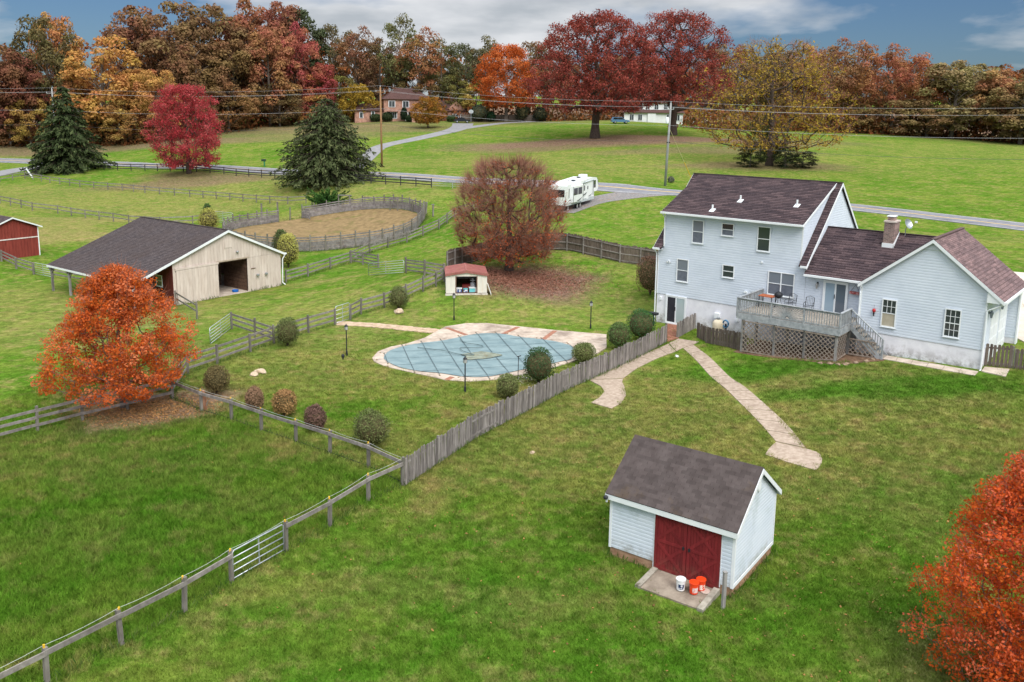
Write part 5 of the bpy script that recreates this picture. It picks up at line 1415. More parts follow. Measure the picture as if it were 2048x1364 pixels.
shell.box(.0, .045, -.3, OX0 - .06, .12, 2.9); shell.box(OX1 + .02, .045, -.3, BW, .12, 2.85); shell.box(BW - .1, .12, -.3, BW, BLN - .3, 2.8); shell.box(0, BLN - .3, -.3, BW, BLN - .2, 2.9); shell.box(.04, .12, -.3, .12, BLN - .3, 3.4)
shell.prism([(.05, .045, 2.9), (BW, .045, 2.85), (BXP, .045, BZP - .25), (.05, .045, 3.4)], (0, 0, 0), (0, .06, 0))
shell.build('wall_core', dark_wood, barn)
for i in range(44):
    y0, y1 = i * .297 + .01, (i + 1) * .297
    MB().box(-.025, y0, -.2, .03, y1 - .012, 3.5).build('side_board', shaded_red_board, barn)
MB().box(.12, .0, -.25, BW - .12, BLN - .3, .015).build('floor_slab', slab_conc, barn)
rf = MB()
roof_plane(rf, (-LEAN, -.22, BZL), (-LEAN, BLN, BZL), (BXP, BLN, BZP), (BXP, -.22, BZP), thick=.08)
roof_plane(rf, (BW + .32, BLN, BZE), (BW + .32, -.22, BZE), (BXP, -.22, BZP), (BXP, BLN, BZP), thick=.08)
broof2 = rf.build('roof', barn_roof_m, barn)
MB().beam((BXP, -.22, BZP + .02), (BXP, BLN, BZP + .02), .22, .03).build('ridge_cap', barn_roof_m, broof2)
tr = MB()
rake(tr, (-LEAN - .02, -.22, BZL + .0), (BXP, -.22, BZP + .0), .20); rake(tr, (BW + .34, -.22, BZE), (BXP, -.22, BZP), .20)
tr.box(-LEAN - .03, -.22, BZL - .16, -LEAN, BLN, BZL - .0)
tr.build('rake_board', trim_m, barn)
MB().box(BW + .32, -.3, BZE - .12, BW + .45, BLN, BZE).build('gutter', trim_m, barn)
MB().tube([(BW + .38, -.2, BZE - .1), (BW + .1, -.12, BZE - .55), (BW + .06, -.1, .25), (BW + .16, -.35, .08)], .05, 6).build('downspout', trim_m, barn)
# track, sliding leaf
leaf = MB().box(.28, -.09, .02, OX0 + .03, -.045, 2.82).build('sliding_door', tan_board, barn)
for i in range(14): 
    x = .28 + i * (OX0 - .25) / 14
    MB().box(x + .006, -.108, .02, x + (OX0 - .25) / 14 - .006, -.091, 2.82).build('board', tan_board, leaf)
MB().box(.2, -.13, 2.84, OX0 + .1, -.05, 3.0).build('track_cover', tan_board, barn)
MB().box(OX0 - .1, -.02, OZ, OX1 + .1, .0, OZ + .12).build('header', mat('header_board', rgb(168, 152, 136), rgb(186, 172, 156)), barn)
MB().box(OX1, .0, 0, OX1 + .06, .1, OZ).build('jamb', tan_board, barn)
hp = MB().box(BXP - .28, -.03, 4.1, BXP + .35, -.002, 4.85).build('loft_hatch', tan_board, barn)
tr = MB(); tr.box(BXP - .34, -.035, 4.04, BXP - .28, -.003, 4.9); tr.box(BXP + .35, -.035, 4.04, BXP + .41, -.003, 4.9); tr.build('hatch_trim', tan_board, hp)
MB().lathe([(.05, 0), (.12, .1), (.1, .16)], (0, 0, 0), 10).build('yard_lamp', grey_metal, barn).location = (6.1, -.12, 3.55)
for x in (8.1, 9.0): MB().lathe([(.1, 0), (.13, .04), (.13, .16), (.05, .2)], (x, -.14, 1.25), 10).build('wall_fitting', grey_metal, barn)
MB().box(7.5, -.03, 1.95, 7.95, -.001, 2.0).build('hasp', mat('rusty_iron', rgb(90, 66, 52), rgb(112, 84, 66)), barn)
# inside: a stall wall of planks and a white inner door
for i in range(9): MB().box(OX1 + .02, .3, .05 + i * .33, OX1 + .07, 3.6, .36 + i * .33).build('stall_plank', dark_wood, barn)
for i in range(9): MB().box(3.0, 4.0, .05 + i * .33, OX1 + .02, 4.05, .36 + i * .33).build('stall_plank', dark_wood, barn)
idr = MB().box(4.3, 2.6, .02, 5.15, 2.66, 2.5).build('inner_door', mat('white_inner_door', rgb(190, 190, 192), rgb(208, 208, 210)), barn)
MB().box(4.75, 2.58, .1, 5.0, 2.6, .5).build('cat_flap', black_metal, idr)
# lean-to posts and brackets
for i, y in enumerate((.0, 3.3, 6.5, 9.8, 12.8)):
    m = trim_m if i == 0 else grey_wood
    po = MB().box(-LEAN + .18, y - .08, -.3, -LEAN + .34, y + .08, BZL - .05).build('lean_to_post', m, barn)
    if i:
        for s in (-1, 1): MB().beam((-LEAN + .26, y, 1.6), (-LEAN + .26, y + s * .6, BZL - .15), .08, .1).build('bracket', m, po)
MB().box(-LEAN + .16, -.1, BZL - .22, -LEAN + .36, 12.95, BZL - .06).build('lean_to_beam', grey_wood, barn)
window(barn, -2.3, 1.35, .85, .95, (-.03, 0, 0), (0, -1, 0), NL, 'double', glass_dark)
c_, s_ = math.cos(.934), math.sin(.934)
bl_ = lambda x, y, z: (-27.15 + c_ * x - s_ * y, 68.13 + s_ * x + c_ * y, -1.12 + z)
o = MB().lathe([(.22, 0), (.26, .16), (.28, .17), (.27, .03), (.0, .03)], (0, 0, 0), 16).build('feed_tub', mat('blue_plastic', rgb(30, 96, 176), rgb(44, 112, 190), rough=.45), loc=bl_(6.3, .7, .02))
tag(o, 'blue plastic feed tub on the floor in the open barn doorway', 'tub')

# ------------------------------------------------------------------ red field shed at the left edge
rp = (-48.56, 87.99)
RYAW = .93
rs = thing('field_shed', 'small red-boarded field shed with white trim at the left edge of the paddock', 'shed', (rp[0] - 5.0 * math.cos(RYAW), rp[1] - 5.0 * math.sin(RYAW), h(rp)), RYAW)
RWd, RE, RP_ = 5.0, 3.05, 4.15
sh = MB(); sh.prism([(0, .04, -.5), (RWd, .04, -.5), (RWd, .04, RE), (RWd / 2, .04, RP_ - .1), (0, .04, RE)], (0, 0, 0), (0, 5.9, 0)); sh.build('wall_core', red_board, rs)
zt = lambda x: RE + (RP_ - RE) * (1 - abs(x - RWd / 2) / (RWd / 2)) - .1
for i in range(17):
    x0, x1 = i * RWd / 17 + .008, (i + 1) * RWd / 17 - .008
    MB().prism([(x0, 0, -.4), (x1, 0, -.4), (x1, 0, zt(x1)), (x0, 0, zt(x0))], (0, 0, 0), (0, .04, 0)).build('board', red_board, rs)
rf = MB(); roof_plane(rf, (-.3, 6.2, RE - .05), (-.3, -.25, RE - .05), (RWd / 2, -.25, RP_), (RWd / 2, 6.2, RP_)); roof_plane(rf, (RWd + .3, -.25, RE - .05), (RWd + .3, 6.2, RE - .05), (RWd / 2, 6.2, RP_), (RWd / 2, -.25, RP_)); rf.build('roof', barn_roof_m, rs)
tr = MB(); rake(tr, (-.32, -.25, RE - .05), (RWd / 2, -.25, RP_), .13); rake(tr, (RWd + .32, -.25, RE - .05), (RWd / 2, -.25, RP_), .13); tr.build('rake_board', trim_m, rs)
MB().box(RWd - .1, -.02, -.3, RWd, .0, RE - .05).build('corner_board', trim_m, rs)
MB().beam((0, -.03, 1.95), (RWd - .1, -.03, 1.95), .02, .11).build('band_board', mat('worn_white', rgb(206, 190, 186), rgb(228, 222, 220), scale=5, c3=rgb(140, 70, 62), c3scale=3, c3lo=.6, c3hi=.66), rs)

# ------------------------------------------------------------------ small metal shed by the big tree
ms = thing('metal_shed', 'small rusty white metal shed with a red roof and open front full of boxes', 'shed', (-5.02, 64.86, .72), .10)
MW, MD_ = 3.14, 3.0
rust_white = mat('rusty_white_metal', rgb(214, 210, 202), rgb(230, 226, 218), scale=2, stretch=(3, 3, .6), rough=.6, c3=rgb(206, 186, 158), c3scale=1.0, c3lo=.54, c3hi=.72)
red_metal = mat('faded_red_roof_metal', rgb(142, 88, 84), rgb(162, 106, 100), scale=2, rough=.6, c3=rgb(150, 110, 90), c3scale=1.6)
def pan(nm, x0, x1, y, z0, z1, m, n=6):
    mb = MB(); w = (x1 - x0) / n
    for i in range(n): mb.box(x0 + i * w + .01, y - .012, z0, x0 + (i + 1) * w - .01, y, z1)
    mb.box(x0, y + .001, z0, x1, y + .02, z1); return mb.build(nm, m, ms)
pan('front_panel', 0, .72, 0, .18, 1.66, rust_white, 5); pan('front_panel', 2.40, MW, 0, .18, 1.66, rust_white, 5)
hd = MB(); hd.prism([(.72, -.012, 1.47), (2.40, -.012, 1.47), (2.40, -.012, 1.72), (MW / 2, -.012, 1.84), (.72, -.012, 1.72)], (0, 0, 0), (0, .03, 0)); hd.build('header', rust_white, ms)
sd_ = MB(); sd_.box(0, .02, .18, .02, MD_, 1.66); sd_.box(MW - .02, .02, .18, MW, MD_, 1.66); sd_.box(.02, MD_ - .02, .18, MW - .02, MD_, 1.66); sd_.build('side_walls', rust_white, ms)
MB().box(.05, .05, .12, MW - .05, MD_ - .05, .2).build('floor', dark_wood, ms)
for x in (.72, 2.34): MB().box(x, -.03, .18, x + .07, .0, 1.5).build('door_post', mat('brown_jamb', rgb(112, 88, 76), rgb(132, 106, 92)), ms)
rf = MB()
for s in (-1, 1):
    xa = -.06 if s < 0 else MW + .06
    a, b2, c2_, d2 = Vector((xa, -.1, 1.64)), Vector((MW / 2, -.1, 1.9)), Vector((MW / 2, MD_ + .1, 1.9)), Vector((xa, MD_ + .1, 1.64))
    rf.prism([a, b2, c2_, d2], (0, 0, 0), (0, 0, .05))
    rf.prism([a + Vector((0, -.01, 0)), b2 + Vector((0, -.01, 0)), b2 + Vector((0, -.01, -.14)), a + Vector((0, -.01, -.14))], (0, 0, 0), (0, -.015, 0))
mroof = rf.build('roof', red_metal, ms)
for i in range(9):
    y = .1 + i * .35
    for s in (-1, 1):
        xa = -.05 if s < 0 else MW + .05
        MB().beam((xa, y, 1.70), (MW / 2, y, 1.96), .03, .03).build('roof_rib', red_metal, mroof)
MB().beam((MW / 2, -.11, 1.955), (MW / 2, MD_ + .1, 1.955), .14, .025).build('ridge_cap', red_metal, mroof)
for y in (-.12, 1.4, 2.8): MB().box(-.05, y, .0, MW + .05, y + .14, .14).build('skid', mat('flaking_white_wood', rgb(196, 190, 180), rgb(222, 218, 208), scale=6, c3=rgb(130, 110, 96), c3scale=2.5), ms)
cm, sm = math.cos(.10), math.sin(.10)
ml = lambda x, y, z: (-5.02 + cm * x - sm * y, 64.86 + sm * x + cm * y, .72 + z)
def crate(nm, label, x, y, w, d, hgt, m, lidm, z=.205):
    c_ = thing(nm, label, 'box', ml(x, y, z), .10 + RND.uniform(-.15, .15), 'boxes in the metal shed')
    MB().box(-w / 2, -d / 2, 0, w / 2, d / 2, hgt).build('body', m, c_); MB().box(-w / 2 - .02, -d / 2 - .02, hgt, w / 2 + .02, d / 2 + .02, hgt + .05).build('lid', lidm, c_)
cy_m = mat('cyan_plastic', rgb(92, 176, 188), rgb(120, 200, 208), rough=.4)
bw_m = mat('blue_white_carton', rgb(64, 84, 140), rgb(224, 226, 232), scale=7, lo=.46, hi=.56)
crate('storage_box', 'cyan plastic box with pale lid inside the metal shed', 2.0, .35, .42, .4, .3, cy_m, white_p)
crate('storage_box', 'blue and white printed carton at the left of the metal shed opening', 1.02, .3, .4, .35, .26, bw_m, white_p)
crate('storage_box', 'small blue and white carton in the middle of the metal shed opening', 1.5, .28, .3, .3, .22, bw_m, cy_m)
crate('storage_box', 'white box squeezed beside the right post of the metal shed', 2.27, .4, .14, .3, .26, white_p, white_p)
crate('storage_box', 'dark red box behind the cartons in the metal shed', 1.6, .9, .6, .5, .45, red_board, red_dark)
pu = thing('pool_filter', 'white pool filter valve above its tank inside the metal shed', 'filter', ml(2.1, 1.1, .2), .1)
MB().lathe([(.22, 0), (.24, .1), (.24, .5), (.12, .62)], (0, 0, 0), 14).build('tank', white_p, pu, smooth=True); MB().lathe([(.06, 0), (.06, .3)], (0, 0, .62), 10).build('valve', white_p, pu); MB().tube([(-.2, 0, .74), (.2, 0, .74)], .035, 8).build('pipe', white_p, pu)
ld = thing('leaning_door', 'white loose door leaf leaning against the right side of the metal shed', 'door', ml(MW + .34, .2, -.05), .1)
o = MB().obox((0, 0, .5), (.04, .75, 1.05)).build('leaf', rust_white, ld); o.rotation_euler = (0, -.32, 0)
MB().obox((.03, 0, .5), (.03, .1, .9)).build('stile', trim_m, ld).rotation_euler = (0, -.32, 0)

# ------------------------------------------------------------------ fifth-wheel caravan
rv = thing('caravan', 'long white fifth-wheel caravan with grey swoosh stripes parked on the gravel pad by the road', 'caravan', (6.55, 104.3, h(7.5, 106)), math.atan2(.911, .413))
rv_w = mat('caravan_white', rgb(226, 230, 234), rgb(238, 241, 244), rough=.35, scale=1, spec=.5)
rv_g = mat('caravan_grey', rgb(176, 186, 190), rgb(190, 198, 202), rough=.4)
rv_d = mat('caravan_dark_stripe', rgb(52, 58, 64), rgb(64, 70, 76), rough=.4)
glass_black = glass_mat('tinted_glass', rgb(34, 40, 46), .05)
WD_ = 2.55
prof = [(0, .72), (9.75, .72), (9.75, 1.7), (10.9, 1.72), (11.35, 2.1), (11.45, 2.6), (11.2, 3.15), (10.6, 3.48), (8.8, 3.6), (5.5, 3.45), (2.0, 3.32), (.12, 3.25), (0, 3.1)]
bd = MB(); bd.prism([(x, 0, z) for x, z in prof], (0, 0, 0), (0, WD_, 0)); o = bevel(bd.build('body', rv_w, rv), .05, 2)
sk = MB(); sk.prism([(.02, -.012, .74), (9.7, -.012, .74), (9.7, -.012, 1.12), (.02, -.012, 1.05)], (0, 0, 0), (0, .01, 0)); sk.build('skirt_panel', rv_g, rv)
so = bevel(MB().box(1.3, -.32, 1.0, 4.7, .02, 3.02).build('slide_out', rv_w, rv), .03)
for x in (1.3, 4.66): MB().box(x - .03, -.335, 1.0, x + .05, -.321, 3.02).build('slide_trim', rv_d, so)
for x0, x1 in ((1.45, 2.75), (2.95, 4.3)):
    MB().box(x0, -.34, 1.9, x1, -.323, 2.75).build('window', glass_black, so)
MB().box(-.02, .35, 1.75, .005, 2.2, 2.62).build('rear_window', glass_black, rv)
MB().box(.5, -.02, 1.6, .68, .004, 2.75).build('window', glass_black, rv); MB().box(5.9, -.02, 2.1, 6.25, .004, 2.75).build('window', glass_black, rv); MB().box(9.6, -.02, 2.2, 10.35, .004, 3.15).build('window', glass_black, rv)
dr = MB().box(5.5, -.03, .95, 5.62, .003, 3.1).build('awning_arm', rv_d, rv); MB().box(9.3, -.03, 1.3, 9.42, .003, 3.25).build('awning_arm', rv_d, rv); MB().tube([(5.5, -.08, 3.12), (9.4, -.08, 3.28)], .06, 8).build('awning_roll', rv_g, rv)
edr = MB().box(6.9, -.025, .95, 7.6, .003, 2.9).build('entry_door', rv_w, rv); MB().box(7.05, -.035, 2.2, 7.4, -.026, 2.6).build('door_window', glass_black, edr)
for (cx, cz, s, fl_) in ((1.3, 1.35, 1.0, 1), (3.4, 1.2, 1.2, 1), (6.2, 1.6, 1.4, 1), (8.2, 1.3, 1.0, 1), (3.2, 3.0, .8, -1), (6.4, 3.15, .9, -1)):
    for k, (w, off) in enumerate(((.13, 0), (.06, .2))):
        mb = MB(); pts = []
        yy = -.343 if (1.3 < cx < 4.6 and cz < 3) else -.008
        for i in range(9):
            t_ = i / 8 - .5; pts.append((cx + t_ * 1.7 * s, cz - off + fl_ * (.5 * t_ * t_ + .3 * t_) * s, w * (1 - (2 * t_) ** 2) * s))
        for a, b2 in zip(pts[:-1], pts[1:]):
            mb.face(((a[0], yy, a[1] - a[2] / 2), (b2[0], yy, b2[1] - b2[2] / 2), (b2[0], yy, b2[1] + b2[2] / 2), (a[0], yy, a[1] + a[2] / 2)))
        mb.build('swoosh_stripe', rv_d if k == 0 else rv_g, so if yy < -.3 else rv)
MB().prism([(10.95, -.006, 3.3), (11.3, -.006, 2.95), (11.42, -.006, 2.5), (11.3, -.006, 2.5), (11.1, -.006, 3.0)], (0, 0, 0), (0, .004, 0)).build('nose_stripe', rv_d, rv)
for x0, x1, z, m, hh_ in ((1.4, 2.6, 3.28, rv_w, .32), (8.3, 9.5, 3.56, rv_w, .36)):
    bevel(MB().box(x0, .85, z, x1, 1.7, z + hh_).build('air_conditioner', m, rv), .06, 2)
for x, y, z in ((3.4, 1.5, 3.36), (3.9, .8, 3.38), (7.4, 1.4, 3.52)): MB().box(x, y - .2, z, x + .5, y + .2, z + .16).build('roof_vent', rv_d, rv)
bevel(MB().box(5.4, 1.2, 3.44, 6.2, 1.8, 3.62).build('skylight', rv_w, rv), .06)
tyre_m = mat('tyre_rubber', rgb(34, 34, 36), rgb(46, 46, 48), rough=.9); hub_m = mat('wheel_steel', rgb(190, 194, 198), rgb(210, 214, 218), rough=.3, metal=.7)
def wheel(parent, x, y, r, w, out):
    wl = inst(WH[0], 'wheel', parent, (x, y, r), (rad(90) * out, 0, 0), (r / .36, r / .36, w / .24)); inst(WH[1], 'rim', wl)
WH = (MB().lathe([(.2, -.12), (.33, -.12), (.36, -.08), (.36, .08), (.33, .12), (.2, .12)], (0, 0, 0), 20).mesh('wheel', tyre_m), MB().lathe([(.05, .09), (.19, .11), (.22, .125), (.06, .13)], (0, 0, 0), 14).mesh('rim', hub_m))
for y, s in ((.16, 1), (WD_ - .16, -1)):
    for x in (3.7, 4.75): wheel(rv, x, y, .38, .25, s)
for x in (1.0, 9.3):
    for y in (.25, WD_ - .25): MB().box(x - .05, y - .05, 0, x + .05, y + .05, .75).build('stabiliser_leg', rv_g, rv)
for y in (.12, WD_ - .3): MB().box(-.025, y, 1.2, .0, y + .18, 1.35).build('tail_light', mat('red_lens', rgb(170, 40, 36), rgb(186, 54, 48), rough=.3), rv)
MB().box(-.03, .05, .6, .12, WD_ - .05, .75).build('bumper', black_metal, rv)

# ------------------------------------------------------------------ fences: every post, rail and picket a piece of its fence
rail_wood = mat('silver_grey_rail', rgb(116, 110, 106), rgb(148, 143, 139), scale=4, rough=.95, rnd=.14, c3=rgb(104, 98, 92), c3scale=1.2)
post_wood = mat('silver_grey_post', rgb(104, 99, 93), rgb(134, 130, 123), scale=4, stretch=(1, 1, .3), rough=.95, rnd=.14, c3=rgb(96, 98, 84), c3scale=1.5)
black_rail = mat('black_stained_rail', rgb(50, 48, 50), rgb(74, 72, 74), scale=4, rough=.95, rnd=.15)
picket_wood = mat('silver_grey_picket', rgb(110, 104, 101), rgb(146, 140, 137), scale=5, stretch=(1.5, 1.5, .3), rough=.95, rnd=.34, c3=rgb(88, 80, 76), c3scale=1.8)
brown_picket = mat('brown_grey_picket', rgb(86, 76, 69), rgb(114, 104, 96), scale=5, stretch=(1.5, 1.5, .3), rough=.95, rnd=.2)
yellow_ins = mat('yellow_plastic', rgb(214, 170, 40), rgb(226, 184, 60), rough=.5)
galv = mat('galvanised_tube', rgb(170, 178, 186), rgb(196, 202, 208), scale=5, rough=.35, metal=.5)
MESH = {}
def unit_rail(hgt, th, m):
    k = ('r', hgt, th, m.name)
    if k not in MESH: MESH[k] = MB().box(-.5, -th / 2, -hgt / 2, .5, th / 2, hgt / 2).mesh('rail', m)
    return MESH[k]
def unit_post(w, hgt, m):
    k = ('p', w, hgt, m.name)
    if k not in MESH:
        mb = MB(); mb.box(-w / 2, -w / 2, -.3, w / 2, w / 2, hgt - .02); mb.prism([(-w / 2, -w / 2, hgt - .02), (w / 2, -w / 2, hgt - .02), (w / 2, w / 2, hgt - .02), (-w / 2, w / 2, hgt - .02)], (0, 0, 0), (0, 0, .012))
        MESH[k] = mb.mesh('post', m)
    return MESH[k]
def put_rail(mesh, parent, a, b2, nm='rail'):
    d = b2 - a; L = d.length
    o = inst(mesh, nm, parent, (a + b2) / 2, (0, -math.asin(max(-1, min(1, d.z / L))), math.atan2(d.y, d.x)), (L + .04, 1, 1))
    return o
def by_spacing(pts, sp):
    """posts at even spacing along a line of ground points"""
    out = []; pts = [Vector(p) for p in pts]
    for a, b2 in zip(pts[:-1], pts[1:]):
        k = max(1, round((b2 - a).length / sp)); out += [a.lerp(b2, i / k) for i in range(k)]
    return [(p.x, p.y) for p in out + [pts[-1]]]
def rail_fence(label, pts, rails, ph=1.15, pw=.11, bh=.13, bt=.035, pm=None, rm=None, skip=(), group=None, wire=False, jitter=.015, name='rail_fence', side=1, lowwire=False):
    pm = pm or post_wood; rm = rm or rail_wood
    o0 = P3(pts[0])
    f = thing(name, label, 'fence', o0, 0, group)
    pmesh = unit_post(pw, ph, pm); rmesh = unit_rail(bh, bt, rm)
    L = [P3(p) - o0 for p in pts]
    for i, p in enumerate(L):
        d = L[min(i + 1, len(L) - 1)] - L[max(i - 1, 0)]
        inst(pmesh, 'post', f, p, (RND.uniform(-.035, .035), RND.uniform(-.035, .035), math.atan2(d.y, d.x)), (1, 1, RND.uniform(.96, 1.05)))
        if wire:
            k = inst(INS, 'insulator', f, p + Vector((0, 0, ph)), (0, 0, RND.uniform(0, 3)))
    for i, (a, b2) in enumerate(zip(L[:-1], L[1:])):
        if i in skip: continue
        n_ = Vector((-(b2 - a).y, (b2 - a).x, 0)).normalized() * (pw / 2 + bt / 2) * side
        for z in rails:
            j = lambda: Vector((0, 0, z + RND.uniform(-jitter, jitter)))
            put_rail(rmesh, f, a + n_ + j(), b2 + n_ + j())
        if lowwire:
            put_rail(unit_rail(.02, .012, black_metal), f, a + Vector((0, 0, .08)), b2 + Vector((0, 0, .08)), 'ground_wire')
    if wire:
        wp = []
        for i, p in enumerate(L):
            wp.append(p + Vector((0, 0, ph + .06)))
            if i < len(L) - 1:
                for s in (.25, .5, .75): wp.append(p.lerp(L[i + 1], s) + Vector((0, 0, ph + .06 - .05 * (1 - (2 * s - 1) ** 2))))
        MB().tube(wp, .005, 5).build('wire', mat('pale_wire', rgb(196, 202, 196), rgb(214, 220, 214)), f)
    return f
INS = MB().box(-.025, -.025, -.02, .025, .025, .08).mesh('insulator', yellow_ins)
def tube_gate(label, a, b2, hgt=1.15, bars=6, z0=.12, lift=0.0, group='galvanised tube gates', arch=False):
    o0 = P3(a); q = P3(b2) - o0
    g = thing('tube_gate', label, 'gate', o0, 0, group)
    d = q; up = Vector((0, 0, 1))
    p = lambda s, z: d * s + up * (z0 + z)
    r = .024
    MB().tube([p(0, 0), p(0, hgt - z0 - .06), p(.03, hgt - z0), p(.97, hgt - z0), p(1, hgt - z0 - .06), p(1, 0)], r, 8).build('frame', galv, g, smooth=True)
    for i in range(bars - 1):
        z = (hgt - z0) * i / (bars - 1); MB().tube([p(.0, z), p(1, z)], r * .85, 8).build('bar', galv, g, smooth=True)
    MB().box(-.02, -.012, 0, .02, .012, hgt - z0).build('brace', galv, g).location = p(.5, 0)
    for o_ in g.children:
        if o_.name.startswith('brace'): o_.rotation_euler = (0, 0, math.atan2(d.y, d.x))
    return g

# near paddock
A_line = [(-14.08, 17.16), (-13.1, 18.57), (-11.93, 20.21), (-10.77, 21.94), (-9.63, 23.6), (-8.75, 25.23), (-7.54, 27.21), (-6.43, 29.02), (-5.38, 31.06), (-4.25, 32.58)]
rail_fence('single-rail grey paddock fence with yellow insulators running to the bottom left corner', A_line, (.94,), 1.08, .115, .15, .04, skip=(5,), wire=True, side=-1, lowwire=False)
tube_gate('galvanised tube gate in the near single-rail paddock fence', (-8.7, 25.26), (-7.58, 27.11), 1.05, 5)
B_line = [(-4.23, 32.63), (-5.9, 34.24), (-7.8, 35.62), (-9.59, 36.87), (-11.52, 38.2), (-13.35, 39.58), (-15.21, 40.77), (-17.35, 42.59)]
rail_fence('single-rail grey fence below the row of round shrubs, meeting the picket fence', B_line, (.95,), 1.06, .115, .15, .04, wire=True, lowwire=True)
st = (-15.19, 40.85)
tk = thing('tree_stump_post', 'stout split brown stump post at the left end of the single-rail fence', 'post', P3(st))
MB().tube([(0, .1, -.1), (.02, .1, .5), (.03, .08, 1.0)], [.2, .15, .11], 8).build('trunk', mat('split_wood', rgb(120, 76, 56), rgb(160, 120, 96), scale=6, stretch=(1, 1, .3)), tk)
MB().tube([(.1, .1, .1), (.26, .12, .5)], [.05, .02], 6).build('stub', post_wood, tk)
rail_fence('three-rail grey fence running behind the orange tree to the left edge', [(-17.35, 42.59), (-18.91, 40.89), (-20.44, 39.46), (-21.81, 38.01), (-22.97, 36.64), (-24.04, 35.17)], (.35, .7, 1.03), 1.2)
# three-rail fence of the pool yard
F3a = [(-17.41, 42.75), (-18.18, 46.98), (-17.19, 48.99), (-16.02, 51.54), (-14.87, 53.81), (-13.6, 56.47), (-12.33, 58.95)]
rail_fence('three-rail grey fence between the barn paddock and the pool lawn, left of its small gate', F3a, (.33, .68, 1.02), 1.2)
F3b = [(-11.53, 60.48), (-11.07, 62.17), (-9.52, 63.42), (-8.07, 64.8), (-6.88, 65.91), (-5.93, 66.55), (-5.33, 67.35)]
rail_fence('three-rail grey fence from the small arched gate to the metal shed', F3b, (.33, .68, 1.02), 1.2)
tube_gate('narrow galvanised gate with arched top in the pool lawn fence', (-12.27, 59.03), (-11.59, 60.41), 1.3, 5)
tube_gate('galvanised tube gate swung open towards the barn', (-19.22, 53.65), (-19.41, 58.31), 1.15, 6)
rail_fence('short three-rail fence between the open tube gate and the pool lawn fence', [(-19.39, 58.47), (-16.92, 55.52), (-15.06, 53.33)], (.33, .68, 1.02), 1.25)
rail_fence('short two-rail fence stub at the barn corner beside the orange tree', [(-27.06, 68.22), (-23.37, 62.73)], (.55, 1.0), 1.25)
# fence from the barn to the upper lawn
F6 = [(-20.67, 77.84), (-19.12, 79.84), (-17.62, 82.79), (-16.13, 85.29), (-14.99, 89.94), (-13.42, 92.53), (-11.59, 94.42), (-10.07, 96.75), (-8.41, 98.49), (-7.62, 100.16), (-6.9, 102.39), (-5.09, 109.41), (-2.38, 115.85)]
rail_fence('long three-rail grey fence climbing from the barn past the round pen', F6, (.33, .68, 1.02), 1.2, pw=.13)
rail_fence('short four-rail fence branching off beside the barn lawn tube gate', [(-16.08, 85.27), (-14.6, 83.65), (-12.56, 80.25)], (.25, .55, .85, 1.12), 1.3, pw=.13)
tube_gate('galvanised tube gate on the lawn between barn and metal shed', (-12.63, 75.04), (-9.14, 72.15), 1.15, 6)
rail_fence('short four-rail fence between the lawn tube gate and the metal shed', [(-8.99, 72.34), (-7.11, 69.29), (-5.36, 67.72)], (.25, .55, .85, 1.1), 1.3, pw=.13)
# paddock fences on the left
bf = by_spacing([(-90.72, 161.4), (-89.4, 167.43), (-86.79, 168), (-83.41, 171.88)], 3.4) + by_spacing([(-83.41, 171.88), (-70.71, 167.05), (-52.36, 157.43), (-38.19, 147.73), (-27.09, 137.14), (-21.95, 134.16), (-14.5, 129.76), (-12.03, 128.05)], 3.4)[1:]
rail_fence('black three-rail fence along the near side of the road', bf, (.4, .8, 1.2), 1.35, pm=black_rail, rm=black_rail, bh=.15)
rail_fence('pale pipe fence closing the gap between the black road fence and the bare tree', by_spacing([(-12.03, 128.05), (-8.84, 126.84), (-5.87, 125.9)], 3.0), (.3, .6, .9, 1.15), 1.3, pw=.07, bh=.05, bt=.05, pm=galv, rm=galv)
rail_fence('two-rail grey fence across the upper paddock below the red tree', by_spacing([(-89.93, 159.97), (-82.27, 154.12), (-74.99, 150.12), (-65.93, 146.27), (-60.77, 143.03), (-51.51, 138.04), (-43.77, 133.85), (-36.34, 129.37), (-30.13, 125.96)], 3.2), (.55, 1.05), 1.2)
rail_fence('two-rail grey fence stub at the left edge below the side road', by_spacing([(-92.94, 151.15), (-92.11, 155.75), (-90.32, 160.67)], 3.0), (.55, 1.05), 1.2)
rail_fence('two-rail grey fence across the lower paddock behind barn and red shed', by_spacing([(-83.85, 133.54), (-75.86, 127.78), (-68.56, 123.14), (-64.44, 122.18), (-58.88, 118.74), (-53.37, 115.12), (-50.04, 112.25), (-45.18, 110.24), (-41.62, 112.06), (-39.89, 114.25)], 3.1), (.55, 1.05), 1.2)
tube_gate('galvanised tube gate left of the round pen', (-39.78, 114.52), (-36.42, 112.13), 1.5, 7)
rail_fence('three-rail grey fence below the red field shed at the left edge', [(-53.95, 86.62), (-50.47, 84.35), (-47.36, 81.45), (-44.61, 79.44)], (.35, .7, 1.03), 1.2, pw=.14)
tube_gate('galvanised tube gate beside the lean-to of the barn', (-44.46, 79.36), (-42.3, 78.24), 1.15, 6)
rail_fence('short rail fence seen under the lean-to roof of the barn', [(-42.21, 78.25), (-40.12, 77.19), (-37.78, 76.11)], (.35, .7, 1.03), 1.2)
wb = thing('leaning_board', 'white board leaning on the fence corner near the side road', 'board', P3((-88.68, 160.38)), .4)
o = MB().box(-.12, -.03, 0, .12, .03, 2.0).build('plank', trim_m, wb); o.rotation_euler = (0, -.5, 0)

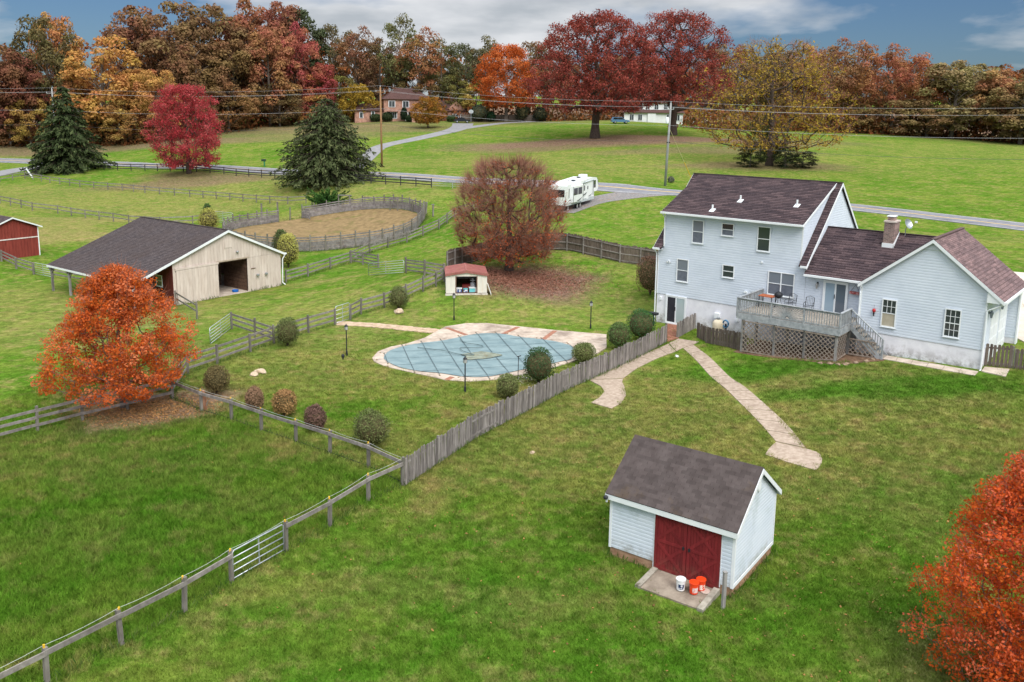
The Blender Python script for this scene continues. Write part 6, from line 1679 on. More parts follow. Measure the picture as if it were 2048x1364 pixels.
# round pen
RC, RR = (-22.9, 105.8), 12.0
pen = thing('round_pen', 'large round training pen with grey boarded walls in the paddock', 'round pen', (RC[0], RC[1], 0))
pen_board = mat('pen_board', rgb(112, 108, 108), rgb(144, 139, 138), scale=3, rough=.95, rnd=.16, c3=rgb(110, 98, 96), c3scale=1.0)
NP = 46
gapA = {29, 30}     # opening at the far left
pmesh = unit_post(.13, 1.75, post_wood)
ring = [Vector((RR * math.cos(2 * math.pi * i / NP), RR * math.sin(2 * math.pi * i / NP), 0)) for i in range(NP)]
ring = [p + Vector((0, 0, h(RC[0] + p.x, RC[1] + p.y))) for p in ring]
def pen_i(px):      # section nearest to a ground point
    a = math.atan2(px[1] - RC[1], px[0] - RC[0]) % (2 * math.pi); return int(a / (2 * math.pi) * NP)
g0 = pen_i((-32.96, 117.08))
for i in range(NP):
    p = ring[i]; q = ring[(i + 1) % NP]
    inst(pmesh, 'post', pen, p * 1.0 + Vector((p.x, p.y, 0)).normalized() * .09, (RND.uniform(-.02, .02), RND.uniform(-.02, .02), math.atan2(p.y, p.x)), (1, 1, RND.uniform(.95, 1.12)))
    if i in (g0, g0 - 1): continue
    for k, z in enumerate((.16, .42, .68, .94)):
        put_rail(unit_rail(.245, .04, pen_board), pen, p + Vector((0, 0, z + RND.uniform(-.012, .012))), q + Vector((0, 0, z + RND.uniform(-.012, .012))), 'board')
    for z in (1.22, 1.5):
        put_rail(unit_rail(.15, .04, pen_board), pen, p + Vector((0, 0, z + RND.uniform(-.02, .02))), q + Vector((0, 0, z + RND.uniform(-.02, .02))), 'top_rail')
gp = ring[g0 - 1]
gl = thing('pen_gate', 'wooden board gate standing open at the round pen', 'gate', (RC[0] + gp.x, RC[1] + gp.y, gp.z), math.atan2(-gp.y, -gp.x) + .25)
for z in (.25, .6, .95, 1.3): MB().box(0, -.02, z - .09, 2.2, .02, z + .09).build('board', pen_board, gl)
for x in (.05, 1.1, 2.1): MB().box(x - .07, -.05, .1, x + .07, -.021, 1.45).build('stile', pen_board, gl)
for q, sd_n in (((-33.21, 114.13), 'left'), ((-31.47, 115.55), 'right')):
    t_ = thing('gate_post', 'tall grey %s gate post of the round pen' % sd_n, 'post', P3(q)); MB().box(-.09, -.09, -.3, .09, .09, 2.5).build('shaft', post_wood, t_); MB().box(-.1, -.1, 2.5, .1, .1, 2.54).build('cap', post_wood, t_)
inf = sheet('pen_floor', [(RC[0] + (RR - .15) * math.cos(a), RC[1] + (RR - .15) * math.sin(a)) for a in [6.283 * i / 48 for i in range(48)]], mat('dry_tan_grass', rgb(112, 94, 64), rgb(144, 122, 86), scale=1.5, detail=9, rough=1, c3=rgb(100, 98, 52), c3scale=.5, bump=.6, bscale=8), .04, 1.2)
tag(inf, kind='structure')
# hitching rails behind the pen
for i, (a, b2, hg) in enumerate((((-28.58, 122.06), (-26.25, 120.78), 1.0), ((-24.49, 120.41), (-22.3, 119.48), 1.6), ((-20.53, 118.88), (-18.61, 117.61), 1.3), ((-16.48, 115.06), (-15.03, 114.12), 1.6))):
    o0 = P3(a); q = P3(b2) - o0
    t_ = thing('hitching_rail', 'grey timber rail on two posts behind the round pen, %s from the left' % ('first', 'second', 'third', 'fourth')[i], 'rail', o0, 0, 'hitching rails behind the pen')
    put_rail(unit_rail(.14, .12, rail_wood), t_, Vector((0, 0, hg)), q + Vector((0, 0, hg)))
    for s in (.12, .88): inst(unit_post(.14, hg, post_wood), 'post', t_, q * s)
for i, gp_ in enumerate(((-13.11, 112.45), (-11.97, 111.51), (-11.04, 109.95), (-9.83, 106.48))):
    t_ = thing('lone_post', 'leaning grey post right of the round pen, %s from the left' % ('first', 'second', 'third', 'fourth')[i], 'post', P3(gp_), .5, 'lone posts right of the pen')
    inst(unit_post(.16, 1.5, post_wood), 'shaft', t_, (0, 0, 0), (.06 * (-1) ** i, .05, 0)); MB().box(-.2, -.05, 1.44, .2, .05, 1.54).build('crosspiece', rail_wood, t_)

# picket fence between the pool and the back lawn
def picket_mesh(hgt, w, m, th=.02, ear=.04):
    k = ('k', hgt, w, m.name)
    if k not in MESH:
        MESH[k] = MB().prism([(-w / 2, 0, .0), (w / 2, 0, .0), (w / 2, 0, hgt - ear), (w / 2 - ear * .8, 0, hgt), (-w / 2 + ear * .8, 0, hgt), (-w / 2, 0, hgt - ear)], (0, 0, 0), (0, th, 0)).mesh('picket', m)
    return MESH[k]
def picket_fence(label, line, hgt, w, gap, m, rails=(.3, .9), posts=2.4, name='picket_fence', joined=False, post_m=None, back=1, pt=1.0, group=None, tilt=.02):
    line = [Vector(p) for p in line]
    o0 = P3(line[0]); f = thing(name, label, 'fence', o0, 0, group)
    cum = [0]
    for a, b2 in zip(line[:-1], line[1:]): cum.append(cum[-1] + (b2 - a).length)
    def at(s):
        for i in range(len(line) - 1):
            if cum[i + 1] >= s or i == len(line) - 2:
                d = (line[i + 1] - line[i]).normalized(); return line[i] + d * (s - cum[i]), d
    n_ = int(cum[-1] / (w + gap))
    pmv = [picket_mesh(round(hgt * k, 3), w, m) for k in (.97, 1.0, 1.03)]
    allp = MB()
    for i in range(n_):
        p, d = at((i + .5) * (w + gap)); z = h(p)
        a = math.atan2(d.y, d.x)
        if joined:
            mm = Matrix.Translation(Vector((p.x, p.y, z + .03)) - o0) @ Matrix.Rotation(a, 4, 'Z')
            q = RND.choice(pmv); base = len(allp.v)
            allp.v += [tuple(mm @ v.co) for v in q.vertices]; allp.f += [tuple(base + k for k in f_.vertices) for f_ in q.polygons]; allp.uv += [None] * len(q.polygons)
        else:
            inst(RND.choice(pmv), 'picket', f, Vector((p.x, p.y, z + .03)) - o0, (RND.uniform(-.03, .03), RND.uniform(-tilt, tilt), a))
    if joined: tag(allp.build('pickets', m, f), kind='stuff')
    k = max(1, round(cum[-1] / posts)); ps = []
    for i in range(k + 1):
        p, d = at(cum[-1] * i / k); nn = Vector((-d.y, d.x, 0)) * back
        q = Vector((p.x, p.y, h(p))) - o0 + nn * .085
        inst(unit_post(.10, hgt * pt, post_m or post_wood), 'post', f, q, (0, 0, math.atan2(d.y, d.x)))
        ps.append(q - nn * .05)
    for a, b2 in zip(ps[:-1], ps[1:]):
        for z in rails: put_rail(unit_rail(.09, .04, post_m or rail_wood), f, a + Vector((0, 0, z * hgt)), b2 + Vector((0, 0, z * hgt)))
    return f
MAIN = smooth_open([(-4.14, 32.49), (-2.96, 34.81), (-1.37, 37.9), (0.74, 41.09), (3.04, 44.65), (6.44, 49.26), (10.06, 54.23)], 5)
picket_fence('long weathered grey picket fence curving past the pool to the cellar door', MAIN, 1.17, .125, .012, picket_wood, (.22, .8), 2.5, back=1, pt=1.04, tilt=.03)
STOCK = [(-5.35, 69.78), (-4.26, 73.54), (-2.86, 76.32), (-0.65, 78.2), (1.65, 79.11), (5.04, 77.37), (6.65, 76.05), (8.17, 75.15), (9.65, 74.26), (11.31, 73.72), (12.53, 72.73)]
picket_fence('tall brown-grey stockade fence with pale posts behind the big bare tree', STOCK, 1.58, .13, .006, brown_picket, (.12, .5, .9), 1.75, joined=True, post_m=rail_wood, back=-1, pt=1.0)
picket_fence('leaning picket gate panel beside the cellar door', [(10.91, 54.85), (11.55, 55.6), (12.35, 56.48)], 1.05, .11, .02, picket_wood, (.25, .8), 1.2, back=1)
picket_fence('brown picket panel beside the leaning gate and the white tank', [(12.06, 54.72), (12.42, 53.68)], 1.0, .12, .01, brown_picket, (.25, .8), 1.2)
picket_fence('short brown picket fence between walkway and deck', [(12.37, 53.46), (13.29, 52.13), (14.05, 50.56)], 1.08, .12, .025, brown_picket, (.25, .8), 1.5)
picket_fence('dog-eared picket gate at the right corner of the garage wing', [(25.6, 45.33), (26.76, 44.7)], 1.22, .14, .045, brown_picket, (.15, .85), 2.5, name='picket_gate', tilt=.008)
picket_fence('dog-eared picket fence running out at the right edge beside the gate', [(26.84, 44.61), (27.72, 43.99), (29.93, 42.38)], 1.1, .14, .045, brown_picket, (.15, .85), 2.2, tilt=.008)

# pool lamps
LG = glass_mat('frosted_lamp_glass', rgb(188, 190, 188), .3)
for (g, lb) in (((-2.41, 44.18), 'black lamp post in front of the pool, nearest of the four'), ((-9.94, 50.74), 'black lamp post on the lawn left of the pool'), ((-4.07, 59.95), 'black lamp post before the metal shed'), ((5.46, 58), 'black lamp post on the far lawn between pool and house')):
    l = thing('lamp_post', lb, 'lamp post', P3(g), 0, 'black lamp posts round the pool')
    MB().lathe([(.06, -.1), (.055, .3), (.035, .32), (.033, 1.55), (.05, 1.58)], (0, 0, 0), 10).build('post', black_metal, l)
    MB().lathe([(.04, 1.58), (.09, 1.62), (.095, 1.8), (.07, 1.82)], (0, 0, 0), 8).build('lantern', LG, l)
    MB().lathe([(.12, 1.82), (.08, 1.88), (.02, 1.95), (.01, 1.99)], (0, 0, 0), 8).build('lantern_cap', black_metal, l)
    for a in range(4): MB().beam((.098 * math.cos(a * 1.571), .098 * math.sin(a * 1.571), 1.6), (.098 * math.cos(a * 1.571), .098 * math.sin(a * 1.571), 1.83), .014, .014).build('lantern_bar', black_metal, l)
sl = thing('path_light', 'short dark garden light beside the left pool lamp', 'light', P3((-10, 49.88)))
MB().lathe([(.05, 0), (.045, .12), (.09, .13), (.1, .26), (.06, .32), (.02, .34)], (0, 0, 0), 10).build('body', black_metal, sl); MB().lathe([(.075, .16), (.075, .24)], (0, 0, 0), 10).build('lens', LG, sl)
wsn = thing('tap_pole', 'thin dark pole with a tap head standing by the pool edge beside a round shrub', 'pole', P3((0.41, 46.44)), .3)
MB().tube([(0, 0, -.1), (.02, 0, 1.35)], .02, 6).build('pole', black_metal, wsn); MB().tube([(-.05, 0, 1.33), (.16, 0, 1.36)], .03, 6).build('head', black_metal, wsn)
rock_m = mat('field_stone', rgb(168, 146, 122), rgb(200, 182, 160), scale=4, rough=.95, bump=.3)
def rock(label, g, sx, sy, sz, m=None):
    bm = bmesh.new(); bmesh.ops.create_icosphere(bm, subdivisions=3, radius=1)
    ph = [RND.uniform(0, 6) for _ in range(6)]
    for v in bm.verts:
        n_ = v.co; k = 1 + .18 * math.sin(3 * n_.x + ph[0]) * math.cos(2.5 * n_.y + ph[1]) + .12 * math.sin(5 * n_.z + ph[2] + 3 * n_.x) + .05 * math.sin(11 * n_.y + ph[3])
        v.co = Vector((n_.x * sx * k, n_.y * sy * k, max(n_.z, -.4) * sz * k))
    me = bpy.data.meshes.new('rock'); bm.to_mesh(me); bm.free(); me.materials.append(m or rock_m)
    o = inst(me, 'rock', None, P3(g, sz * .2), (0, 0, RND.uniform(0, 6))); return tag(o, label, 'rock')
rock('flat tan rock at the foot of the round shrub near the pool fence', (-8.24, 61.95), .5, .35, .22)
rock('pale flat stone lying on the lawn, left of a pair', (-14.37, 46.71), .38, .22, .12); rock('pale flat stone lying on the lawn, right of a pair', (-14.15, 47.18), .38, .24, .16)
rock('small white stone on the lawn where the two walks part', (10.12, 51.04), .16, .11, .07, trim_m)
rock('small tan stone on the lawn below the picket fence', (1, 36.06), .14, .1, .07)
stone_dk = mat('edging_stone', rgb(132, 112, 94), rgb(160, 140, 120), scale=4, rough=.95, bump=.3)
# stone edging under the deck stairs
for i, (gp_, r) in enumerate((((17.33, 46.92), .2), ((17.81, 46.69), .3), ((18.16, 46.44), .25), ((18.62, 46.42), .3), ((19.21, 46.58), .26), ((19.85, 46.74), .3), ((20.28, 46.97), .22))):
    rock('tan edging stone below deck and stairs, %s from the left' % ('first', 'second', 'third', 'fourth', 'fifth', 'sixth', 'seventh')[i], gp_, r * .7, r * .45, .09, stone_dk)
# pebbles by the pool corner
c = (0.67, 46.63); n = 500
pts = np.stack([NPR.normal(c[0], .7, n), NPR.normal(c[1], .55, n), np.zeros(n)], -1); pts[:, 2] = hh(pts[:, 0], pts[:, 1]) + .02
me = quad_cloud('pebbles', pts, NPR.normal(size=(n, 3)) * .4 + np.array([0, 0, 1]), NPR.uniform(.04, .1, n), mat('pebble_stone', rgb(170, 160, 150), rgb(210, 202, 194), scale=20))
tag(inst(me, 'pebbles'), 'scatter of pale pebbles by the pool corner below the shrub', 'pebbles', kind='stuff')

# ------------------------------------------------------------------ trees
bark_grey = mat('grey_bark', rgb(92, 84, 78), rgb(124, 114, 106), scale=6, stretch=(1, 1, .3), rough=.95, bump=.3)
bark_dark = mat('dark_bark', rgb(62, 52, 48), rgb(86, 74, 68), scale=6, stretch=(1, 1, .3), rough=.95, bump=.3)
leaf_obj = leaf_mat('woodland_leaves', None or (.1, .05, .02, 1), (.1, .05, .02, 1), (.1, .05, .02, 1), .3, True)
def noise_tone(n, lo=0, hi=1): return NPR.uniform(lo, hi, n)
def skeleton(height, clear, env, n_t, trunk_r, seed, bend=.12, up=.35, lean=(0, 0), fill=.3, lobe=1.0):
    """branches grown from the trunk to points spread through the crown; returns tube mesh data and tips"""
    r = np.random.default_rng(seed)
    nodes = []; parent = []
    k = 9
    for i in range(k):
        s = i / (k - 1); z = height * .86 * s
        nodes.append(np.array([lean[0] * s * s + r.normal(0, .02 * height * s), lean[1] * s * s + r.normal(0, .02 * height * s), z])); parent.append(i - 1)
    tg = []
    ph = r.uniform(0, 6.28, 8)
    while len(tg) < n_t:
        p = r.uniform(-1, 1, 3); p[2] = r.uniform(0, 1)
        az = math.atan2(p[1], p[0])
        rad_ = env(p[2]) * (1 + lobe * (.13 * math.sin(2 * az + ph[0] + 3 * p[2]) + .11 * math.sin(3 * az + ph[1] - 5 * p[2]) + .09 * math.sin(5 * az + ph[2] + 9 * p[2])))
        q = math.hypot(p[0], p[1])
        if q > 1: continue
        if r.uniform() > fill + (1 - fill) * q ** 1.6: continue
        tg.append(np.array([p[0] * rad_, p[1] * rad_, clear + (height - clear) * p[2]]))
    tg = np.array(tg)
    order = np.argsort(np.hypot(tg[:, 0], tg[:, 1]) + .25 * (tg[:, 2] - clear))
    tips = []
    for i in order:
        t_ = tg[i]; A = np.array(nodes)
        d = np.linalg.norm(A - t_, axis=1)
        pen = np.maximum(0, A[:, 2] - t_[2] + up * np.hypot(A[:, 0] - t_[0], A[:, 1] - t_[1])) * 1.2
        pen[:2] += height
        j = int(np.argmin(d + pen)); a = A[j]
        L = np.linalg.norm(t_ - a)
        m_ = max(2, int(L / (height * .07)))
        prev = j; side = r.normal(0, bend * L, 3); side[2] = -abs(side[2]) * .5
        for q in range(1, m_ + 1):
            s = q / m_
            nodes.append(a + (t_ - a) * s + side * math.sin(math.pi * s) + r.normal(0, .012 * L, 3) * (s < 1)); parent.append(prev); prev = len(nodes) - 1
        tips.append(prev)
    nodes = np.array(nodes); parent = np.array(parent)
    w = np.zeros(len(nodes)); w[tips] = 1
    for i in range(len(nodes) - 1, 0, -1):
        if parent[i] >= 0: w[parent[i]] += w[i]
    R_ = trunk_r * np.sqrt(np.maximum(w, .5) / max(w[0], 1)) ** .92
    R_[:k] = np.maximum(R_[:k], trunk_r * (1 - .8 * np.arange(k) / k))
    R_[0] *= 1.5
    mb = MB()
    for i in range(1, len(nodes)):
        j = parent[i]
        if j < 0: continue
        n_ = 8 if R_[j] > trunk_r * .4 else (5 if R_[j] > .03 else 3)
        ra = R_[j] if (w[j] - w[i] < .35 * w[j] or j < k) else min(R_[j], R_[i] * 1.25)
        mb.tube([nodes[j], nodes[i]], [max(ra, .008), max(R_[i], .006)], n_, cap=False)
    return mb, nodes[tips], nodes, w
def leafy(tips, per, spread, size, seed, tone_fn=None, up=.4, droop=0):
    r = np.random.default_rng(seed)
    n = len(tips) * per
    base = np.repeat(tips, per, axis=0)
    off = r.normal(0, 1, (n, 3)); off /= np.linalg.norm(off, axis=1, keepdims=True); off *= (r.uniform(0, 1, (n, 1)) ** .45) * spread
    off[:, 2] *= .75
    c = base + off; c[:, 2] -= droop * r.uniform(0, 1, n)
    nr = off / spread + r.normal(0, .7, (n, 3)); nr[:, 2] += up
    tone = np.clip(np.repeat(r.uniform(0, 1, len(tips)), per) * .68 + r.uniform(0, 1, n) * .32, 0, 1)
    if tone_fn is not None: tone = np.clip(tone + tone_fn(c), 0, 1)
    return c, nr, (.5 + 1.1 * r.uniform(0, 1, n) ** 1.5) * size, tone
def twigs(tips, per, length, seed, up=.8, r0=.009):
    r = np.random.default_rng(seed); mb = MB()
    for t_ in tips:
        out = np.array([t_[0], t_[1], 0]); out /= max(np.linalg.norm(out), .1)
        for _ in range(per):
            d = r.normal(0, .55, 3) + out * .7 + np.array([0, 0, up]); d /= np.linalg.norm(d)
            L = length * r.uniform(.5, 1.2)
            m_ = t_ + d * L * .5 + r.normal(0, .05 * L, 3)
            mb.tube([t_, m_, t_ + d * L + np.array([0, 0, .1 * L])], [r0, r0 * .7, r0 * .35], 3, cap=False)
    return mb
def plant_tree(name, label, g, height, width, clear, n_t, per, spread, size, lm, seed, trunk_r=.2, bark=None, env=None, twig=None, thin=None, group=None, up=.35, extra=None, rz=None, fill=.3, lobe=1.0):
    env_ = env or (lambda z: (width / 2) * (max(0.02, math.sin(math.pi * (.12 + .82 * z ** .85))) ** .62))
    z = h(g)
    t_ = thing(name, label, 'tree', (g[0], g[1], z), RND.uniform(0, 6) if rz is None else rz, group)
    mb, tips, nodes, w = skeleton(height, clear, env_, n_t, trunk_r, seed, up=up, fill=fill, lobe=lobe)
    mb.build('trunk', bark or bark_dark, t_, smooth=True)
    lt = tips
    if thin is not None: lt = tips[thin(tips)]
    c, nr, sz, tone = leafy(lt, per, spread, size, seed + 1)
    me = quad_cloud('crown', c, nr, sz, lm, shade=tone)
    inst(me, 'crown', t_)
    if twig: twigs(tips, twig[0], twig[1], seed + 2, *twig[2:]).build('twigs', mat('reddish_twigs', rgb(126, 88, 74), rgb(152, 110, 92), scale=3), t_)
    return t_
orange_leaf = leaf_mat('orange_maple_leaves', rgb(160, 90, 36), rgb(218, 108, 50), rgb(228, 146, 104), .42)
red_orange_leaf = leaf_mat('red_orange_maple_leaves', rgb(164, 92, 36), rgb(222, 102, 48), rgb(230, 130, 102), .42)
crimson_leaf = leaf_mat('crimson_leaves', rgb(128, 46, 52), rgb(184, 66, 74), rgb(206, 110, 112), .3)
rust_leaf = leaf_mat('rust_leaves', rgb(142, 72, 42), rgb(186, 92, 56), rgb(196, 116, 80), .25)
oak_leaf = leaf_mat('oak_red_leaves', rgb(98, 50, 46), rgb(148, 72, 64), rgb(170, 96, 84), .25)
gold_leaf = leaf_mat('golden_leaves', rgb(116, 96, 38), rgb(166, 136, 54), rgb(190, 164, 80), .3)
tan_leaf = leaf_mat('orange_tan_leaves', rgb(150, 72, 32), rgb(206, 106, 54), rgb(216, 136, 82), .3)
def OAK(rw):     # spreading outline, widest low down, broken at the top
    return lambda z: rw * float(np.interp(z, [0, .12, .4, .7, .88, 1], [.72, .95, 1.0, .82, .62, .3]))
OAKT = lambda T: NPR.uniform(size=len(T)) < np.interp(T[:, 2] / T[:, 2].max(), [0, .6, .8, 1], [.98, .98, .75, .6])
plant_tree('maple_tree', 'round bright orange maple beside the barn, behind the near paddock', (-19.22, 41.19), 7.01, 7.76, .9, 560, 78, .42, .11, orange_leaf, 21, .14, bark_grey, fill=.36, env=lambda z: 3.45 * float(np.interp(z, [0, .08, .25, .5, .75, .92, 1], [.5, .86, 1.0, .84, .56, .3, .1])), twig=(4, .6, .8))
plant_tree('maple_tree', 'red-orange maple cut off by the right edge of the lawn', (13.73, 20.4), 6.65, 5.4, .4, 680, 110, .42, .08, red_orange_leaf, 33, .13, bark_grey, fill=.5, env=lambda z: 2.5 * float(np.interp(z, [0, .1, .3, .55, .78, .92, 1], [.75, .95, 1.0, .9, .62, .34, .1])), twig=(3, .4, .8), rz=.6)
plant_tree('bare_maple_tree', 'big half-bare reddish-brown tree with leaf litter behind the metal shed', (-0.25, 72.63), 9.15, 9.88, 1.1, 700, 34, .55, .12, rust_leaf, 45, .3, bark_dark, lobe=.35, env=lambda z: 4.6 * (max(.03, math.sin(math.pi * (.17 + .76 * z))) ** .6), twig=(20, 1.05, .7, .012), thin=lambda T: (NPR.uniform(size=len(T)) < np.clip(1.15 - T[:, 2] / 8.5, .15, 1)))
plant_tree('upright_maple_tree', 'crimson upright tree inside the black road fence', (-59.25, 158.92), 15.67, 13.71, 1.4, 700, 52, .9, .24, crimson_leaf, 57, .35, bark_dark, env=lambda z: 6.6 * (max(.03, math.sin(math.pi * (.22 + .72 * z))) ** .55), twig=(4, 1.6, .9), up=1.1)
plant_tree('red_oak_tree', 'huge dark red oak, left of the two on the far lawn', (18.03, 194.16), 26.53, 26.03, 6.2, 760, 74, 1.4, .36, oak_leaf, 61, .85, bark_dark, env=OAK(29.02 / 2), thin=OAKT, group='big red oaks on the far lawn')
plant_tree('red_oak_tree', 'huge dark red oak behind the grey utility pole on the far lawn', (36.29, 200.39), 26.92, 24.56, 7.4, 680, 70, 1.4, .36, oak_leaf, 73, .8, bark_dark, env=OAK(27.41 / 2), thin=OAKT, group='big red oaks on the far lawn')
plant_tree('orange_tree', 'bright orange tree between the brick house and the red oaks', (-2.27, 256.93), 21.45, 18.70, 4.5, 480, 60, 1.4, .38, tan_leaf, 81, .5, bark_grey)
plant_tree('thinning_tree', 'half-bare yellowing tree rising from dark shrubs on the far lawn', (44.37, 151.27), 20.97, 25.15, 2.6, 620, 20, 1.3, .36, gold_leaf, 91, .5, bark_dark, twig=(7, 1.4, .5, .016), thin=lambda T: (NPR.uniform(size=len(T)) < np.clip(1.1 - (T[:, 2] - 4) / 26, .3, .95)))
plant_tree('ornamental_tree', 'small weeping orange-green tree on the lawn before the brick house', (-22.88, 234.44), 7.87, 8.81, 1.4, 200, 34, .9, .4, leaf_mat('olive_orange_leaves', rgb(96, 84, 36), rgb(150, 110, 50), rgb(186, 120, 62), .3), 95, .16, bark_dark)
plant_tree('ornamental_tree', 'golden leaning tree left of the brick house', (-45.37, 256), 10.28, 10.49, 2.0, 200, 34, 1.0, .45, gold_leaf, 97, .18, bark_dark)
# evergreens
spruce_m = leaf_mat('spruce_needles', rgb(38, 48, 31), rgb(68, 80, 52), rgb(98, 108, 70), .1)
def conifer(name, label, g, height, width, seed, lm, levels=30, bare=.06, droop=.35, dens=1.0, per=13, tip=1.0, qs=.42, prof=None):
    r = np.random.default_rng(seed)
    t_ = thing(name, label, 'tree', P3(g), RND.uniform(0, 6))
    tr = MB().tube([(0, 0, -.3), (0, 0, height * .5), (0, 0, height * .98)], [height * .022, height * .014, .02], 8)
    C_, N_, S_, T_, TG = [], [], [], [], []
    for i in range(levels):
        s = (i + r.uniform(-.3, .3)) / levels; s = min(max(s, 0), .995)
        z = height * (bare + (1 - bare) * s)
        L = (width / 2 * prof(s) if prof else width / 2 * (1 - s) ** .78 * (.72 + .4 * min(1, s * 7 + .4)) * tip) + .15
        nb = max(4, int((11 - 5 * s) * dens))
        for b_ in range(nb):
            a = r.uniform(0, 2 * math.pi); l = L * r.uniform(.72, 1.18)
            d = np.array([math.cos(a), math.sin(a), 0])
            e = np.array([d[0] * l, d[1] * l, z - droop * l * r.uniform(.5, 1.1) + .1 * l])
            p0 = np.array([0, 0, z]); mid = (p0 + e) / 2 + np.array([0, 0, .05 * l])
            tr.tube([p0, mid, e], [height * .004, height * .0025, .006], 3, cap=False)
            m_ = max(3, int(per * l / (width / 2) * (1 + .6 * (1 - s))))
            for q in range(m_):
                f = (q + r.uniform(0, 1)) / m_; f = .2 + .82 * f
                p = p0 * (1 - f) ** 2 + 2 * f * (1 - f) * mid + f * f * e if f <= 1 else e
                sd = np.array([-d[1], d[0], 0]) * r.normal(0, .16 * l * (1.15 - f))
                for _ in range(3):
                    C_.append(p + sd + np.array([r.normal(0, .1), r.normal(0, .1), -abs(r.normal(0, .16)) * (1 + droop)]))
                    N_.append(np.array([r.normal(0, .8), r.normal(0, .8), .8]) + d * .5)
                    TG.append(d + r.normal(0, .5, 3) - np.array([0, 0, droop * 1.4]))
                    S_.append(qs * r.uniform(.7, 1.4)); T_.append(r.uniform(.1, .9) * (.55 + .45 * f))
    tr.build('trunk', bark_dark, t_)
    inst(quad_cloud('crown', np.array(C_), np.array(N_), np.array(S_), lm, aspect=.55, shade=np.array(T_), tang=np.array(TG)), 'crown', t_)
    return t_
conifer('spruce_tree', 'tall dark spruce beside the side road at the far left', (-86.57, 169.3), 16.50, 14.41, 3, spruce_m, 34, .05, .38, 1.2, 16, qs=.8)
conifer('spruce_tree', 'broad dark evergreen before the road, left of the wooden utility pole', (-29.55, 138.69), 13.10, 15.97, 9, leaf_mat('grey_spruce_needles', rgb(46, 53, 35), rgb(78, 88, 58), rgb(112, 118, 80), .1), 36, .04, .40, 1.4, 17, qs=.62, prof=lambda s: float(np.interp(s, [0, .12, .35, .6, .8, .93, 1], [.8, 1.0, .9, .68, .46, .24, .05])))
juni = leaf_mat('juniper_leaves', rgb(26, 52, 26), rgb(48, 84, 40), rgb(86, 116, 56), .15)
def bush(name, label, g, w, d, hgt, col_, seed, n=2600, leaf=.07, cat='shrub', group=None, mtl=None, lumps=16, core=True, z0=0.0, tall=False):
    """clipped or loose shrub: a thick skin of small leaves round a solid dark core"""
    r = np.random.default_rng(seed)
    t_ = thing(name, label, cat, P3(g), r.uniform(0, 6), group)
    u = r.normal(0, 1, (n, 3)); u /= np.linalg.norm(u, axis=1, keepdims=True)
    u[:, 2] = np.where(u[:, 2] < -.75, -u[:, 2], u[:, 2])
    lp = r.normal(0, 1, (lumps, 3)); lp /= np.linalg.norm(lp, axis=1, keepdims=True)
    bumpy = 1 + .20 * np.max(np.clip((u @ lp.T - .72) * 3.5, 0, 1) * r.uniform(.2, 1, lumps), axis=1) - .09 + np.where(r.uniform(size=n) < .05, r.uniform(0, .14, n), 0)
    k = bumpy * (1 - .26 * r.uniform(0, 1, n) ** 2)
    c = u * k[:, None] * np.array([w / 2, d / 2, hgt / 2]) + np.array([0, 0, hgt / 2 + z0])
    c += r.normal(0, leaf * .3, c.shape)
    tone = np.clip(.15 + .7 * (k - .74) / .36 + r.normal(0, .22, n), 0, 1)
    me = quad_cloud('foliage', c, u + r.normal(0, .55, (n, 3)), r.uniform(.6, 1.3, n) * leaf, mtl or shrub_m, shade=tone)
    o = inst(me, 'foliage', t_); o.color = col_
    mb = MB()
    for i in range(9):
        a = 6.283 * i / 9; mb.tube([(0, 0, -.05), (.14 * w * math.cos(a), .14 * d * math.sin(a), hgt * .35 + z0), (.36 * w * math.cos(a), .36 * d * math.sin(a), hgt * (.5 + .25 * math.sin(i * 2.4)) + z0)], [.03, .02, .008], 4)
    mb.build('stems', bark_dark, t_)
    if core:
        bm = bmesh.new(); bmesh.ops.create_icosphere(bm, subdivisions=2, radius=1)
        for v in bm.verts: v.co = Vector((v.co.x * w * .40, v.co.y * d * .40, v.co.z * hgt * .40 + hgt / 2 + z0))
        me = bpy.data.meshes.new('inner_core'); bm.to_mesh(me); bm.free(); me.materials.append(mat('inner_shade_core', rgb(70, 66, 42), rgb(98, 90, 60), scale=9)); inst(me, 'inner_core', t_)  # solid ball, the shade between the leaves put into its colour
    return t_
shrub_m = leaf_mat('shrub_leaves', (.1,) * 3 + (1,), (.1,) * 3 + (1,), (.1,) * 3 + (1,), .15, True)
GR, BR, RB, YG, DG = rgb(108, 112, 60), rgb(136, 100, 76), rgb(154, 104, 62), rgb(128, 136, 64), rgb(64, 98, 50)
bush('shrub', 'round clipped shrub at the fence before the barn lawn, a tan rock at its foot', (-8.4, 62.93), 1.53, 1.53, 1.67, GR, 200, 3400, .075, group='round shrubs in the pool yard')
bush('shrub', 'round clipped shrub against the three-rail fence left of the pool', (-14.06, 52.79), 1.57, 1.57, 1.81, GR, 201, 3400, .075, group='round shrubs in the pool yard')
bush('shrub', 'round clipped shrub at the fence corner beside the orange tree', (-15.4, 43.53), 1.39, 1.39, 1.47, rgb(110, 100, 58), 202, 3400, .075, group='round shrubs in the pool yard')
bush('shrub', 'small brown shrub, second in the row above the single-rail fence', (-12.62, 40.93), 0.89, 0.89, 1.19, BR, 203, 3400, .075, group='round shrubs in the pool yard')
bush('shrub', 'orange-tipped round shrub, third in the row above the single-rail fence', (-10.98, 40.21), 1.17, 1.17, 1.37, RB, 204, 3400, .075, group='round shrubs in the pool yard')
bush('shrub', 'purplish brown bare shrub, fourth in the row above the single-rail fence', (-9.04, 38.3), 1.02, 1.02, 1.22, rgb(112, 82, 72), 205, 3400, .075, group='round shrubs in the pool yard')
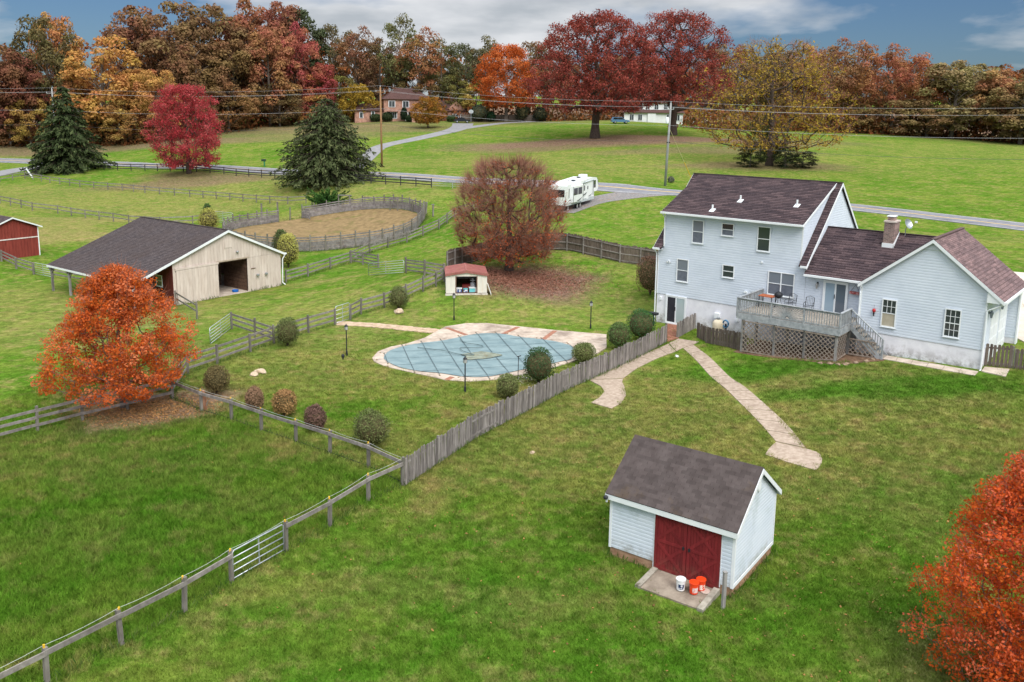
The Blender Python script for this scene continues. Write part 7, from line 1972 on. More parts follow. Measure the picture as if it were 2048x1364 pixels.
bush('shrub', 'large round green shrub at the corner of rail and picket fences', (-6.14, 36.47), 1.69, 1.69, 1.72, GR, 206, 3400, .075, group='round shrubs in the pool yard')
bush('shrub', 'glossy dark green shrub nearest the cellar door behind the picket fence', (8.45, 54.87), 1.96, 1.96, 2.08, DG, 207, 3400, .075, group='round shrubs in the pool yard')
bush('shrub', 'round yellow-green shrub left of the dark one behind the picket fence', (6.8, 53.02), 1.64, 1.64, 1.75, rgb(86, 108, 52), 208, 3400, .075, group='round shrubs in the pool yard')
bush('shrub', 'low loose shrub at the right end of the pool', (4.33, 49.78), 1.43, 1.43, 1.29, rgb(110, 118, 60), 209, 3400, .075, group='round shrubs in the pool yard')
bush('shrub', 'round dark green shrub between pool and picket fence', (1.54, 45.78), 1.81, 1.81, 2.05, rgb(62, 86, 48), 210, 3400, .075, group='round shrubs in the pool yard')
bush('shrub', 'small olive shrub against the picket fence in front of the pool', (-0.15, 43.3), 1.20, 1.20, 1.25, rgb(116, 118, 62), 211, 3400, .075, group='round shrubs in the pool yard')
bush('shrub', 'reddish-brown shrub at the far left corner of the house', (10.71, 65.68), 2.4, 2.2, 3.2, rgb(120, 74, 64), 301, 3200, .1)
bush('arborvitae', 'yellow-green upright evergreen behind the right corner of the barn', (-22.17, 84.63), 2.2, 2.2, 3.4, rgb(170, 158, 66), 303, 3600, .12)
bush('arborvitae', 'dark green upright evergreen beside the yellowish one behind the barn', (-23.37, 86.55), 1.8, 1.8, 3.6, rgb(76, 92, 46), 305, 2600, .12)
bush('arborvitae', 'small dark-topped yellow evergreen behind the barn roof', (-37.36, 105.8), 2.6, 2.4, 2.8, rgb(160, 140, 60), 307, 2600, .13)
bush('arborvitae', 'small dark green evergreen standing in the yellow one behind the barn roof', (-38.07, 107.48), 1.5, 1.4, 3.3, rgb(66, 92, 46), 309, 1800, .12)
jg = (-25.97, 121.11)
jt = thing('juniper', 'wide spiky dark green juniper behind the round pen', 'shrub', P3(jg))
rr_ = np.random.default_rng(8); Cc, Nn, Tg, Ss, Tt = [], [], [], [], []
stm = MB()
for i in range(70):
    a = rr_.uniform(0, 6.28); el = rr_.uniform(.25, 1.3); L = rr_.uniform(2.2, 3.9) * (1.0 if el < .9 else .85)
    d = np.array([math.cos(a) * math.cos(el) * 1.15, math.sin(a) * math.cos(el) * 1.15, math.sin(el) * .8]); stm.tube([(0, 0, 0), tuple(d * L * .6), tuple(d * L)], [.05, .03, .01], 4)
    for q in range(46):
        f = rr_.uniform(.3, 1.03); p = d * L * f + rr_.normal(0, .22 * (1.15 - f), 3); p[2] = max(p[2], .1)
        Cc.append(p); Nn.append(rr_.normal(0, 1, 3) + np.array([0, 0, .6])); Tg.append(d + rr_.normal(0, .25, 3)); Ss.append(rr_.uniform(.35, .7)); Tt.append(rr_.uniform(.1, .5) + .45 * f)
stm.build('stems', bark_dark, jt); inst(quad_cloud('foliage', np.array(Cc), np.array(Nn), np.array(Ss), juni, aspect=.4, shade=np.clip(np.array(Tt), 0, 1), tang=np.array(Tg)), 'foliage', jt)
# dark shrubs at the foot of the thinning tree and round the brick house
for i, (gp_, w, hg, cc_, lb) in enumerate((((-43.32, 255.94), 3.0, 3.0, rgb(40, 58, 38), 'dark round bush at the left wing of the brick house'), ((-39.87, 254.36), 3.6, 2.2, rgb(54, 68, 40), 'low bush before the left wing of the brick house'), ((-36.36, 253.1), 3.4, 2.6, rgb(50, 64, 38), 'bush below the bow window of the brick house'), ((-31.52, 252.39), 2.4, 4.0, rgb(36, 52, 36), 'tall dark bush beside the door of the brick house'), ((-29.71, 251.66), 2.6, 1.8, rgb(44, 58, 36), 'low dark bush right of the door of the brick house'), ((-18.21, 254.94), 2.6, 1.8, rgb(64, 80, 42), 'bush behind the black car'), ((-10.15, 256.5), 6.5, 5.0, rgb(66, 78, 62), 'grey-green bush behind the white basketball board'), ((-6.65, 256.59), 3.0, 3.0, rgb(40, 74, 42), 'green clipped bush left of the orange tree'), ((2.53, 255.22), 5.5, 5.5, rgb(40, 52, 38), 'dark evergreen bush right of the orange tree'), ((7.52, 252.27), 5.0, 4.0, rgb(38, 50, 38), 'dark evergreen bush left of the left red oak'))):
    bush('shrub', lb, gp_, w, w * .8, hg, cc_, 340 + i, 1500, .34)
# ------------------------------------------------------------------ the woods
def forest_proto(seed, clusters, per, crown_lo, rx, sparse=False, leaf=.85):
    """unit-ish tree 20 m tall: crown of leaf clumps, and trunk with limbs"""
    r = np.random.default_rng(seed)
    cs = []; tries = 0
    while len(cs) < clusters and tries < 20000:
        tries += 1
        p = r.uniform(-1, 1, 3)
        q = np.linalg.norm(p)
        if q > 1 or q < .45: continue
        c_ = np.array([p[0] * rx, p[1] * rx, crown_lo + (20 - crown_lo) * (p[2] * .5 + .5)])
        if all(np.linalg.norm(c_ - o_) > rx * .2 for o_ in cs): cs.append(c_)
    cs = np.array(cs)
    mb = MB(); mb.tube([(0, 0, -1), (.1, 0, 6), (0, .2, 12), (.1, 0, 17)], [.42, .32, .22, .06], 7, cap=False)
    for c_ in cs[::2]:
        z0 = max(2, c_[2] - np.hypot(c_[0], c_[1]) * .9); mb.tube([(0, 0, z0), (c_[0] * .5, c_[1] * .5, z0 + (c_[2] - z0) * .6), tuple(c_)], [.13, .08, .03], 4, cap=False)
    n = len(cs) * per
    rad_ = np.repeat(r.uniform(.20, .34, len(cs)) * rx, per)
    u = r.normal(0, 1, (n, 3)); u /= np.linalg.norm(u, axis=1, keepdims=True); u[:, 2] = np.where(u[:, 2] < -.5, -u[:, 2], u[:, 2])
    rr2 = rad_ * r.uniform(.55, 1.08, n)
    c = np.repeat(cs, per, axis=0) + u * rr2[:, None] * np.array([1, 1, .8])
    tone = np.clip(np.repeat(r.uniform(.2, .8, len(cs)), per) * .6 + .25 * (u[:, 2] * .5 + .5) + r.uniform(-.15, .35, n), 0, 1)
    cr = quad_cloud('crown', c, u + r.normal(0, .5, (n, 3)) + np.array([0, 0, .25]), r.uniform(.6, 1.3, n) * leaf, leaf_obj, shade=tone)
    return cr, mb.mesh('trunk', bark_grey, True)
PROTO = {'full': [forest_proto(s, 58, 190, 2.0, 6.5, leaf=.58) for s in (1, 2, 3, 4)], 'low': [forest_proto(s, 44, 170, .5, 7.5, leaf=.6) for s in (5, 6)], 'thin': [forest_proto(s, 46, 125, 5.0, 6.2, leaf=.5) for s in (7, 8, 9)]}
# tangled thicket at the foot of the thinning tree
for i, (gp_, w, hg, cc_, lb) in enumerate((((40.58, 149.39), 4.5, 3.4, rgb(62, 70, 40), 'dark shrub at the left foot of the half-bare yellowing tree'), ((46.56, 149.36), 5.0, 3.6, rgb(58, 68, 42), 'dark shrub at the right foot of the half-bare yellowing tree'), ((49.84, 150.19), 4.6, 3.0, rgb(66, 66, 46), 'grey-green shrub furthest right under the half-bare yellowing tree'), ((45.23, 160.12), 4.6, 8.5, rgb(84, 88, 48), 'vine-covered olive bush on the trunk of the half-bare yellowing tree'), ((47.11, 157.72), 3.8, 6.0, rgb(78, 86, 44), 'olive bush right of the trunk of the half-bare yellowing tree'))):
    t_ = thing('thicket', lb, 'shrub', P3(gp_), 1.7 * i); inst(PROTO['low'][i % 2][1], 'stems', t_, (0, 0, 0), (0, 0, 0), (w / 13, w / 13, hg / 22)); inst(PROTO['low'][i % 2][0], 'foliage', t_, (0, 0, -.3), (0, 0, 0), (w / 13, w / 15, hg / 20)).color = cc_
ORD = ['first', 'second', 'third', 'fourth', 'fifth', 'sixth', 'seventh', 'eighth', 'ninth', 'tenth', 'eleventh', 'twelfth', 'thirteenth', 'fourteenth', 'fifteenth', 'sixteenth', 'seventeenth', 'eighteenth', 'nineteenth', 'twentieth', 'twenty-first', 'twenty-second', 'twenty-third', 'twenty-fourth', 'twenty-fifth', 'twenty-sixth', 'twenty-seventh', 'twenty-eighth', 'twenty-ninth', 'thirtieth']
WOOD_L = [((-130.43, 217.73), 26.83, 18.69, rgb(124, 72, 52), 'russet brown', 'full', 0),
    ((-125.21, 217.73), 10.78, 9.22, rgb(128, 76, 52), 'low russet', 'low', 0),
    ((-123.9, 219.43), 22.13, 13.81, rgb(126, 66, 50), 'dark russet', 'full', 0),
    ((-120.57, 218.38), 12.03, 10.50, rgb(168, 122, 46), 'low golden', 'low', 0),
    ((-116.82, 221.54), 30.52, 15.21, rgb(104, 90, 54), 'olive', 'full', 8),
    ((-115.39, 223.74), 32.12, 12.28, rgb(176, 108, 48), 'orange-topped', 'full', 16),
    ((-111.13, 222.1), 17.14, 10.67, rgb(156, 88, 44), 'orange-brown', 'full', 0),
    ((-105.75, 219.87), 10.51, 8.05, rgb(70, 76, 44), 'low dark green', 'low', 0),
    ((-102.65, 221.09), 25.65, 19.22, rgb(186, 116, 38), 'golden yellow', 'full', 0),
    ((-97.02, 218.97), 11.31, 11.27, rgb(168, 118, 50), 'low gold', 'low', -2),
    ((-94.71, 224.94), 32.48, 17.99, rgb(136, 84, 58), 'tall brown', 'full', 20),
    ((-87.86, 216.83), 17.43, 11.40, rgb(184, 110, 48), 'amber', 'full', 2),
    ((-84.81, 223.32), 32.82, 19.13, rgb(132, 92, 60), 'tall rusty brown', 'full', 18),
    ((-81.96, 227.18), 10.81, 12.45, rgb(130, 96, 50), 'low olive', 'low', -2),
    ((-81.52, 227.03), 22.67, 16.84, rgb(128, 86, 54), 'olive brown', 'full', 4),
    ((-78.18, 230.26), 32.17, 19.70, rgb(128, 92, 60), 'tall copper brown', 'full', 16),
    ((-76.03, 234.24), 12.69, 14.69, rgb(150, 98, 56), 'low bronze', 'low', -2),
    ((-75.11, 236.43), 23.55, 16.71, rgb(134, 94, 56), 'bronze', 'full', 4),
    ((-72.15, 241.04), 33.09, 19.23, rgb(154, 84, 58), 'tall rust', 'full', 14),
    ((-67.59, 243.45), 25.81, 15.53, rgb(160, 92, 58), 'copper', 'full', 2),
    ((-65.62, 246.5), 11.96, 12.63, rgb(118, 90, 56), 'low olive brown', 'low', -2),
    ((-65.34, 246.49), 33.81, 15.72, rgb(144, 76, 60), 'tall red-brown', 'full', 18),
    ((-61.69, 251.72), 27.61, 12.04, rgb(168, 60, 60), 'crimson', 'full', 0),
    ((-60.23, 249.82), 31.58, 16.50, rgb(80, 86, 56), 'tall dark green', 'full', 20),
    ((-59.96, 253.54), 13.13, 11.55, rgb(188, 116, 48), 'low orange-gold', 'low', -2),
    ((-55.93, 254.93), 17.26, 10.74, rgb(160, 48, 56), 'deep crimson', 'full', 0),
    ]
WOOD_M = [((-53.05, 259.34), 29.11, 13.58, rgb(112, 96, 64), 'olive', 'thin', 14),
    ((-49.22, 257.83), 13.48, 9.39, rgb(130, 118, 56), 'low yellow-green', 'low', 4),
    ((-45.69, 256.16), 26.68, 13.41, rgb(134, 86, 58), 'russet', 'thin', 10),
    ((-38.5, 252.95), 24.56, 13.24, rgb(118, 84, 60), 'grey-brown', 'thin', 14),
    ((-32.57, 251.63), 29.60, 13.17, rgb(112, 108, 64), 'pale green', 'thin', 14),
    ((-27.17, 251.96), 25.83, 14.91, rgb(158, 92, 54), 'tall russet', 'thin', 12),
    ((-26.6, 252.05), 15.95, 11.47, rgb(120, 92, 54), 'low brown', 'low', 12),
    ((-20.69, 253.39), 23.78, 12.11, rgb(104, 100, 60), 'grey-green', 'thin', 12),
    ((-16.72, 254.39), 13.30, 10.13, rgb(124, 112, 52), 'low olive', 'low', 10),
    ((-14.15, 254.97), 23.09, 12.18, rgb(98, 100, 66), 'dull green', 'thin', 12),
    ((-10.98, 255.49), 11.24, 8.72, rgb(186, 150, 56), 'low golden', 'low', 6),
    ((-7.64, 255.69), 23.85, 12.22, rgb(112, 102, 70), 'greyish', 'thin', 12),
    ((4.38, 253.02), 23.39, 12.09, rgb(128, 98, 64), 'tan', 'thin', 10),
    ((9.7, 249.18), 23.85, 13.32, rgb(138, 90, 64), 'light brown', 'thin', 12),
    ((14.28, 245.24), 18.13, 11.16, rgb(130, 84, 60), 'brown', 'thin', 8),
    ((31.72, 240.08), 19.06, 13.65, rgb(130, 88, 64), 'dull red-brown', 'thin', 16),
    ((38.23, 246.86), 16.90, 12.63, rgb(170, 92, 60), 'orange-red', 'full', 14),
    ]
WOOD_R = [((53.94, 236.61), 23.01, 13.47, rgb(136, 94, 64), 'brown', 'thin', 12),
    ((60.32, 239.46), 21.60, 14.99, rgb(130, 98, 64), 'grey-brown', 'thin', 6),
    ((68.63, 239.83), 22.04, 15.02, rgb(128, 102, 64), 'olive brown', 'thin', 8),
    ((74.53, 239.02), 22.23, 13.61, rgb(136, 98, 62), 'dull orange', 'thin', 6),
    ((79.64, 239.2), 23.30, 11.44, rgb(188, 106, 50), 'bright orange', 'thin', 10),
    ((85.34, 238.74), 24.49, 14.96, rgb(148, 94, 64), 'rusty', 'thin', 4),
    ((89.89, 238.15), 10.25, 13.56, rgb(138, 102, 60), 'low tan', 'low', 6),
    ((93.35, 238.32), 24.26, 15.20, rgb(164, 90, 56), 'russet', 'thin', 6),
    ((101.12, 240.63), 23.65, 14.26, rgb(158, 86, 54), 'red-brown', 'thin', 4),
    ((102.92, 239.36), 10.18, 16.36, rgb(146, 112, 72), 'low grey-green', 'low', 4),
    ((108.7, 242.21), 22.23, 14.35, rgb(170, 88, 52), 'orange-brown', 'thin', 6),
    ((113.39, 241.85), 20.36, 14.33, rgb(176, 90, 50), 'rust orange', 'thin', 8),
    ((112.27, 238.86), 10.03, 14.97, rgb(150, 112, 70), 'low olive', 'low', 2),
    ((119.61, 239.88), 20.66, 19.42, rgb(146, 124, 80), 'broad olive', 'full', 0),
    ((125.26, 238.08), 19.61, 15.75, rgb(136, 116, 74), 'dark olive', 'full', 10),
    ((129.14, 236.69), 18.72, 12.96, rgb(168, 104, 66), 'salmon brown', 'full', 0),
    ((133.24, 230.59), 17.62, 18.68, rgb(142, 112, 68), 'broad brown-green', 'full', -3),
    ((136.75, 226.54), 19.19, 16.03, rgb(130, 108, 66), 'dark green-brown', 'full', 4),
    ]

def plant_wood(items, where, group):
    for i, (g, hg, w, c_, tone, kind, back) in enumerate(items):
        d = Vector((g[0], g[1], 0)).normalized() * back
        k = (math.hypot(*g) + back) / math.hypot(*g)
        p = (g[0] + d.x, g[1] + d.y)
        cr, tk = PROTO[kind][i % len(PROTO[kind])]
        zb = h(p); top = h(g) + hg
        topk = 14.9 + (top - 14.9) * k
        H_ = max(3, topk - zb)
        t_ = thing('woodland_tree', '%s tree, %s from the left in %s' % (tone, ORD[i], where), 'tree', (p[0], p[1], zb), RND.uniform(0, 6.28), group)
        sc = (w * k / 13.0, w * k / 13.0, H_ / 20.0)
        if kind == 'low': sc = (w * k / 15.0, w * k / 15.0, H_ / 20.0)
        inst(tk, 'trunk', t_, (0, 0, 0), (0, 0, 0), sc)
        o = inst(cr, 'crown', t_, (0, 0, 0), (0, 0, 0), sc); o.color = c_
plant_wood(WOOD_L, 'the left wood', 'trees along the left wood')
plant_wood(WOOD_M, 'the wood behind the brick house', 'trees behind the brick house')
plant_wood(WOOD_R, 'the wood behind the hay field', 'trees along the right wood')
# deeper rows that read as one mass
r = np.random.default_rng(77)
Cs, Ns, Ss_, Ts, Tv, Tf = [], [], [], [], [], []
stem = MB()
def mass(n, xr, yr, hg, wd):
    for _ in range(n):
        x, y = r.uniform(*xr), r.uniform(*yr); z = h(x, y); H_ = hg * r.uniform(.8, 1.15); W2 = wd * r.uniform(.8, 1.2)
        stem.tube([(x, y, z - 1), (x + r.normal(0, .4), y, z + H_ * .8)], [.35, .1], 5, cap=False)
        m_ = 330
        k = 16
        cc = np.stack([r.normal(0, .55, k) * W2, r.normal(0, .55, k) * W2, r.uniform(.12, 1.0, k) * H_], -1)
        cc[:, :2] *= np.sqrt(np.clip(1.15 - (cc[:, 2:3] / H_ - .45) ** 2 * 2.6, .1, 1))
        u = r.normal(0, 1, (m_, 3)); u /= np.linalg.norm(u, axis=1, keepdims=True); u[:, 2] = np.abs(u[:, 2])
        c = cc[r.integers(0, k, m_)] + u * W2 * .33 * r.uniform(.7, 1.05, (m_, 1))
        Cs.append(c + np.array([x, y, z])); Ns.append(u + r.normal(0, .5, (m_, 3))); Ss_.append(r.uniform(.9, 1.7, m_)); Ts.append(np.full(m_, r.uniform(0, 1)) * .75 + r.uniform(0, .25, m_))
mass(75, (-230, -50), (258, 330), 21, 6); mass(20, (-260, -120), (225, 262), 20, 6); mass(34, (-52, 45), (280, 345), 18, 5.5); mass(80, (70, 240), (258, 335), 18, 6); mass(26, (20, 90), (262, 330), 15, 5.5)
mass_m = leaf_mat('deep_wood_leaves', rgb(86, 76, 48), rgb(130, 84, 54), rgb(156, 96, 56), .25)
me = quad_cloud('woodland', np.concatenate(Cs), np.concatenate(Ns), np.concatenate(Ss_), mass_m, shade=np.concatenate(Ts))
tag(inst(me, 'woodland'), 'deep rows of brown and olive autumn woodland behind the front trees', 'wood', kind='stuff')
tag(stem.build('woodland_trunks', bark_grey), 'trunks standing deep in the autumn wood', 'wood', kind='stuff')
# undergrowth along the wood's edge
def edge_brush(pts, n, hgt, name, label):
    P = smooth_open(pts, 12); C_ = []
    for _ in range(n):
        p = P[r.integers(0, len(P))]; x, y = p.x + r.normal(0, 2.5), p.y + abs(r.normal(3, 3)); C_.append((x, y, h(x, y) + r.uniform(0, 1) ** 1.5 * hgt))
    C_ = np.array(C_)
    me = quad_cloud(name, C_, r.normal(0, 1, C_.shape) + np.array([0, -.5, .4]), r.uniform(.5, 1.3, n), mass_m, shade=r.uniform(0, .8, n)); tag(inst(me, name), label, 'undergrowth', kind='stuff')
edge_brush([(-135.05, 217.12), (-120.45, 217.67), (-105.53, 217.8), (-89.5, 215.34), (-79.12, 228.38), (-68.44, 246.55), (-53.54, 255.98)], 9000, 6, 'undergrowth', 'tangled undergrowth along the edge of the left wood')
edge_brush([(47.36, 223.26), (72.79, 240.01), (90.24, 239.11), (109.16, 241.69), (125.26, 238.08), (137.78, 225.03)], 8000, 5, 'undergrowth', 'tangled undergrowth along the edge of the right wood')
edge_brush([(-56.64, 256.82), (-38.78, 254.83), (-18.62, 256.7), (1.82, 257.82), (15.9, 248.76), (32.78, 248.17), (51.15, 241.38)], 5000, 5, 'undergrowth', 'undergrowth behind brick house and red oaks')

# ------------------------------------------------------------------ far houses, cars, poles and wires
far_brick = brick_mat('far_house_brick', rgb(176, 128, 108), rgb(158, 110, 94), rgb(186, 160, 146))
far_roof = shingle_mat('far_roof_shingles', rgb(104, 78, 74), rgb(88, 66, 64), rgb(80, 62, 60))
cream = mat('cream_siding', rgb(206, 192, 160), rgb(220, 208, 180), scale=2)
bg_ = (-32.67, 252.43)
BY = math.atan2(bg_[0], bg_[1]) * -1 + .12
bh = thing('brick_house', 'large brick house with brown hipped roof at the edge of the far wood', 'house', (bg_[0], bg_[1] + 2, h(bg_)), BY)
def hip(parent, x0, x1, y0, y1, ze, zr, inset, oh=.5):
    mb = MB(); x0 -= oh; x1 += oh; y0 -= oh; y1 += oh; ym = (y0 + y1) / 2
    roof_plane(mb, (x0, y0, ze), (x1, y0, ze), (x1 - inset, ym, zr), (x0 + inset, ym, zr), course=.4, step=.01); roof_plane(mb, (x1, y1, ze), (x0, y1, ze), (x0 + inset, ym, zr), (x1 - inset, ym, zr), course=.4, step=.01)
    roof_plane(mb, (x0, y1, ze), (x0, y0, ze), (x0 + inset, ym, zr), (x0 + inset, ym, zr), course=.4, step=.01); roof_plane(mb, (x1, y0, ze), (x1, y1, ze), (x1 - inset, ym, zr), (x1 - inset, ym, zr), course=.4, step=.01)
    return mb.build('roof', far_roof, parent)
def far_window(parent, x, z, w, hg, y, cols_=2):
    f_ = MB().box(x - .12, y - .1, z - .12, x + w + .12, y - .02, z + hg + .12).build('window', trim_m, parent)
    pw = w / cols_
    for i in range(cols_):
        MB().box(x + i * pw + .04, y - .13, z, x + (i + 1) * pw - .04, y - .105, z + hg).build('pane', glass_dark, f_)
    return f_
MB().box(-4.8, 0, -1.5, 8.8, 9.5, 6.4).build('wall', far_brick, bh); hip(bh, -4.8, 8.8, 0, 9.5, 6.4, 9.6, 4.6)
MB().box(-13, 2, -1.5, -4.78, 9.5, 3.1).build('wing_wall', far_brick, bh); hip(bh, -13, -4.8, 2, 9.5, 3.1, 5.1, 2.8)
gw = MB(); gw.box(2.6, -4.5, -1.5, 8.6, 0, 3.0); gw.prism([(2.6, -4.5, 3.0), (8.6, -4.5, 3.0), (5.6, -4.5, 5.8)], (0, 0, 0), (0, 4.5, 0)); gw.build('front_gable_wall', far_brick, bh)
rf = MB(); roof_plane(rf, (2.2, 0, 2.75), (2.2, -4.9, 2.75), (5.6, -4.9, 6.0), (5.6, 0, 6.0), .4, .01); roof_plane(rf, (9.0, -4.9, 2.75), (9.0, 0, 2.75), (5.6, 0, 6.0), (5.6, -4.9, 6.0), .4, .01); rf.build('gable_roof', far_roof, bh)
rw = MB(); rw.box(8.8, 1, -1.5, 20.5, 9, 3.2); rw.prism([(13.5, .98, 3.2), (19.5, .98, 3.2), (16.5, .98, 6.0)], (0, 0, 0), (0, 6, 0)); rw.build('wing_wall', far_brick, bh)
rf = MB(); roof_plane(rf, (8.6, .6, 3.2), (20.9, .6, 3.2), (19.0, 5, 6.2), (8.6, 5, 6.2), .4, .01); roof_plane(rf, (20.9, 9.4, 3.2), (8.6, 9.4, 3.2), (8.6, 5, 6.2), (19.0, 5, 6.2), .4, .01); rf.build('wing_roof', far_roof, bh)
MB().box(1.2, -.05, 3.3, 4.2, .0, 6.3).build('cream_panel', cream, bh).location = (4.2, 0, 0)
for x in (-3.4, .6): far_window(bh, x, 4.2, 1.7, 1.6, 0)
far_window(bh, -3.6, 1.0, 2.4, 1.6, 0, 4); far_window(bh, 4.4, .9, .9, 1.8, -4.5, 1); far_window(bh, -11.6, 1.0, .9, 1.5, 2, 1); far_window(bh, -8.2, .6, .8, 2.2, 2, 1); far_window(bh, 15.4, .8, 1.6, 1.4, .98); far_window(bh, 17.8, .2, 1.0, 2.0, .98, 1)
bwn = MB(); bwn.prism([(-4.0, -.02, 2.75), (-.8, -.02, 2.75), (-1.3, -.9, 2.75), (-3.5, -.9, 2.75)], (0, 0, 0), (0, 0, .12)); bwn.build('bow_roof', far_roof, bh)
d_ = MB().box(1.2, -.08, 0, 2.3, -.01, 2.6).build('door_surround', trim_m, bh); MB().box(1.4, -.11, 0, 2.1, -.081, 2.2).build('door', cream, d_)
ch2 = MB().box(10.2, 4.4, 4, 11.4, 5.4, 7.6).build('chimney', far_brick, bh); MB().box(10.1, 4.3, 7.6, 11.5, 5.5, 7.75).build('chimney_cap', trim_m, ch2)
# white house behind the oaks
wg = (38.54, 239.98)
wh = thing('white_house', 'white house half hidden behind the dark red oaks', 'house', (wg[0], wg[1] + 3, h(wg) - .2), -math.atan2(wg[0], wg[1]) + .05)
white_sid = mat('white_siding', rgb(222, 226, 230), rgb(234, 238, 240), scale=1)
MB().box(-8, 0, -2, 8, 8, 3.0).build('wall', white_sid, wh)
up_ = MB(); up_.box(-3, 1, 3.0, 5, 8, 5.6); up_.build('upper_wall', white_sid, wh)
rf = MB(); roof_plane(rf, (-8.5, -.6, 3.0), (8.5, -.6, 3.0), (8.5, 4, 5.2), (-8.5, 4, 5.2), .4, .01); rf.build('roof', far_roof, wh)
rf = MB(); roof_plane(rf, (-3.5, .6, 5.6), (5.5, .6, 5.6), (5.5, 4.5, 8.0), (-3.5, 4.5, 8.0), .4, .01); roof_plane(rf, (5.5, 8.4, 5.6), (-3.5, 8.4, 5.6), (-3.5, 4.5, 8.0), (5.5, 4.5, 8.0), .4, .01); rf.build('upper_roof', far_roof, wh)
for x in (-6.5, -4.2, 3.6, 6): far_window(wh, x, .9, 1.1, 1.5, 0)
for x in (-2.2, .2, 2.8): far_window(wh, x, 3.9, 1.1, 1.3, 1)
MB().box(-1.6, -.4, 0, .6, .0, 2.9).build('porch', white_sid, wh)
wg2 = (53.05, 247.73)
sh2 = thing('white_outbuilding', 'white outbuilding glimpsed right of the dark red oaks', 'building', (wg2[0], wg2[1] + 2, h(wg2) - .3), -.2)
MB().box(-2.8, 0, -1, 2.8, 5, 5.5).build('wall', white_sid, sh2); rf = MB(); roof_plane(rf, (-3.2, -.4, 5.4), (3.2, -.4, 5.4), (3.2, 2.5, 7.2), (-3.2, 2.5, 7.2), .4, .01); rf.build('roof', far_roof, sh2); far_window(sh2, -.6, 2.6, 1.1, 1.3, 0)
# brown board fence by the far drive
picket_fence('brown board fence behind the far driveway bushes', [(-14.99, 257.02), (-4.05, 258.07), (8.98, 252.92)], 1.9, .3, .02, brown_picket, (.2, .8), 3.0, joined=True)
# cars
def car(label, g, yaw, paint, roof_z=1.45, L=4.6, suv=False):
    c_ = thing('car', label, 'car', P3(g, .05), yaw)
    pm_c = mat(label[:14], paint, tuple(min(1, x * 1.1) for x in paint[:3]) + (1,), rough=.25, spec=.6)
    wd = 1.8
    lo = [(-L / 2, .35), (L / 2, .35), (L / 2, .7), (L / 2 - .15, .86), (L * .22, .98), (-L / 2 + .1, 1.0 if suv else .95), (-L / 2, .8)]
    bevel(MB().prism([(x, -wd / 2, z) for x, z in lo], (0, 0, 0), (0, wd, 0)).build('body', pm_c, c_), .06, 2)
    rz = roof_z
    cab = [(-L / 2 + (.12 if suv else .75), .97), (L * .24, .97), (L * .08, rz), (-L / 2 + (.4 if suv else 1.3), rz)]
    bevel(MB().prism([(x, -wd / 2 + .12, z) for x, z in cab], (0, 0, 0), (0, wd - .24, 0)).build('cabin', pm_c, c_), .08, 2)
    for s in (-1, 1):
        y = s * (wd / 2 - .115)
        gl_ = [(cab[0][0] + .25, 1.0), (cab[1][0] - .2, 1.0), (cab[2][0] - .05, rz - .1), (cab[3][0] + .08, rz - .1)]
        MB().prism([(x, y, z) for x, z in gl_], (0, 0, 0), (0, s * .012, 0)).build('side_window', glass_black, c_)
        for x in (-L * .31, L * .31): wheel(c_, x, s * (wd / 2 - .1), .33, .22, -s)
        MB().box(L / 2 - .02, s * .55 - .16, .62, L / 2 + .02, s * .55 + .16, .76).build('headlight', glass_pale, c_); MB().box(-L / 2 - .02, s * .6 - .14, .68, -L / 2 + .02, s * .6 + .14, .84).build('tail_light', MATS['red_lens'], c_)
    a, b2 = cab[1], cab[2]
    MB().prism([(a[0] + .0, -wd / 2 + .2, a[1] + .05), (a[0] + .0, wd / 2 - .2, a[1] + .05), (b2[0] + .06, wd / 2 - .25, b2[1] - .06), (b2[0] + .06, -wd / 2 + .25, b2[1] - .06)], (0, 0, 0), (.02, 0, .02)).build('windscreen', glass_black, c_)
    return c_
car('black saloon car parked at the end of the far driveway', (-14.82, 251.57), .12, rgb(30, 32, 40))
car('blue estate car parked behind the left red oak', (28.01, 231.83), .1, rgb(92, 132, 168), 1.62, 4.7, True)
# basketball hoop, mailbox
hp = thing('basketball_hoop', 'white basketball backboard on a pole beyond the black car', 'hoop', P3((-12.33, 253.47)), 0)
MB().tube([(0, 0, 0), (0, 0, 2.6)], .08, 8).build('pole', grey_metal, hp); o = MB().lathe([(.62, 0), (.62, .06)], (0, 0, 0), 18).build('backboard', mat('dull_backboard', rgb(170, 180, 186), rgb(190, 198, 202)), hp); o.location = (0, -.1, 3.1); o.rotation_euler = (rad(90), 0, 0); o.scale = (1.1, .9, 1)
MB().tube([(.23 * math.cos(a), -.42 + .23 * math.sin(a), 2.75) for a in [6.283 * i / 12 for i in range(13)]], .02, 5).build('rim', mat('hoop_rim', rgb(190, 80, 50), rgb(200, 90, 60)), hp)
mbx = thing('mailbox', 'green mailbox on a post across the road', 'mailbox', P3((-47.7, 167)), .2)
MB().box(-.12, -.12, 0, .12, .12, 1.0).build('post', mat('green_post', rgb(40, 110, 76), rgb(56, 130, 92)), mbx)
bx = MB(); bx.prism([(-.55, -.18, 1.0), (-.55, .18, 1.0), (-.55, .18, 1.3), (-.55, .1, 1.42), (-.55, -.1, 1.42), (-.55, -.18, 1.3)], (0, 0, 0), (.85, 0, 0)); bx.build('box', mat('dark_green_box', rgb(34, 58, 44), rgb(48, 74, 58)), mbx)
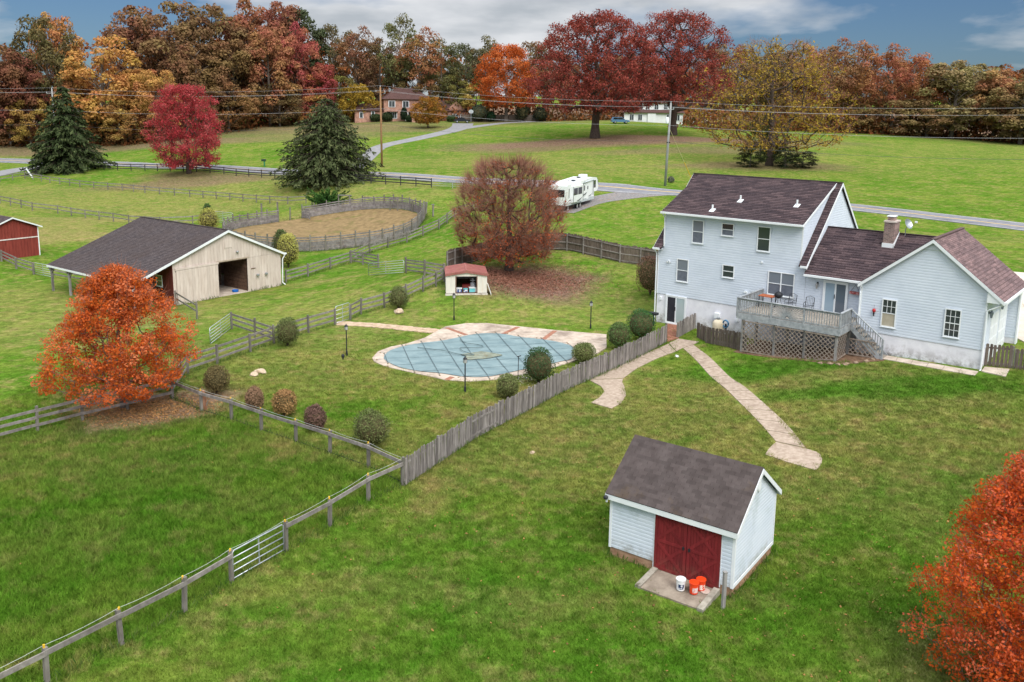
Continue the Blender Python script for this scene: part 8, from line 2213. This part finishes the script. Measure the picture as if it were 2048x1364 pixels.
# utility poles
pole_brown = mat('brown_pole', rgb(140, 106, 76), rgb(164, 128, 94), scale=5, stretch=(1, 1, .2), rough=.9)
pole_grey = mat('grey_pole', rgb(136, 138, 138), rgb(162, 164, 164), scale=5, stretch=(1, 1, .2), rough=.9)
def pole(label, g, hgt, m, lean=(0, 0), arm=2.4, arm_z=.9, yaw=-.58, can=False):
    p = thing('utility_pole', label, 'pole', P3(g))
    top = Vector((lean[0], lean[1], hgt))
    MB().tube([(0, 0, -.5), top * .5, top], [.2, .17, .13], 10).build('shaft', m, p, smooth=True)
    ax = Vector((math.cos(yaw), math.sin(yaw), 0)); per = Vector((-ax.y, ax.x, 0))
    az = top * ((hgt - arm_z) / hgt)
    ca = MB().beam(az - per * arm / 2, az + per * arm / 2, .1, .12).build('crossarm', m, p)
    tops = [top + Vector((0, 0, .25))]
    for s in (-.48, .48):
        q = az + per * arm * s; MB().lathe([(.05, .05), (.09, .12), (.05, .2), (.08, .26), (.03, .32)], tuple(q), 8).build('insulator', grey_metal, ca); tops.append(q + Vector((0, 0, .32)))
    MB().lathe([(.05, 0), (.09, .1), (.03, .26)], tuple(top), 8).build('insulator', grey_metal, p)
    if can:
        MB().lathe([(.22, 0), (.24, .1), (.24, .8), (.1, .95)], tuple(top * .755 + Vector((-.35, -.1, 0))), 12).build('transformer', trim_m, p, smooth=True)
        for zz in (.53,): MB().beam(top * zz - Vector((.25, 0, 0)), top * zz + Vector((.3, 0, 0)), .3, .16).build('cable_bracket', black_metal, p)
    low = [top * .735, top * .55]
    w0 = Vector(p.location)
    return [w0 + t_ for t_ in tops], [w0 + t_ for t_ in low]
P1 = pole('tall brown wooden utility pole across the road beside the dark evergreen', (-23.67, 157.09), 14.14, pole_brown, (-.1, 0))
P2 = pole('grey utility pole with transformer can across the road behind the house', (22.7, 129.67), 12.19, pole_grey, (.35, 0), can=True)
P0 = pole('utility pole mostly hidden behind the far left spruce', (-95.46, 182.5), 15.94, pole_grey)
P4 = pole('utility pole beyond the right edge carrying the road wires', (70.5, 97.5), 12.6, pole_grey)
Pm = pole('utility pole beyond the left edge carrying the road wires', (-158, 200), 15.5, pole_grey)
wire_m = mat('grey_cable', rgb(168, 168, 172), rgb(186, 186, 190), scale=1)
wire_d = mat('dark_cable', rgb(78, 78, 84), rgb(96, 96, 102), scale=1)
def span(a, b2, sag, r, label, m=None):
    pts = [a.lerp(b2, i / 14) - Vector((0, 0, sag * (1 - (2 * i / 14 - 1) ** 2))) for i in range(15)]
    o = MB().tube(pts, r, 5, cap=False).build('overhead_wire', m or wire_m); tag(o, label, 'wire', 'overhead wires along the road')
for (A, B, nm, sg) in ((Pm, P0, 'left of the far left spruce', .6), (P0, P1, 'between the spruce and the brown pole', 1.0), (P1, P2, 'between the brown and the grey pole', .7), (P2, P4, 'from the grey pole to the right edge', .7)):
    for i, w_ in enumerate(('top', 'front arm', 'rear arm')): span(A[0][i], B[0][i], sg, .013, 'power wire on the %s %s' % (w_, nm))
    span(A[1][0], B[1][0], sg * 1.0, .016, 'upper communication cable %s' % nm); span(A[1][1], B[1][1], sg * 1.4, .018, 'lower communication cable %s' % nm, wire_d)
ga = Vector(((22.7, 129.67) + (0,))[:3]); gz = h(ga.x, ga.y)
gq = (27.8, 134.21)
o = MB().tube([(ga.x + .25, ga.y, gz + 8.6), (gq[0], gq[1], h(gq) + .1)], .03, 6).build('guy_wire', mat('pale_wire2', rgb(186, 178, 140), rgb(200, 190, 140)))
tag(o, 'slanting guy wire with yellow guard beside the grey utility pole', 'wire')
gm_ = MB().tube([(ga.x + .25 + (gq[0] - ga.x - .25) * .62, ga.y + (gq[1] - ga.y) * .62, gz + 8.6 + (h(gq) + .1 - gz - 8.6) * .62), (gq[0], gq[1], h(gq) + .1)], .05, 6).build('guard', yellow_ins, o)
bush('tuft', 'small grassy tuft beside the grey utility pole', (24.44, 134.41), 1.1, .9, .9, rgb(110, 112, 90), 399, 600, .2, core=False)

# ------------------------------------------------------------------ fallen leaves and grass blades
def fallen(name, label, items, n, size, m, seed):
    r = np.random.default_rng(seed); C_ = []
    for (c, rx, ry, k) in items:
        q = r.normal(0, .5, (int(n * k), 2)) * np.array([rx, ry]) + np.array(c); C_.append(q)
    C_ = np.concatenate(C_); z = hh(C_[:, 0], C_[:, 1]) + .03
    P = np.concatenate([C_, z[:, None]], 1)
    me = quad_cloud(name, P, r.normal(0, .35, P.shape) + np.array([0, 0, 1]), r.uniform(.6, 1.3, len(P)) * size, m, shade=r.uniform(0, 1, len(P)))
    tag(inst(me, name), label, 'leaves', kind='stuff')
fallen('fallen_leaves', 'carpet of brown fallen leaves under the half-bare tree', [((1.49, 69.43), 5.2, 4.0, 1.0), ((-0.56, 69.88), 4, 3, .5)], 9000, .12, leaf_mat('litter_brown', rgb(112, 74, 60), rgb(146, 102, 86), rgb(168, 124, 106), .1), 401)
fallen('fallen_leaves', 'brown and orange fallen leaves round the orange maple', [((-17.43, 41.21), 3.2, 2.4, 1.0), ((-18.6, 40.46), 3.2, 2.0, .6)], 3200, .09, leaf_mat('litter_tan', rgb(112, 84, 58), rgb(156, 122, 84), rgb(178, 132, 84), .1), 402)
fallen('fallen_leaves', 'thin scatter of leaves over the near lawns', [((-0.35, 31.36), 16, 10, 1.0), ((7.14, 23.28), 9, 5, .5), ((-10.79, 42.56), 10, 8, .4), ((14.41, 26.08), 5, 5, .5), ((-15.06, 36.98), 5, 3, .5)], 520, .10, MATS['litter_tan'], 403)
def poly_in(X, Y, pl):
    r_ = np.zeros(X.shape, bool)
    for i in range(len(pl)):
        (ax, ay), (bx, by) = pl[i - 1], pl[i]
        with np.errstate(divide='ignore', invalid='ignore'):
            c_ = ((ay > Y) != (by > Y)) & (X < (bx - ax) * (Y - ay) / (by - ay + 1e-12) + ax)
        r_ ^= c_
    return r_
HB = [local(x, y, 0)[:2] for x, y in ((-.3, -.2), (7.4, -.3), (7.4, -4.3), (15.9, -3.0), (15.9, -2.2), (21.2, -2.0), (23, 12), (-.3, 12))]
PAD = [tuple(p) for p in ((-17.35, 42.59), (-15.21, 40.77), (-11.52, 38.2), (-7.8, 35.62), (-4.25, 32.62), (-7.54, 27.21), (-8.75, 25.23), (-10.77, 21.94), (-11.93, 20.21), (-14.08, 17.16), (-26.97, 30.83), (-24.04, 35.17), (-21.81, 38.01))]
def base_keep(X, Y):
    k = (np.abs(X) < Y * .64 + 2.5)
    for pl in (DECK_PL, HB, [(10.09, 53.82), (4.44, 46.59), (4.35, 46.22), (5.04, 44.52), (4.16, 42.69), (5.12, 41.86), (6.13, 44.02), (6.34, 47), (10.24, 52.04)], [(10.14, 53.59), (11.44, 54.54), (12.09, 53.76), (13.16, 40.01), (13.22, 36.68), (13.47, 35.42), (12.84, 34.37), (11.26, 36.06), (12.13, 37.49), (10.79, 52.63)],
               [(3.427 + math.cos(-.6275) * x - math.sin(-.6275) * y, 27.26 + math.sin(-.6275) * x + math.cos(-.6275) * y) for x, y in ((-.1, -.1), (1.6, -.1), (1.6, -1.4), (4.0, -1.4), (4.0, -.1), (4.45, -.1), (4.45, 3.6), (-.1, 3.6))]):
        k &= ~poly_in(X, Y, pl)
    k &= patch(X, Y, LITTER, 1) < .45
    return k
lawn = lambda X, Y: base_keep(X, Y) & ~poly_in(X, Y, PAD) & (Y < 58)
padk = lambda X, Y: base_keep(X, Y) & poly_in(X, Y, PAD)
def rough_grass(name, label, lines, per_m, size, width, seed):
    """uncut blades left standing along fences and walls"""
    r = np.random.default_rng(seed); C_ = []
    for ln in lines:
        for a, b2 in zip(ln[:-1], ln[1:]):
            L_ = math.dist(a[:2], b2[:2]); k = int(L_ * per_m); s = r.uniform(0, 1, k)
            q = np.array(a[:2]) + (np.array(b2[:2]) - np.array(a[:2])) * s[:, None] + r.normal(0, width, (k, 2)); C_.append(q)
    C_ = np.concatenate(C_); n = len(C_); sz = size * (.5 + r.uniform(0, 1, n) ** 2)
    P = np.concatenate([C_, (hh(C_[:, 0], C_[:, 1]) + sz * .35)[:, None]], 1)
    nr = r.normal(0, 1, (n, 3)); nr[:, 2] *= .3; tg = r.normal(0, .35, (n, 3)) + np.array([0, 0, 1])
    me = quad_cloud(name, P, nr, sz, leaf_mat('rough_grass_blades', (.05, .12, .02, 1), (.11, .2, .04, 1), (.22, .23, .09, 1), .4), aspect=.14, shade=r.uniform(0, 1, n), tang=tg)
    tag(inst(me, name), label, 'grass', kind='stuff')
shl = [(3.427 + math.cos(-.6275) * x - math.sin(-.6275) * y, 27.26 + math.sin(-.6275) * x + math.cos(-.6275) * y) for x, y in ((1.6, -.08), (-.08, -.08), (-.08, 3.62), (4.43, 3.62), (4.43, -.1), (4.05, -.1))]
rough_grass('fence_grass', 'uncut grass along fences, shed and posts', [A_line, B_line, [tuple(p) for p in MAIN], shl, F3a, F3b], 70, .26, .10, 501)
rough_grass('barn_grass', 'uncut grass round barn, pen and far fences', [F6, [bl_(x, y, 0) for x, y in ((11, 12), (11, -.1), (7.4, -.1))], [bl_(4.0, -.15, 0), bl_(0, -.15, 0)], [(RC[0] + 12.3 * math.cos(a), RC[1] + 12.3 * math.sin(a)) for a in [6.283 * i / 30 for i in range(31)]]], 55, .32, .16, 502)
grass_layer('lawn_grass', 'short mown grass blades of the near back lawn', lawn, 80, 1.0, 1, 1.8)
grass_layer('paddock_grass', 'longer lush grass of the near left paddock', padk, 80, 1.35, 2, 1.8, 1.25, fade=(60, 70))
